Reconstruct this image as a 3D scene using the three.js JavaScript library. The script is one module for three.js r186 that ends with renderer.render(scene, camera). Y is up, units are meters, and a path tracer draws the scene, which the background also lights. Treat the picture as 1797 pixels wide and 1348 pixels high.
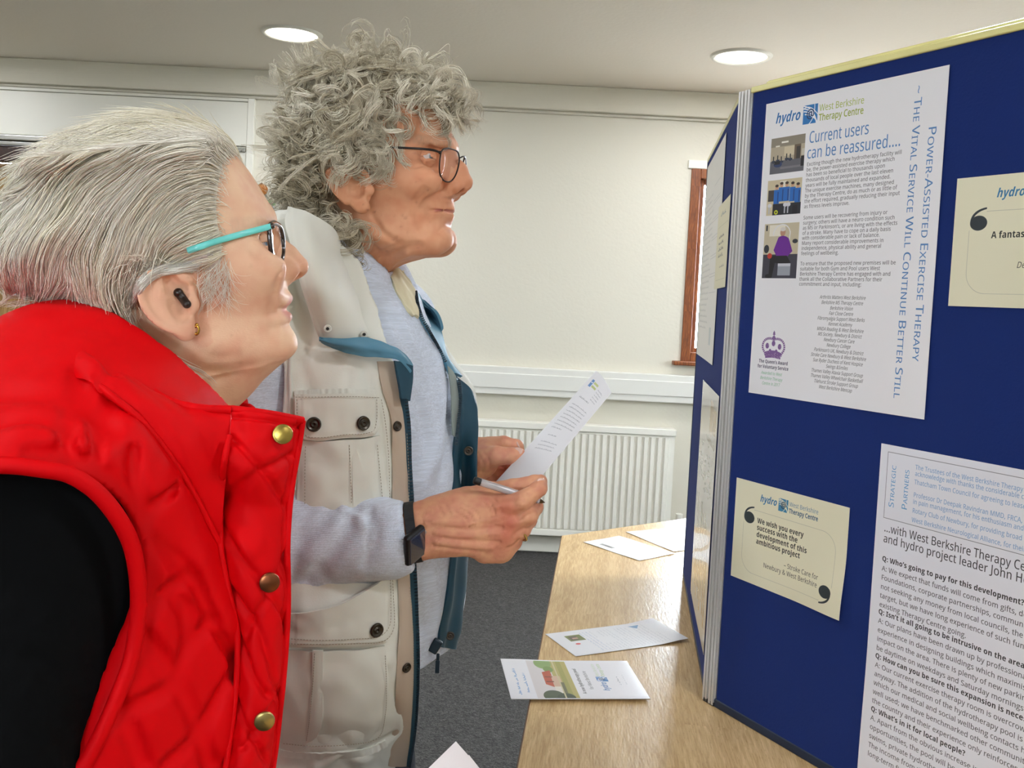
import * as THREE from 'three';
import { RoundedBoxGeometry } from 'three/addons/geometries/RoundedBoxGeometry.js';
import { mergeGeometries, mergeVertices } from 'three/addons/utils/BufferGeometryUtils.js';
import { ImprovedNoise } from 'three/addons/math/ImprovedNoise.js';
import { RectAreaLightUniformsLib } from 'three/addons/lights/RectAreaLightUniformsLib.js';

// ---------------------------------------------------------------- camera, sky, lights, exposure
const scene = new THREE.Scene();
const FW = 1797, FH = 1348, FOC = 1650, PX = 898.5, PY = 605.4, PITCH = -0.047, ROLL = -0.0504;
const EYE = new THREE.Vector3(0, 1.343, 0);
const camera = new THREE.PerspectiveCamera(2 * Math.atan(FH / 2 / FOC) * 180 / Math.PI, FW / FH, 0.05, 60);
const CAMROT = new THREE.Matrix4().makeRotationX(PITCH).multiply(new THREE.Matrix4().makeRotationZ(-ROLL));
camera.position.copy(EYE); camera.quaternion.setFromRotationMatrix(CAMROT);
camera.setViewOffset(FW, FH, 0, FH / 2 - PY, FW, FH);
scene.add(camera);
scene.background = new THREE.Color(0.80, 0.90, 1.0); scene.backgroundIntensity = 34.0; scene.environmentIntensity = 34.0;
const renderer = new THREE.WebGLRenderer({ antialias: true });
renderer.toneMapping = THREE.LinearToneMapping; renderer.toneMappingExposure = 1.0;
renderer.shadowMap.enabled = true;
RectAreaLightUniformsLib.init();
const DOWNLIGHT_NITS = 92, DOWNLIGHT_GLOW = 6;      // light of each ceiling downlight, and what the eye sees of its disc

// ---------------------------------------------------------------- small helpers
let seed_ = 12345;
function rnd() { seed_ = (seed_ + 0x6D2B79F5) | 0; let t = Math.imul(seed_ ^ (seed_ >>> 15), 1 | seed_); t = (t + Math.imul(t ^ (t >>> 7), 61 | t)) ^ t; return ((t ^ (t >>> 14)) >>> 0) / 4294967296; }
const reseed = (n) => { seed_ = n; };
const perlin = new ImprovedNoise();
const noise = (x, y, z) => perlin.noise(x, y, z);
const fbm = (x, y, z, o = 4) => { let s = 0, a = 0.5; for (let i = 0; i < o; i++) { s += a * perlin.noise(x, y, z); x = x * 2.03 + 7.1; y = y * 2.03 + 3.7; z = z * 2.03 + 1.3; a *= 0.5; } return s; };
const clamp = (x, a = 0, b = 1) => Math.max(a, Math.min(b, x));
const lerp = (a, b, t) => a + (b - a) * t;
const sstep = (a, b, x) => { const t = clamp((x - a) / (b - a)); return t * t * (3 - 2 * t); };
const V = (x, y, z) => new THREE.Vector3(x, y, z);
const rayOf = (px, py) => V((px - PX) / FOC, -(py - PY) / FOC, -1).applyMatrix4(CAMROT);       // direction with unit depth
const at = (px, py, z) => { const d = rayOf(px, py); return EYE.clone().addScaledVector(d, (z - EYE.z) / d.z); };  // the point of the plane at z
const atY = (px, py, y) => { const d = rayOf(px, py); return EYE.clone().addScaledVector(d, (y - EYE.y) / d.y); };
const names_ = {};
function numbered(n) { const k = names_[n] = (names_[n] ?? -1) + 1; return k ? n + '_' + String(k).padStart(3, '0') : n; }
function tag(o, label, category, group, kind) { if (label) o.userData.label = label; if (category) o.userData.category = category; if (group) o.userData.group = group; if (kind) o.userData.kind = kind; return o; }
function mesh(name, geo, mat, parent = scene, pos) {
  const m = new THREE.Mesh(geo, mat); m.name = parent === scene ? numbered(name) : name; m.castShadow = m.receiveShadow = true;
  if (pos) m.position.set(...pos); parent.add(m); return m;
}
function group(name, pos, turn = 0) { const g = new THREE.Group(); g.name = numbered(name); if (pos) g.position.set(...pos); g.rotation.y = turn; scene.add(g); return g; }
const struct = (name, geo, mat, parent = scene, pos) => { const m = mesh(name, geo, mat, parent, pos); if (parent === scene) m.userData.kind = 'structure'; return m; };
const bx = (w, h, d, x = 0, y = 0, z = 0) => { const g = new THREE.BoxGeometry(w, h, d); g.translate(x, y, z); return g; };
const rbx = (w, h, d, r, x = 0, y = 0, z = 0, s = 2) => { const g = new RoundedBoxGeometry(w, h, d, s, r); g.translate(x, y, z); return g; };
const span = (x0, x1, y0, y1, z0, z1) => bx(x1 - x0, y1 - y0, z1 - z0, (x0 + x1) / 2, (y0 + y1) / 2, (z0 + z1) / 2);
const rspan = (x0, x1, y0, y1, z0, z1, r) => rbx(x1 - x0, y1 - y0, z1 - z0, r, (x0 + x1) / 2, (y0 + y1) / 2, (z0 + z1) / 2);
const merge = (l) => mergeGeometries(l.map((g) => { const q = g.index ? g.toNonIndexed() : g; for (const k of Object.keys(q.attributes)) if (!['position', 'normal', 'uv'].includes(k)) q.deleteAttribute(k); return q; }));
const tube = (pts, r, seg = 40, rad = 8, closed = false) => new THREE.TubeGeometry(new THREE.CatmullRomCurve3(pts, closed, 'centripetal'), seg, r, rad, closed);

// ---------------------------------------------------------------- materials and textures
const std = (o) => new THREE.MeshStandardMaterial({ roughness: 0.6, ...o });
const phys = (o) => new THREE.MeshPhysicalMaterial({ roughness: 0.6, ...o });
function canvasTex(w, h, draw, srgb = true) {
  const c = document.createElement('canvas'); c.width = w; c.height = h; const g = c.getContext('2d'); draw(g, w, h);
  const t = new THREE.CanvasTexture(c); if (srgb) t.colorSpace = THREE.SRGBColorSpace; t.anisotropy = 8; return t;
}
function dataTex(n, fn, srgb, rep, nh = n) {
  const a = new Uint8Array(n * nh * 4);
  for (let j = 0; j < nh; j++) for (let i = 0; i < n; i++) { const v = fn(i / n, j / nh, i, j), k = (j * n + i) * 4; if (typeof v === 'number') a[k] = a[k + 1] = a[k + 2] = clamp(v) * 255; else { a[k] = clamp(v[0]) * 255; a[k + 1] = clamp(v[1]) * 255; a[k + 2] = clamp(v[2]) * 255; } a[k + 3] = 255; }
  const t = new THREE.DataTexture(a, n, nh); t.wrapS = t.wrapT = THREE.RepeatWrapping; t.magFilter = THREE.LinearFilter; t.minFilter = THREE.LinearMipmapLinearFilter; t.generateMipmaps = true;
  if (srgb) t.colorSpace = THREE.SRGBColorSpace; if (rep) t.repeat.set(...rep); t.needsUpdate = true; return t;
}
// tileable value noise on a period
function tnoise(u, v, p, s = 0) {
  const h = (i, j) => { let n = Math.imul(((i % p) + p) % p + s * 131, 374761393) + Math.imul(((j % p) + p) % p + s * 57, 668265263); n = Math.imul(n ^ (n >>> 13), 1274126177); return ((n ^ (n >>> 16)) >>> 0) / 4294967296; };
  const x = u * p, y = v * p, i = Math.floor(x), j = Math.floor(y), fx = x - i, fy = y - j, a = fx * fx * (3 - 2 * fx), b = fy * fy * (3 - 2 * fy);
  return lerp(lerp(h(i, j), h(i + 1, j), a), lerp(h(i, j + 1), h(i + 1, j + 1), a), b);
}
const plasterBump = dataTex(256, (u, v) => 0.5 * tnoise(u, v, 64, 1) + 0.3 * tnoise(u, v, 128, 2) + 0.2 * tnoise(u, v, 24, 3), false, [1.5, 1.5]);
const M = {
  wall: std({ color: '#dcd8c8', roughness: 0.75, bumpMap: plasterBump, bumpScale: 0.0006 }),
  ceiling: std({ color: '#f0eadd', roughness: 0.85, bumpMap: plasterBump, bumpScale: 0.0006 }),
  whitePaint: std({ color: '#ecebdf', roughness: 0.42 }),
  whiteMetal: std({ color: '#efeee3', roughness: 0.35 }),
  trunking: std({ color: '#e4e4dc', roughness: 0.4 }),
  alu: std({ color: '#dededc', metalness: 0.6, roughness: 0.42 }),
  steel: std({ color: '#b9b9b4', metalness: 1, roughness: 0.28 }),
  darkPlastic: std({ color: '#17181a', roughness: 0.45 }),
  paper: std({ color: '#f2f2f0', roughness: 0.7 }),
  glass: phys({ color: '#ffffff', roughness: 0.02, transmission: 1, thickness: 0, ior: 1.5 }),
};
// uv in metres for boxes that carry a pattern
function uvMetres(g, k = 1) {
  const p = g.attributes.position, n = g.attributes.normal, uv = new Float32Array(p.count * 2);
  for (let i = 0; i < p.count; i++) {
    const ax = Math.abs(n.getX(i)), ay = Math.abs(n.getY(i)), az = Math.abs(n.getZ(i));
    const [u, v] = ay > ax && ay > az ? [p.getX(i), p.getZ(i)] : ax > az ? [p.getZ(i), p.getY(i)] : [p.getX(i), p.getY(i)];
    uv[2 * i] = u * k; uv[2 * i + 1] = v * k;
  }
  g.setAttribute('uv', new THREE.BufferAttribute(uv, 2)); return g;
}

// ---------------------------------------------------------------- the room
const BZ = -5.03, CEIL = 2.482, XL = -4.3, XR = 3.3, ZF = 3.2, TH = 0.2;
const carpetTex = dataTex(512, (u, v) => {
  const a = tnoise(u, v, 128, 1), b = tnoise(u, v, 256, 2), c = tnoise(u, v, 40, 4), s = tnoise(u * 0.5, v * 2, 128, 6);
  const l = 0.09 + 0.15 * a + 0.13 * b + 0.05 * c + 0.12 * s; return [l * 0.74, l * 0.73, l * 0.71];
}, true, [1.6, 1.6]);
const carpetBump = dataTex(256, (u, v) => 0.6 * tnoise(u, v, 128, 8) + 0.4 * tnoise(u, v, 64, 9), false, [4, 4]);
M.carpet = std({ map: carpetTex, roughness: 1, bumpMap: carpetBump, bumpScale: 0.003 });
struct('floor', uvMetres(span(XL - TH, XR + TH, -0.12, 0, BZ - TH, ZF + TH)), M.carpet);
struct('ceiling', uvMetres(span(XL - TH, XR + TH, CEIL, CEIL + 0.15, BZ - TH, ZF + TH)), M.ceiling);
struct('ground_outside', span(-16, 16, -0.4, -0.25, -22, 16), std({ color: '#8d8780', roughness: 1 }));
const WX0 = 0.935, WX1 = 2.15, WY0 = 1.075, WY1 = 2.06;      // window opening in the back wall
const HX1 = -1.80, HY0 = 1.06, HY1 = 2.03, HX0 = -3.7;       // serving hatch in the back wall
struct('wall_back', uvMetres(merge([
  span(XL - TH, HX0, 0, CEIL, BZ - TH, BZ), span(HX0, HX1, 0, HY0, BZ - TH, BZ), span(HX0, HX1, HY1, CEIL, BZ - TH, BZ), span(HX1, WX0, 0, CEIL, BZ - TH, BZ),
  span(WX0, WX1, 0, WY0, BZ - TH, BZ), span(WX0, WX1, WY1, CEIL, BZ - TH, BZ), span(WX1, XR + TH, 0, CEIL, BZ - TH, BZ)])), M.wall);
struct('wall_left', uvMetres(span(XL - TH, XL, 0, CEIL, BZ, ZF)), M.wall);
// right wall with two windows, wall behind the camera
const RW = [[-3.5, -2.4]];
{
  const g = [span(XR, XR + TH, 0, 0.95, BZ, ZF), span(XR, XR + TH, 2.1, CEIL, BZ, ZF)];
  let z = BZ; for (const [a, b] of RW) { g.push(span(XR, XR + TH, 0.95, 2.1, z, a)); z = b; } g.push(span(XR, XR + TH, 0.95, 2.1, z, ZF));
  struct('wall_right', uvMetres(merge(g)), M.wall);
}
const FX0 = -1.5, FX1 = -0.3, FY0 = 1.0, FY1 = 1.75;                                   // window behind the camera: its cool light falls on the near sides
struct('wall_front', uvMetres(merge([span(XL - TH, FX0, 0, CEIL, ZF, ZF + TH), span(FX1, XR + TH, 0, CEIL, ZF, ZF + TH), span(FX0, FX1, 0, FY0, ZF, ZF + TH), span(FX0, FX1, FY1, CEIL, ZF, ZF + TH)])), M.wall);
// boxed beam under the ceiling along the back wall, its shadow gap, and the skirting
struct('trim_1', rspan(XL, XR, 2.352, CEIL, BZ, BZ + 0.055, 0.006), M.wall);
struct('trim_2', rspan(XL, XR, 2.337, 2.352, BZ, BZ + 0.022, 0.004), M.wall);
struct('baseboard_back', merge([rspan(XL, XR, 0, 0.085, BZ, BZ + 0.018, 0.004), rspan(XL, XR, 0.085, 0.1, BZ, BZ + 0.012, 0.004)]), M.whitePaint);
// wooden window behind the board: frame, sill, pane
const woodTex = (c0, c1, rep, n = 256, k = 1) => dataTex(n, (u, v) => {
  const w = u + 0.02 * Math.sin(v * 6.283) + 0.03 * (tnoise(u, v, 4, 3) - 0.5), g = 0.5 * tnoise(w, v * 0.06, 96, 1) + 0.3 * tnoise(w, v * 0.12, 200, 2) + 0.2 * tnoise(w, v * 0.03, 20, 5), t = clamp((g - 0.5) * k * 1.8 + 0.5);
  return [lerp(c0[0], c1[0], t), lerp(c0[1], c1[1], t), lerp(c0[2], c1[2], t)];
}, true, rep);
M.windowWood = std({ map: woodTex([0.40, 0.20, 0.09], [0.62, 0.36, 0.17], [3, 3]), roughness: 0.45 });
M.darkWood = std({ map: woodTex([0.13, 0.06, 0.03], [0.24, 0.12, 0.06], [3, 3]), roughness: 0.4 });
const frameOf = (x0, x1, y0, y1, z0, z1, w) => merge([rspan(x0, x0 + w, y0, y1, z0, z1, 0.004), rspan(x1 - w, x1, y0, y1, z0, z1, 0.004), rspan(x0 + w, x1 - w, y0, y0 + w, z0, z1, 0.004), rspan(x0 + w, x1 - w, y1 - w, y1, z0, z1, 0.004)]);
{
  const w1 = group('window_1', [0, 0, 0]); w1.userData.kind = 'structure';
  const fr = uvMetres(frameOf(WX0 - 0.03, WX1 + 0.03, WY0 - 0.01, WY1 + 0.03, BZ - 0.10, BZ + 0.012, 0.05)); mesh('window_frame', fr, M.windowWood, w1);
  mesh('window_sash', uvMetres(merge([frameOf(WX0 + 0.02, (WX0 + WX1) / 2, WY0 + 0.035, WY1 - 0.02, BZ - 0.085, BZ - 0.03, 0.028), frameOf((WX0 + WX1) / 2, WX1 - 0.02, WY0 + 0.035, WY1 - 0.02, BZ - 0.085, BZ - 0.03, 0.028)])), M.windowWood, w1);
  mesh('window_sill', uvMetres(rspan(WX0 - 0.075, WX1 + 0.075, WY0 - 0.03, WY0 - 0.008, BZ - 0.05, BZ + 0.055, 0.006)), M.windowWood, w1);
  mesh('window_lintel', rspan(WX0 - 0.05, WX1 + 0.05, WY1 + 0.03, WY1 + 0.075, BZ - 0.05, BZ + 0.012, 0.004), M.whitePaint, w1);
  mesh('pane', span(WX0 + 0.045, (WX0 + WX1) / 2 - 0.026, WY0 + 0.06, WY1 - 0.045, BZ - 0.060, BZ - 0.056), M.glass, w1);
  mesh('pane', span((WX0 + WX1) / 2 + 0.026, WX1 - 0.045, WY0 + 0.06, WY1 - 0.045, BZ - 0.060, BZ - 0.056), M.glass, w1);
  { const w = group('window_3', [0, 0, 0]); w.userData.kind = 'structure'; mesh('window_frame', uvMetres(merge([frameOf(FX0, FX1, FY0, FY1, ZF + 0.04, ZF + 0.1, 0.06), span((FX0 + FX1) / 2 - 0.03, (FX0 + FX1) / 2 + 0.03, FY0 + 0.06, FY1 - 0.06, ZF + 0.04, ZF + 0.1)])), M.windowWood, w); for (const k of [0, 1]) mesh('pane', span(lerp(FX0, FX1, k / 2) + (k ? 0.03 : 0.06), lerp(FX0, FX1, (k + 1) / 2) - (k ? 0.06 : 0.03), FY0 + 0.06, FY1 - 0.06, ZF + 0.068, ZF + 0.072), M.glass, w); }
  RW.forEach(([a, b], i) => {
    const w = group('window_' + (i + 2), [0, 0, 0]); w.userData.kind = 'structure';
    const side = (u0, u1, y0, y1, d0, d1) => span(XR + d0, XR + d1, y0, y1, u0, u1), m = (a + b) / 2;
    mesh('window_frame', uvMetres(merge([side(a, a + 0.06, 0.95, 2.1, 0.02, 0.1), side(b - 0.06, b, 0.95, 2.1, 0.02, 0.1), side(m - 0.04, m + 0.04, 0.95, 2.1, 0.02, 0.1), side(a, b, 0.95, 1.01, 0.02, 0.1), side(a, b, 2.04, 2.1, 0.02, 0.1)])), M.windowWood, w);
    mesh('pane', side(a + 0.06, m - 0.04, 1.01, 2.04, 0.055, 0.059), M.glass, w); mesh('pane', side(m + 0.04, b - 0.06, 1.01, 2.04, 0.055, 0.059), M.glass, w);
  });
}
// ceiling downlights
{
  M.lamp = std({ color: '#ffffff', emissive: '#fff6e6', emissiveIntensity: DOWNLIGHT_GLOW, roughness: 0.5 });
  const ring = new THREE.LatheGeometry([[0.112, 0], [0.114, -0.008], [0.122, -0.011], [0.132, -0.008], [0.137, 0]].map((p) => new THREE.Vector2(...p)), 48);
  const disc = new THREE.CylinderGeometry(0.113, 0.113, 0.004, 48); disc.translate(0, -0.003, 0);
  const labels = { '-1.05': 'round recessed ceiling downlight above the curly haired person, left of two in view', '0.956': 'round recessed ceiling downlight above the blue display board, right of two in view' };
  for (const z of [-4.25, -2.2, -0.15, 1.9]) for (const x of [-3.05, -1.05, 0.956, 2.6]) {
    const vis = z === -4.25 && labels[String(x)], t = group('ceiling_light', [x, CEIL, z]);
    tag(t, vis || 'round recessed ceiling downlight outside the picture', 'ceiling light', vis ? 'ceiling downlights in view' : 'ceiling downlights out of view');
    mesh('light_ring', ring, M.whiteMetal, t); mesh('diffuser', disc, M.lamp, t);
    const l = new THREE.RectAreaLight('#f5f8ff', DOWNLIGHT_NITS, 0.2, 0.2); l.position.set(x, CEIL - 0.02, z); l.rotation.x = -Math.PI / 2; scene.add(l);
  }
}
// radiator with its fins, bracket and pipe valve
{
  const x0 = -1.05, x1 = 0.885, y0 = 0.115, y1 = 0.70, zb = BZ + 0.04, zf = BZ + 0.10;
  const t = tag(group('radiator', [0, 0, 0]), 'long white ribbed panel radiator low on the back wall', 'radiator');
  mesh('panel', merge([span(x0, x1, y0, y1, zb, zf - 0.008)]), M.whiteMetal, t);
  mesh('top_grille', merge([rspan(x0 - 0.005, x1 + 0.005, y1 - 0.028, y1 + 0.008, zb - 0.02, zf + 0.006, 0.005)]), M.whiteMetal, t);
  mesh('bottom_rail', rspan(x0, x1, y0 - 0.006, y0 + 0.03, zb, zf + 0.002, 0.005), M.whiteMetal, t);
  const pitch = 0.0365, s = new THREE.Shape(); s.moveTo(-0.014, 0); s.lineTo(-0.009, 0.012); s.lineTo(0.009, 0.012); s.lineTo(0.014, 0); s.closePath();
  const rib = new THREE.ExtrudeGeometry(s, { depth: y1 - y0 - 0.075, bevelEnabled: false }); rib.rotateX(Math.PI / 2); rib.translate(0, y1 - y0 - 0.075, 0);
  for (let x = x0 + 0.03; x < x1 - 0.02; x += pitch) mesh('rib', rib, M.whiteMetal, t, [x, y0 + 0.035, zf - 0.008]);
  mesh('valve', merge([new THREE.CylinderGeometry(0.018, 0.018, 0.06, 16).translate(x1 + 0.05, 0.225, zb + 0.03), new THREE.CylinderGeometry(0.008, 0.008, 0.2, 12).translate(x1 + 0.05, 0.1, zb + 0.03), new THREE.CylinderGeometry(0.007, 0.007, 0.06, 12).rotateZ(Math.PI / 2).translate(x1 + 0.022, 0.2, zb + 0.03)]), M.whiteMetal, t);
}
// dado trunking above the radiator
{
  const t = tag(group('cable_trunking', [0, 0, 0]), 'white plastic cable trunking running along the back wall above the radiator', 'trunking');
  mesh('trunking_body', rspan(-1.40, XR - 0.005, 0.842, 0.992, BZ + 0.002, BZ + 0.05, 0.006), M.trunking, t);
  mesh('lid', rspan(-1.40, XR - 0.005, 0.877, 0.957, BZ + 0.046, BZ + 0.056, 0.004), M.trunking, t);
}
// white boxed panel over the serving hatch, its grey rail, the dark hatch behind
{
  const t = tag(group('hatch_panel', [0, 0, 0]), 'white boxed panel with a grey metal rail above the dark serving hatch', 'panel');
  mesh('panel', rspan(XL, -1.452, 2.085, 2.315, BZ, BZ + 0.03, 0.004), M.whitePaint, t);
  mesh('post', rspan(-1.452, -1.415, 1.0, 2.335, BZ, BZ + 0.035, 0.004), M.whitePaint, t);
  mesh('lower_panel', rspan(-1.79, -1.452, 1.0, 2.083, BZ, BZ + 0.02, 0.004), M.whitePaint, t);
  mesh('top_strip', rspan(XL, -1.43, 2.318, 2.334, BZ, BZ + 0.03, 0.003), M.whitePaint, t);
  const rail = mesh('rail', merge([rspan(XL, -1.80, 2.052, 2.083, BZ, BZ + 0.05, 0.006), rspan(XL, -1.80, 2.028, 2.05, BZ, BZ + 0.035, 0.005)]), M.steel, t); rail.userData.label = 'grey metal rail';
  const h = tag(group('serving_hatch', [0, 0, 0]), 'dark brown wooden hatch frame behind the white haired person', 'hatch');
  mesh('head_rail', uvMetres(rspan(HX0, HX1, 1.945, 2.026, BZ - 0.06, BZ + 0.015, 0.005)), M.darkWood, h);
  mesh('side_post', uvMetres(rspan(HX1 - 0.06, HX1, HY0, 1.945, BZ - 0.06, BZ + 0.015, 0.005)), M.darkWood, h);
  mesh('side_post', uvMetres(rspan(HX0, HX0 + 0.06, HY0, 1.945, BZ - 0.06, BZ + 0.015, 0.005)), M.darkWood, h);
  mesh('shutter', uvMetres(span(HX0 + 0.06, HX1 - 0.06, HY0, 1.945, BZ - 0.12, BZ - 0.09)), std({ map: woodTex([0.50, 0.38, 0.20], [0.66, 0.53, 0.33], [2, 2]), roughness: 0.7 }), h);
}
// small brown seed head with a green tag on the wall
{
  const c = at(459, 333, BZ + 0.05), t = tag(group('seed_head', [c.x, c.y, BZ + 0.05]), 'small round brown seed head on a stalk with a green tag by the wall post', 'ornament');
  const ball = new THREE.IcosahedronGeometry(0.032, 4), p = ball.attributes.position; for (let i = 0; i < p.count; i++) { const v = V().fromBufferAttribute(p, i), k = 1 + 0.07 * Math.cos(Math.atan2(v.z, v.x) * 14) * (1 - Math.abs(v.y) / 0.04); p.setXYZ(i, v.x * k, v.y * 0.95, v.z * k); } ball.computeVertexNormals();
  mesh('head', ball, std({ color: '#a5652a', roughness: 0.7 }), t);
  mesh('crown', new THREE.ConeGeometry(0.016, 0.012, 12).translate(0, 0.032, 0), std({ color: '#6b4118' }), t);
  mesh('stem', tube([V(0, -0.03, 0), V(-0.012, -0.07, 0), V(-0.02, -0.16, -0.01)], 0.003, 12, 6), std({ color: '#5d6b2a' }), t);
  mesh('tag', rspan(0.004, 0.075, -0.078, -0.052, -0.002, 0.002, 0.001), std({ color: '#5fa84a' }), t);
  mesh('card', rspan(0.0, 0.07, -0.125, -0.085, -0.004, 0, 0.001), std({ color: '#b9d2df' }), t);
  const c2 = at(434, 334, BZ + 0.075), b = tag(group('seed_head', [c2.x, c2.y, BZ + 0.075]), 'second brown seed head half hidden behind the white haired forehead', 'ornament');
  mesh('head', ball, std({ color: '#8a5a33', roughness: 0.7 }), b); mesh('stem', tube([V(0, -0.03, 0), V(0.004, -0.07, 0), V(0.01, -0.16, -0.01)], 0.003, 12, 6), std({ color: '#5d6b2a' }), b);
  const k = at(412, 261, BZ + 0.05), hk = tag(group('wall_hook', [k.x, k.y, BZ]), 'small grey hook on the white panel above the forehead', 'hook');
  mesh('plate', rspan(0.0, 0.05, -0.012, 0.012, 0.02, 0.03, 0.003), std({ color: '#9c9c92', roughness: 0.5 }), hk);
  mesh('arm', tube([V(0.03, 0, 0.03), V(0, -0.012, 0.045), V(-0.04, 0.004, 0.05), V(-0.06, 0.02, 0.045)], 0.007, 20, 8), std({ color: '#8d8d84', roughness: 0.5 }), hk);
}
// ---------------------------------------------------------------- table
const TY = 0.74;
const tableTex = dataTex(1024, (u, v) => {
  const w = u + 0.02 * (tnoise(u, v, 3, 3) - 0.5), f = tnoise(w, v * 0.055, 400, 1), m = tnoise(w, v * 0.10, 150, 2), l = tnoise(w, v * 0.02, 18, 5), fl = tnoise(u, v * 0.12, 512, 9), pore = fl > 0.76 ? -0.22 : 0;
  const t = clamp(0.5 + (f - 0.5) * 0.5 + (m - 0.5) * 0.4 + (l - 0.5) * 0.35 + pore);
  return [lerp(0.74, 0.92, t), lerp(0.61, 0.80, t), lerp(0.41, 0.60, t)];
}, true, [2.2, 2.2]);
const tableBump = dataTex(512, (u, v) => 0.6 * tnoise(u, v * 0.12, 400, 9) + 0.4 * tnoise(u, v * 0.2, 128, 4), false, [2.2, 2.2]);
M.tableTop = phys({ map: tableTex, roughness: 0.27, bumpMap: tableBump, bumpScale: 0.0002, specularIntensity: 1 });
M.tableEdge = std({ color: '#6d4a24', roughness: 0.5 });
{
  const P = [[0.153, -2.419], [-0.078, -0.06], [1.05, 0.05], [1.35, -2.2], [1.0, -3.05]];
  const s = new THREE.Shape(P.map(([x, z]) => new THREE.Vector2(x, -z)));
  const g = new THREE.ExtrudeGeometry(s, { depth: 0.022, bevelEnabled: true, bevelThickness: 0.0025, bevelSize: 0.0025, bevelOffset: -0.0025, bevelSegments: 3 });
  g.rotateX(-Math.PI / 2); g.translate(0, TY - 0.0245, 0);
  // grain runs along the table's long side
  const p = g.attributes.position, uv = g.attributes.uv, a = -0.098; for (let i = 0; i < p.count; i++) { const x = p.getX(i), z = p.getZ(i); uv.setXY(i, x * Math.cos(a) - z * Math.sin(a), x * Math.sin(a) + z * Math.cos(a)); }
  const t = tag(group('table', [0, 0, 0]), 'pale oak veneer table with a slanted end carrying the display board', 'table');
  mesh('tabletop', g, [M.tableTop, M.tableEdge], t);
  const leg = new THREE.CylinderGeometry(0.022, 0.022, TY - 0.025, 20);
  for (const [x, z] of [[0.22, -2.32], [0.05, -0.16], [0.95, -0.08], [1.22, -2.15]]) mesh('leg', leg, M.alu, t, [x, (TY - 0.025) / 2, z]);
  const rail = (a, b) => { const d = V(b[0] - a[0], 0, b[1] - a[1]), L = d.length(), q = bx(L, 0.05, 0.02); q.rotateY(-Math.atan2(d.z, d.x)); q.translate((a[0] + b[0]) / 2, TY - 0.05, (a[1] + b[1]) / 2); return q; };
  mesh('under_frame', merge([rail([0.22, -2.32], [0.05, -0.16]), rail([0.05, -0.16], [0.95, -0.08]), rail([0.95, -0.08], [1.22, -2.15]), rail([1.22, -2.15], [0.22, -2.32])]), M.alu, t);
}
// ---------------------------------------------------------------- display board: two hinged blue panels standing on the table
const HB = V(0.3362, 1.6751, -1.4095), AZ = 0.5151, BH = 1.6751 - TY;   // top of the hinge edge of the near panel's face
const bd = V(Math.sin(AZ), 0, Math.cos(AZ)), bn = V(-bd.z, 0, bd.x);     // along the near panel towards the camera; its face normal
const p2a = V(0.3294, TY, -1.4459), p2d = V(0.41305 - 0.3294, 0, -2.0998 + 1.4459).normalize(), p2n = V(p2d.z, 0, -p2d.x);
const feltBump = dataTex(256, (u, v) => tnoise(u, v, 128, 3) * 0.5 + tnoise(u, v, 64, 4) * 0.5, false, [6, 6]);
M.felt = phys({ color: '#00246a', roughness: 0.95, bumpMap: feltBump, bumpScale: 0.00015, sheen: 0.08, sheenColor: new THREE.Color('#2a57a8'), sheenRoughness: 0.6 });
M.navy = std({ color: '#14263f', roughness: 0.5 });
M.yellowTrim = phys({ color: '#efe9a0', roughness: 0.25, clearcoat: 0.5 });
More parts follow.
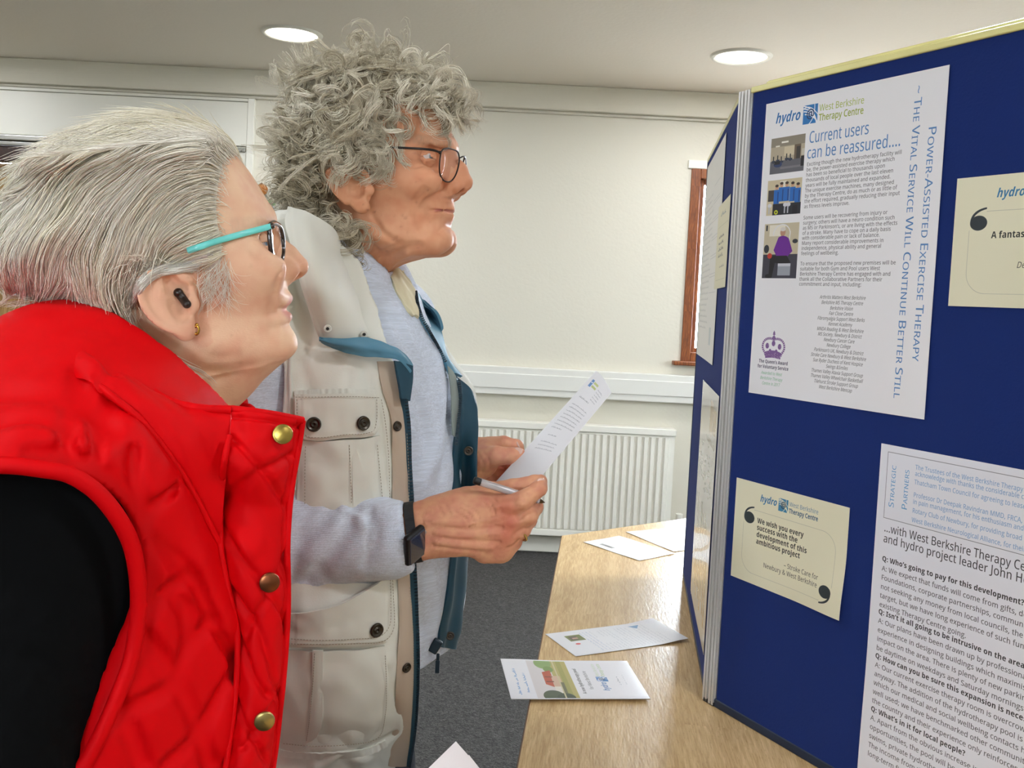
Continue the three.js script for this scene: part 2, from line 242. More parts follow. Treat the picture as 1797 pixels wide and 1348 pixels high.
// frame of reference with its origin at the hinge foot, x along the panel, z out of its face
const basis = (d, n, o) => new THREE.Matrix4().makeBasis(d, V(0, 1, 0), n).setPosition(o);
const nearBasis = basis(bd, bn, V(HB.x, TY, HB.z)), farBasis = basis(p2d.clone().negate(), p2n, p2a);
if (p2n.dot(V(-1, 0, 0)) < 0) throw new Error('far normal');
{
  const t = tag(group('display_board', [0, 0, 0]), 'blue felt folding display board with aluminium hinge standing on the oak table', 'display board');
  const put = (name, g, m, B) => { const q = g.clone().applyMatrix4(B); return mesh(name, q, m, t); };
  const W1 = 0.70, W2 = 0.655;
  put('panel', uvMetres(span(0.004, W1, 0.012, BH - 0.006, -0.018, 0)), M.felt, nearBasis);
  put('bottom_trim', rspan(0.0, W1, 0, 0.013, -0.020, 0.0015, 0.002), M.navy, nearBasis);
  put('top_trim', merge([rspan(0.0, W1, BH - 0.008, BH + 0.001, -0.021, 0.003, 0.002), rspan(0.02, W1, BH - 0.002, BH + 0.008, -0.024, -0.006, 0.004)]), M.yellowTrim, nearBasis);
  put('panel', uvMetres(span(-W2, -0.004, 0.010, BH - 0.004, -0.018, 0)), M.felt, farBasis);
  put('bottom_trim', rspan(-W2, 0, 0, 0.011, -0.020, 0.001, 0.002), M.navy, farBasis);
  put('top_trim', rspan(-W2, 0, BH - 0.006, BH + 0.002, -0.020, 0.002, 0.002), M.yellowTrim, farBasis);
  put('end_trim', rspan(-W2 - 0.003, -W2 + 0.002, 0, BH, -0.020, 0.0015, 0.002), M.navy, farBasis);
  // aluminium edge profiles: ribbed extrusions either side of the hinge
  const ribbed = (n, w, d) => { const s = new THREE.Shape(); s.moveTo(0, -0.02); s.lineTo(0, 0); for (let i = 0; i < n; i++) { const a = i * w / n, b = (i + 1) * w / n, q = (b - a) * 0.22; s.lineTo(a + q * 0.3, d); s.lineTo(b - q * 1.6, d); s.lineTo(b - q, d - 0.0035); s.lineTo(b, d - 0.0035); } s.lineTo(w, -0.02); s.closePath(); const g = new THREE.ExtrudeGeometry(s, { depth: BH - 0.004, bevelEnabled: false }); g.rotateX(Math.PI / 2); g.translate(0, BH - 0.004, 0); return g; };
  const prof = (B, n, w, x0, d) => put('edge_profile', ribbed(n, w, d), M.alu, B.clone().multiply(new THREE.Matrix4().makeTranslation(x0, 0.002, 0)));
  prof(nearBasis, 2, 0.0125, -0.0115, 0.003); prof(nearBasis.clone(), 2, 0.012, -0.026, 0.002);
  put('hinge_strip', rspan(-0.030, -0.010, 0.004, BH - 0.006, -0.016, -0.001, 0.002), std({ color: '#9a9a98', metalness: 0.7, roughness: 0.5 }), nearBasis);
  put('foot', rspan(-0.024, 0.0, -0.0, 0.006, -0.016, 0.002, 0.001), M.darkPlastic, nearBasis);
}
// ---------------------------------------------------------------- paper: a thin closed sheet, print on its face
function sheet(w, h, bend = () => 0, th = 0.0004, nx = 12, ny = 12) {
  const pos = [], uv = [], idx = [], gr = [];
  const side = (z, flip, m) => { const b = pos.length / 3, s0 = idx.length; for (let j = 0; j <= ny; j++) for (let i = 0; i <= nx; i++) { const x = i / nx, y = j / ny; pos.push(x * w, -y * h, bend(x, y) + z); uv.push(x, 1 - y); } for (let j = 0; j < ny; j++) for (let i = 0; i < nx; i++) { const a = b + j * (nx + 1) + i, c = a + nx + 1; flip ? idx.push(a, a + 1, c, a + 1, c + 1, c) : idx.push(a, c, a + 1, a + 1, c, c + 1); } gr.push([s0, idx.length - s0, m]); };
  side(th, false, 0); side(0, true, 1);
  const g0 = idx.length, N = (nx + 1) * (ny + 1), e = (a, b) => idx.push(a, a + N, b, b, a + N, b + N);
  for (let i = 0; i < nx; i++) { e(i + 1, i); e(ny * (nx + 1) + i, ny * (nx + 1) + i + 1); }
  for (let j = 0; j < ny; j++) { e(j * (nx + 1), (j + 1) * (nx + 1)); e((j + 1) * (nx + 1) + nx, j * (nx + 1) + nx); }
  gr.push([g0, idx.length - g0, 1]);
  const g = new THREE.BufferGeometry(); g.setAttribute('position', new THREE.Float32BufferAttribute(pos, 3)); g.setAttribute('uv', new THREE.Float32BufferAttribute(uv, 2)); g.setIndex(idx);
  for (const q of gr) g.addGroup(...q); g.computeVertexNormals(); return g;
}
// a page drawn in millimetres
function page(wmm, hmm, ppm, bg, draw) {
  return canvasTex(Math.round(wmm * ppm), Math.round(hmm * ppm), (g, w, h) => {
    g.fillStyle = bg; g.fillRect(0, 0, w, h); g.scale(w / wmm, h / hmm);
    const T = (s, x, y, size, o = {}) => {
      g.save(); g.translate(x, y); if (o.rot) g.rotate(o.rot); if (o.skew) g.transform(1, o.skewy || 0, -o.skew, 1, 0, 0);
      g.font = `${o.bold ? 'bold ' : ''}20px ${o.font || 'sans-serif'}`; g.fillStyle = o.color || '#333';
      let k = size / 20, kx = k * (o.sx || 1); const m = g.measureText(s).width; if (o.width) kx = o.width / m;
      g.scale(kx, k); g.textAlign = o.align || 'left'; g.fillText(s, 0, 0);
      if (o.heavy) { g.lineWidth = o.heavy; g.strokeStyle = g.fillStyle; g.strokeText(s, 0, 0); }
      g.restore(); return m * kx;
    };
    const small = (s, x, y, cap, low, rot, color, length) => {             // small capitals
      const run = (dry, kx) => { let w = 0; g.save(); g.translate(x, y); g.rotate(rot); g.fillStyle = color; for (const ch of s) { const up = ch === ch.toUpperCase() && /[A-Z~]/.test(ch), z = (up ? cap : low) / 0.714; g.font = '20px sans-serif'; const c = ch.toUpperCase(), m = g.measureText(c).width * z / 20 * kx; if (!dry) { g.save(); g.translate(w, 0); g.scale(z / 20 * kx, z / 20); g.fillText(c, 0, 0); g.restore(); } w += m; } g.restore(); return w; };
      run(false, length / run(true, 1));
    };
    const logo = (x, y, s, o = {}) => {                                     // hydro @ West Berkshire Therapy Centre; s = height of the square
      g.save(); g.translate(x, y); g.scale(s / 24, s / 24);
      T('hydro', 0, 17, 19, { bold: 1, skew: 0.22, color: o.blue || '#1769ad', width: 45 });
      g.translate(50, 0); g.save(); g.beginPath(); g.rect(0, 0, 25, 25); g.clip(); g.fillStyle = o.sq || '#1c74ba'; g.fillRect(0, 0, 25, 25);
      g.strokeStyle = bg; g.lineWidth = 1.6; for (let k = 0; k < 4; k++) { g.beginPath(); g.ellipse(-6 + k * 3, 30 - k, 30 - k * 2, 30 - k * 5, 0.2, -1.7, 0); g.stroke(); }
      g.lineWidth = 1.2; g.beginPath(); g.moveTo(-2, 6); g.quadraticCurveTo(10, -4, 27, 16); g.stroke(); g.beginPath(); g.moveTo(8, 27); g.quadraticCurveTo(22, 20, 19, -2); g.stroke(); g.restore();
      g.strokeStyle = o.at || '#10355f'; g.lineWidth = 1.3; T('@', 12.8, 17.6, 17, { align: 'center', color: o.at || '#10355f', bold: 1 });
      T('West Berkshire', 27.5, 10.5, 12, { color: o.g1 || '#a9b955', width: 72 }); T('Therapy Centre', 27.5, 23, 12, { color: o.g2 || '#97a83e', width: 72, heavy: o.bold2 || 0.5 });
      g.restore();
    };
    const greek = (x, y, w, size, color = '#888', words = true) => {       // printing too small to read
      g.strokeStyle = color; g.lineWidth = size * 0.16; let q = x; while (q < x + w) { const L = size * (1 + rnd() * 3.2), e = Math.min(q + L, x + w); g.beginPath(); for (let a = q, k = 0; a < e; a += size * 0.28, k++) { const yy = y - size * (k % 2 ? rnd() * 0.65 : 0.05 * rnd()); k ? g.lineTo(a, yy) : g.moveTo(a, yy); } g.stroke(); q = e + (words ? size * 0.4 : 0); }
    };
    draw(g, { T, small, logo, greek });
  });
}
const printed = (tex, o = {}) => [phys({ map: tex, roughness: 0.55, ...o }), M.paper];
const wob = (s, a = 0.0012) => (x, y) => 0.0008 + a * (0.5 + 0.5 * noise(x * 1.7 + s, y * 1.7, s)) ;
function pinned(name, label, category, B, x, yTop, w, h, tex, seed, grp, o, bend) {
  const g = sheet(w, h, bend || wob(seed), 0.0004, 16, 16); const m = mesh(name, g, printed(tex, o)); m.applyMatrix4(B.clone().multiply(new THREE.Matrix4().makeTranslation(x, yTop - TY, 0)));
  return tag(m, label, category, grp);
}
// A3 poster about the exercise therapy
const blueInk = '#4f83bd', inkGrey = '#545456';
const poster1 = page(297, 420, 4.4, '#eeeef0', (g, { T, small, logo }) => {
  g.save(); g.transform(1, 0.012, 0, 1, 0, 0); logo(20, 12.6, 25); g.restore();
  T('Current users', 85.5, 66, 22, { color: blueInk, width: 101 }); T('can be reassured….', 83.5, 87, 22, { color: blueInk, width: 153 });
  const para = (L, y, dy) => L.forEach((s, i) => T(s, 84.5, y + i * dy, 7.2, { color: inkGrey, sx: 0.97 }));
  para(['Exciting though the new hydrotherapy facility will', 'be, the power-assisted exercise therapy which', 'has been so beneficial to thousands upon', 'thousands of local people over the last eleven', 'years will be fully maintained and expanded.', 'The unique exercise machines, many designed', 'by the Therapy Centre, do as much or as little of', 'the effort required, gradually reducing their input', 'as fitness levels improve.'], 97.6, 7.2);
  para(['Some users will be recovering from injury or', 'surgery; others will have a neuro condition such', 'as MS or Parkinson’s, or are living with the effects', 'of a stroke. Many have to cope on a daily basis', 'with considerable pain or lack of balance.', 'Many report considerable improvements in', 'independence, physical ability and general', 'feelings of wellbeing.'], 170.8, 7.0);
  para(['To ensure that the proposed new premises will be', 'suitable for both Gym and Pool users West', 'Berkshire Therapy Centre has engaged with and', 'thank all the Collaborative Partners for their', 'commitment and input, including:'], 234, 7.0);
  ['Arthritis Matters West Berkshire', 'Berkshire MS Therapy Centre', 'Berkshire Vision', 'Fair Close Centre', 'Fibromyalgia Support West Berks', 'Kennet Academy', 'MNDA Reading & West Berkshire', 'MS Society, Newbury & District', 'Newbury Cancer Care', 'Newbury College', 'Parkinson’s UK, Newbury & District', 'Stroke Care Newbury & West Berkshire', 'Sue Ryder Duchess of Kent Hospice', 'Swings &Smiles', 'Thames Valley Ataxia Support Group', 'Thames Valley Wheelchair Basketball', 'Tilehurst Stroke Support Group', 'West Berkshire Mencap'].forEach((s, i) => T(s, 161 - i * 0.1, 279 + i * 7.1, 6.6, { color: inkGrey, align: 'center', sx: 0.8, skew: 0.22 }));
  small('~ The Vital Service Will Continue Better Still', 252, 16.5, 10.5, 8.2, Math.PI / 2, blueInk, 383);
  small('Power-Assisted Exercise Therapy', 275, 68.5, 10.8, 8.4, Math.PI / 2, blueInk, 283);
  // photograph of the gym
  const box = (x, y, w, h, f) => { g.save(); g.beginPath(); g.rect(x, y, w, h); g.clip(); g.translate(x, y); f(w, h); g.restore(); };
  const R = (c, x, y, w, h) => { g.fillStyle = c; g.fillRect(x, y, w, h); }, E = (c, x, y, a, b) => { g.fillStyle = c; g.beginPath(); g.ellipse(x, y, a, b, 0, 0, 7); g.fill(); };
  box(15, 52, 64, 51, (w, h) => { R('#b3a78f', 0, 0, w, h); R('#8c8473', 0, 0, w, 13); R('#efece0', 20, 6, 13, 2.5); R('#e6e2d4', 9, 11, 8, 2); R('#cfc4a6', 26, 14, 26, 13); R('#6a5a47', 45, 13, 12, 20); R('#3f3a35', 49, 16, 7, 17); R('#5f5f66', 0, 33, w, 18); R('#77757a', 20, 42, 40, 3); for (const [x, y] of [[5, 26], [13, 25], [20, 27], [30, 24], [37, 25]]) { R('#23262b', x, y, 2, 10); R('#2a3348', x - 2, y + 6, 7, 3); } E('#283a63', 15, 38, 8, 4); R('#1c1e22', 8, 33, 11, 5); R('#1b1c20', 58, 30, 6, 14); R('#c9c4b5', 59, 20, 5, 9); });
  box(13, 112, 65, 50, (w, h) => { R('#cbbf9e', 0, 0, w, h); R('#e5e0cf', 24, 2, 12, 9); R('#463f3b', 2, 14, 11, 16); for (const [x, y] of [[18, 14], [27, 11], [37, 11], [48, 12], [58, 14]]) { E('#c79a7d', x, y - 3, 3, 3.6); E('#3a2d25', x, y - 5.6, 3.2, 2); R('#1f67b8', x - 5, y, 10.5, 20); R('#16407c', x + 2, y + 3, 2, 16); } R('#20242c', 12, 34, 53, 16); for (const x of [4, 34, 40]) { E('#d6d8dc', x + 2, 36, 4, 3); R('#b9bdc4', x, 38, 2.4, 10); } E('#c8d22c', 19, 46, 3.6, 3.2); E('#23262b', 19, 46, 1.6, 1.4); R('#12151c', 50, 38, 9, 12); });
  box(12, 174, 66, 78, (w, h) => { R('#c5bb9f', 0, 0, w, 44); R('#e7e2d2', 10, 2, 30, 16); R('#3b3a46', 0, 44, w, 34); g.strokeStyle = '#e3e4e6'; g.lineWidth = 1.6; g.beginPath(); g.ellipse(34, 16, 16, 14, 0, 3.1, 6.3); g.stroke(); g.beginPath(); g.moveTo(50, 12); g.lineTo(47, 44); g.stroke(); E('#b98a70', 36, 13, 5, 6); E('#d8d4cc', 36, 8.6, 5, 3); g.fillStyle = '#6b2392'; g.beginPath(); g.moveTo(28, 20); g.quadraticCurveTo(38, 15, 48, 22); g.lineTo(56, 40); g.lineTo(44, 50); g.lineTo(26, 46); g.lineTo(20, 38); g.closePath(); g.fill(); g.fillStyle = '#15161a'; g.beginPath(); g.moveTo(14, 46); g.lineTo(46, 46); g.lineTo(54, 56); g.lineTo(36, 58); g.lineTo(24, 56); g.lineTo(20, 74); g.lineTo(13, 74); g.closePath(); g.fill(); E('#c23b2c', 13, 46, 4.5, 4); R('#9aa0aa', 30, 57, 24, 17); R('#c9cdd3', 30, 57, 24, 4); E('#17181c', 13, 75, 7, 3); E('#2c3038', 60, 26, 5, 3); R('#20232a', 3, 2, 3, 8); E('#2b2f38', 6, 36, 5, 6); });
  // crown emblem
  g.save(); g.translate(43.5, 327); g.fillStyle = g.strokeStyle = '#6d4a86'; const cr = '#7c5a93';
  E(cr, 0, 3, 2, 1.6); R(cr, -0.8, 0, 1.6, 8); R(cr, -2.4, 4.4, 4.8, 1.3); E(cr, 0, 10, 3, 3);
  g.lineWidth = 3.4; g.strokeStyle = cr; g.setLineDash([2.2, 0.7]); for (const s of [-1, 1]) { g.beginPath(); g.moveTo(0, 13); g.bezierCurveTo(s * 6, 9, s * 22, 11, s * 21, 24); g.bezierCurveTo(s * 20, 30, s * 15, 31, s * 15, 36); g.stroke(); }
  g.setLineDash([]); for (const [x, y, r] of [[-12, 22, 3.4], [12, 22, 3.4], [0, 18, 3.4], [-6, 29, 2.4], [6, 29, 2.4]]) E(cr, x, y, r, r * 1.2);
  g.beginPath(); g.moveTo(-16, 31); g.quadraticCurveTo(0, 25, 16, 31); g.lineTo(14.5, 40); g.quadraticCurveTo(0, 37, -14.5, 40); g.closePath(); g.fillStyle = cr; g.fill();
  g.fillStyle = '#e9e4ee'; for (let k = 0; k < 70; k++) { const a = (rnd() - 0.5) * 30, b = 20 + rnd() * 19; g.fillRect(a, b, 0.6, 0.6); } g.restore();
  T('The Queen’s Award', 45, 374, 7, { bold: 1, align: 'center', color: '#3d3a52', width: 56 }); T('for Voluntary Service', 45, 381.4, 7, { bold: 1, align: 'center', color: '#3d3a52', width: 60 });
  ['Awarded to West', 'Berkshire Therapy', 'Centre in 2017'].forEach((s, i) => T(s, 43, 390 + i * 7.6, 6.2, { align: 'center', color: '#8fbf9c', sx: 0.85, skew: 0.2 }));
});
pinned('poster', 'large white poster with vertical blue title and three small photographs on the near blue panel', 'poster', nearBasis, 0.0334, HB.y - 0.0293, 0.297, 0.42, poster1, 1.3);
// A5 cream quotation cards
const quote = (lines, from, seed) => page(210, 148, 4.4, '#e9e5c8', (g, { T, logo }) => {
  logo(50, 12.5, 17.5, { g1: '#6f93a6', g2: '#3d6079', bold2: 1, blue: '#2b76a6', sq: '#3f86ad', at: '#1d3446' });
  g.strokeStyle = '#b9b8a4'; g.lineWidth = 0.5; g.beginPath(); g.roundRect(20, 40, 172, 93, 24); g.stroke();
  for (const [x, y, r] of [[31, 53, 0], [181, 119, Math.PI]]) { g.save(); g.translate(x, y); g.rotate(r); g.fillStyle = '#e9e5c8'; g.fillRect(-13, -16, 22, 24); g.fillStyle = '#2e373b'; g.beginPath(); g.ellipse(0, 0, 10.5, 8.5, 0, 0, 7); g.fill(); g.beginPath(); g.moveTo(-10.5, 1); g.bezierCurveTo(-11, -9, -5, -16, 9, -17.5); g.lineTo(9, -15.5); g.bezierCurveTo(0, -14, -6, -9, -7, -5); g.closePath(); g.fill(); g.restore(); }
  lines.forEach((s, i) => T(s, 47.5, 57 + i * 10.1 + (lines.length === 1 ? 13.4 : 0), 10.6, { bold: 1, color: '#22261f', sx: 0.93 }));
  from.forEach(([s, x, y, al]) => T(s, x, y, 9.4, { color: '#4a4a3e', align: al, sx: 0.9, skew: al === 'left' ? 0.2 : 0 }));
});
pinned('quote_card', 'whole cream quotation card below the poster on the near blue panel', 'card', nearBasis, 0.0194, HB.y - 0.5783, 0.21, 0.148, quote(['We wish you every', 'success with the', 'development of this', 'ambitious project'], [['– Stroke Care for', 167, 107, 'right'], ['Newbury & West Berkshire', 166.5, 117.5, 'right']]), 4.1, null, {}, (x, y) => 0.0008 + 0.006 * sstep(0.55, 1, x) * sstep(0.4, 1, y));
pinned('quote_card', 'cream quotation card cut off by the right edge, beside the poster', 'card', nearBasis, 0.3515, HB.y - 0.1645, 0.21, 0.148, quote(['A fantastic'], [['Dep', 79.6, 104, 'left']]), 6.7);
// A3 question and answer sheet
const poster2 = page(297, 420, 4.4, '#e6e8f0', (g, { T, small }) => {
  g.strokeStyle = '#5b5d66'; g.lineWidth = 0.55; g.strokeRect(11, 9, 275, 82.5);
  small('Strategic', 24, 77, 7.4, 5.6, -Math.PI / 2, '#5d9fd0', 53); small('Partners', 43, 76, 7.4, 5.6, -Math.PI / 2, '#5d9fd0', 50);
  [['The Trustees of the West Berkshire Therapy Centre wish to', 23.4], ['acknowledge with thanks the considerable contributions of', 31.2], ['Thatcham Town Council for agreeing to lease the land', 41.4], ['Professor Dr Deepak Ravindran MMD, FRCA, FFPMRCA', 57], ['in pain management, for his enthusiasm and advice', 65.2], ['Rotary Club of Newbury, for providing broad ranging', 76.2], ['West Berkshire Neurological Alliance, for their cons', 87.6]].forEach(([s, y]) => T(s, 51, y, 7.7, { color: '#7ea6cf', sx: 0.9 }));
  T('…with West Berkshire Therapy Centre Trustees', 12.5, 108, 14, { color: '#2c2d33', sx: 0.87 }); T('and hydro project leader John Holt', 12.6, 121.5, 14, { color: '#2c2d33', sx: 0.9 });
  const Q = (s, y) => T(s, 12.8, y, 8.8, { bold: 1, color: '#26272c', sx: 0.99 }), A = (L, y) => L.forEach((s, i) => T(s, 13.4, y + i * 11.4, 8.8, { color: '#3f4046', sx: 1.0 }));
  Q('Q: Who’s going to pay for this development?', 145.5); A(['A: We expect that funds will come from gifts, donations from', 'Foundations, corporate partnerships, community giving, and', 'not seeking any money from local councils, the NHS, or gov', 'target, but we have long experience of such fund raising to h', 'existing Therapy Centre going.'], 157.6);
  Q('Q: Isn’t it all going to be intrusive on the area, more traffic', 212.6); A(['A: Our plans have been drawn up by professional architects', 'experience in designing buildings which maximise usefulness', 'impact on the area. There is plenty of new parking. Principal t', 'be daytime on weekdays and Saturday mornings.'], 224);
  Q('Q: How can you be sure this expansion is necessary?', 268.6); A(['A: Our current exercise therapy room is overcrowded, so that', 'anyway. The addition of the hydrotherapy pool is a long-held', 'which our medical and social wellbeing contacts have advised', 'well used; we have benchmarked other community pool', 'the country and their experience only reinforces that view.'], 280);
  Q('Q: What’s in it for local people?', 336.4); A(['A. Apart from the obvious increase in local employment', 'opportunities, the pool will be available some', 'swims, private hydrotherapy, aquarobics', 'The income from these activities', 'long-term financial viability'], 347.6);
});
pinned('poster', 'white question and answer sheet at the lower right of the near blue panel', 'poster', nearBasis, 0.2713, HB.y - 0.4872, 0.297, 0.42, poster2, 9.2, null, {}, (x, y) => 0.0008 + 0.003 * sstep(0.6, 1, y) * (1 - x));
// far panel: two A3 sheets and a cream card seen almost edge on
const faint = page(420, 297, 2.4, '#ecebe6', (g, { greek, T }) => { for (let i = 0; i < 24; i++) greek(34, 60 + i * 8.4, 150 + rnd() * 60, 5, '#b9bab8'); g.strokeStyle = '#c5c6c6'; for (let i = 0; i < 6; i++) { g.strokeRect(230, 50 + i * 26, 150, 22); } g.fillStyle = '#c9d2d2'; g.fillRect(300, 250, 40, 24); });
pinned('poster', 'faint white text sheet high on the far blue panel seen almost edge on', 'poster', farBasis, -0.630, 1.654, 0.42, 0.297 * 1.37, faint, 2.2, null, { roughness: 0.35 });
const strip = page(420, 297, 2.4, '#ebe7df', (g) => { const R = (c, x, y, w, h) => { g.fillStyle = c; g.fillRect(x, y, w, h); }; R('#c59a6c', 250, 14, 70, 40); R('#d9b48a', 330, 20, 60, 30); R('#b7aa98', 200, 60, 190, 6); for (let i = 0; i < 9; i++) R(['#cdb894', '#bfa886', '#d8cbb0', '#a89a86'][i % 4], 60 + i * 36, 150 + (i % 3) * 9, 22, 110); for (let i = 0; i < 60; i++) R('#cfcac2', 40 + rnd() * 340, 70 + rnd() * 60, 12 + rnd() * 20, 1.6); });
pinned('poster', 'glossy white sheet with brown pictures low on the far blue panel', 'poster', farBasis, -0.40, 1.207, 0.35, 0.42, strip, 3.7, null, { roughness: 0.2, clearcoat: 0.6 });
pinned('quote_card', 'narrow looking cream card near the hinge on the far blue panel', 'card', farBasis, -0.27, 1.530, 0.21, 0.148, page(210, 148, 3, '#e8e3c4', (g, { greek }) => { greek(60, 22, 90, 10, '#7d8f96'); g.strokeStyle = '#bdbb9f'; g.lineWidth = 0.6; g.strokeRect(20, 40, 172, 93); for (let i = 0; i < 4; i++) greek(45, 60 + i * 11, 90, 9, '#45483f'); greek(80, 112, 84, 7, '#8a8a78'); }), 5.5);
// ---------------------------------------------------------------- leaflets on the table
function lay(name, label, corner, alongPt, w, h, tex, y, bend, th = 0.0006, grp) {     // corner = page's top left, alongPt = towards its top right
  const d = V(alongPt.x - corner.x, 0, alongPt.z - corner.z).normalize(), dn = V(d.z, 0, -d.x).negate();
  const m = mesh(name, sheet(w, h, bend || ((x, q) => 0.0006 + 0.0012 * noise(x * 2, q * 2, w)), th), printed(tex, { roughness: 0.32 }));
  m.applyMatrix4(new THREE.Matrix4().makeBasis(d, dn.clone().negate(), V(0, 1, 0)).setPosition(corner.x, y, corner.z)); return tag(m, label, 'leaflet', grp);
}
const leafA = page(148, 210, 5, '#eeeff4', (g, { T, logo, greek }) => {
  greek(14, 18, 96, 6.5, '#6d9fd0'); greek(22, 31, 70, 6.5, '#6d9fd0');
  g.save(); g.beginPath(); g.rect(2, 40, 142, 64); g.clip(); const R = (c, x, y, w, h) => { g.fillStyle = c; g.fillRect(x, y, w, h); }, E = (c, x, y, a, b) => { g.fillStyle = c; g.beginPath(); g.ellipse(x, y, a, b, 0, 0, 7); g.fill(); };
  R('#ded9da', 0, 40, 148, 36); R('#b9b06a', 0, 76, 148, 30); R('#a5a257', 0, 88, 148, 8); E('#8fae6a', 134, 66, 22, 14); E('#7d9c57', 110, 72, 12, 8); g.fillStyle = '#c0583f'; g.beginPath(); g.moveTo(40, 74); g.lineTo(52, 60); g.lineTo(98, 60); g.lineTo(106, 74); g.closePath(); g.fill(); R('#d7b9a2', 34, 72, 50, 14); R('#e9e4da', 16, 72, 28, 14); R('#7d3b2b', 60, 62, 4, 12); R('#8d4634', 78, 62, 4, 12); E('#4d5b45', 10, 66, 20, 16); E('#3f4c3a', 4, 84, 16, 14); R('#cfc7a0', 0, 82, 148, 2.4); R('#6f6f50', 20, 84, 40, 5); g.restore();
  T('A new hydrotherapy pool', 18, 117, 8, { color: '#26272e', bold: 1, width: 96 }); T('for West Berkshire', 34, 131, 8, { color: '#3a3c46', width: 70 });
  logo(28, 143, 17, { g1: '#cddcc4', g2: '#bcd1ae' }); greek(50, 178, 34, 5, '#9a9eaa'); greek(52, 188, 38, 4, '#c3c6cf');
});
const leafB = page(148, 210, 5, '#eceef3', (g, { greek }) => { for (let i = 0; i < 20; i++) greek(12, 56 + i * 6.6, 118 * (i % 5 === 4 ? 0.5 : 1), 4, i < 3 ? '#b4c4dc' : '#c7ccd6'); g.fillStyle = '#eceef3'; g.fillRect(50, 70, 40, 30); g.fillStyle = '#6f7a3c'; g.fillRect(84, 24, 36, 28); g.fillStyle = '#5b4a44'; g.fillRect(90, 28, 22, 14); g.fillStyle = '#c9a08a'; g.fillRect(96, 32, 8, 10); g.fillStyle = '#d8383c'; g.beginPath(); g.arc(66, 30, 4.4, 0, 7); g.fill(); g.fillStyle = '#6f9fc8'; g.beginPath(); g.moveTo(110, 160); g.lineTo(130, 150); g.lineTo(128, 170); g.fill(); });
const leafC = page(148, 210, 4, '#eef0f4', (g, { greek }) => { g.fillStyle = '#8b8f8c'; g.fillRect(86, 32, 34, 20); g.fillStyle = '#55524f'; g.fillRect(92, 36, 16, 12); for (let i = 0; i < 14; i++) greek(14, 66 + i * 8, 110, 4, '#cfd6e0'); });
// corners found on the table plane: page top left first, then towards page top right
lay('leaflet', 'folded leaflet with a house picture overhanging the near table edge', atY(897, 1230, TY + 0.002), atY(878, 1162, TY + 0.002), 0.150, 0.215, leafA, TY + 0.0022, (x, y) => 0.0016 + 0.003 * sstep(0.5, 0, y) * x, 0.0012);
lay('leaflet', 'pale leaflet with a small photograph lying partly under the house picture leaflet', atY(1010, 1153, TY), atY(968, 1122, TY), 0.112, 0.235, leafB, TY + 0.0004, (x, y) => 0.0003 + 0.005 * sstep(0.7, 1, y), 0.0005);
lay('leaflet', 'white leaflet lying across the far end of the table', atY(1122, 985, TY), atY(1020, 951, TY), 0.193, 0.13, leafC, TY + 0.0004, null, 0.0005);
lay('leaflet', 'plain white sheet at the far table end beside the board', atY(1182, 969, TY), atY(1095, 933, TY), 0.205, 0.29, page(100, 148, 2, '#f0f1f2', () => {}), TY + 0.0004, null, 0.0005);
// ---------------------------------------------------------------- distance fields for bodies and cloth
const smin = (a, b, k) => { const h = k - Math.abs(a - b); return h > 0 ? Math.min(a, b) - h * h / (4 * k) : Math.min(a, b); };
const smax = (a, b, k) => -smin(-a, -b, k);
const ell = (px, py, pz, cx, cy, cz, rx, ry, rz) => { const x = (px - cx) / rx, y = (py - cy) / ry, z = (pz - cz) / rz, k0 = Math.sqrt(x * x + y * y + z * z), X = x / rx, Y = y / ry, Z = z / rz, k1 = Math.sqrt(X * X + Y * Y + Z * Z); return k1 < 1e-9 ? -Math.min(rx, ry, rz) : k0 * (k0 - 1) / k1; };
const cap = (px, py, pz, a, b, ra, rb) => { const dx = b.x - a.x, dy = b.y - a.y, dz = b.z - a.z, qx = px - a.x, qy = py - a.y, qz = pz - a.z, t = clamp((qx * dx + qy * dy + qz * dz) / (dx * dx + dy * dy + dz * dz)); const ex = qx - dx * t, ey = qy - dy * t, ez = qz - dz * t; return Math.sqrt(ex * ex + ey * ey + ez * ez) - (ra + (rb - ra) * t); };
const segD2 = (px, py, pz, a, b) => { const dx = b.x - a.x, dy = b.y - a.y, dz = b.z - a.z, qx = px - a.x, qy = py - a.y, qz = pz - a.z, L = dx * dx + dy * dy + dz * dz, t = L ? clamp((qx * dx + qy * dy + qz * dz) / L) : 0; const ex = qx - dx * t, ey = qy - dy * t, ez = qz - dz * t; return ex * ex + ey * ey + ez * ez; };
// a curve with a bounding sphere; dist2 is Infinity beyond reach
class Line3 {
  constructor(pts, reach) { this.p = pts; const c = V(); pts.forEach((q) => c.add(q)); c.divideScalar(pts.length); this.c = c; this.R = Math.max(...pts.map((q) => q.distanceTo(c))) + reach; this.reach2 = reach * reach; }
  d2(x, y, z) { const c = this.c, dx = x - c.x, dy = y - c.y, dz = z - c.z; if (dx * dx + dy * dy + dz * dz > this.R * this.R) return Infinity; let m = Infinity; const p = this.p; for (let i = 1; i < p.length; i++) { const d = segD2(x, y, z, p[i - 1], p[i]); if (d < m) m = d; } return m; }
}
const smoothLine = (pts, n) => new THREE.CatmullRomCurve3(pts, false, 'centripetal').getPoints(n);
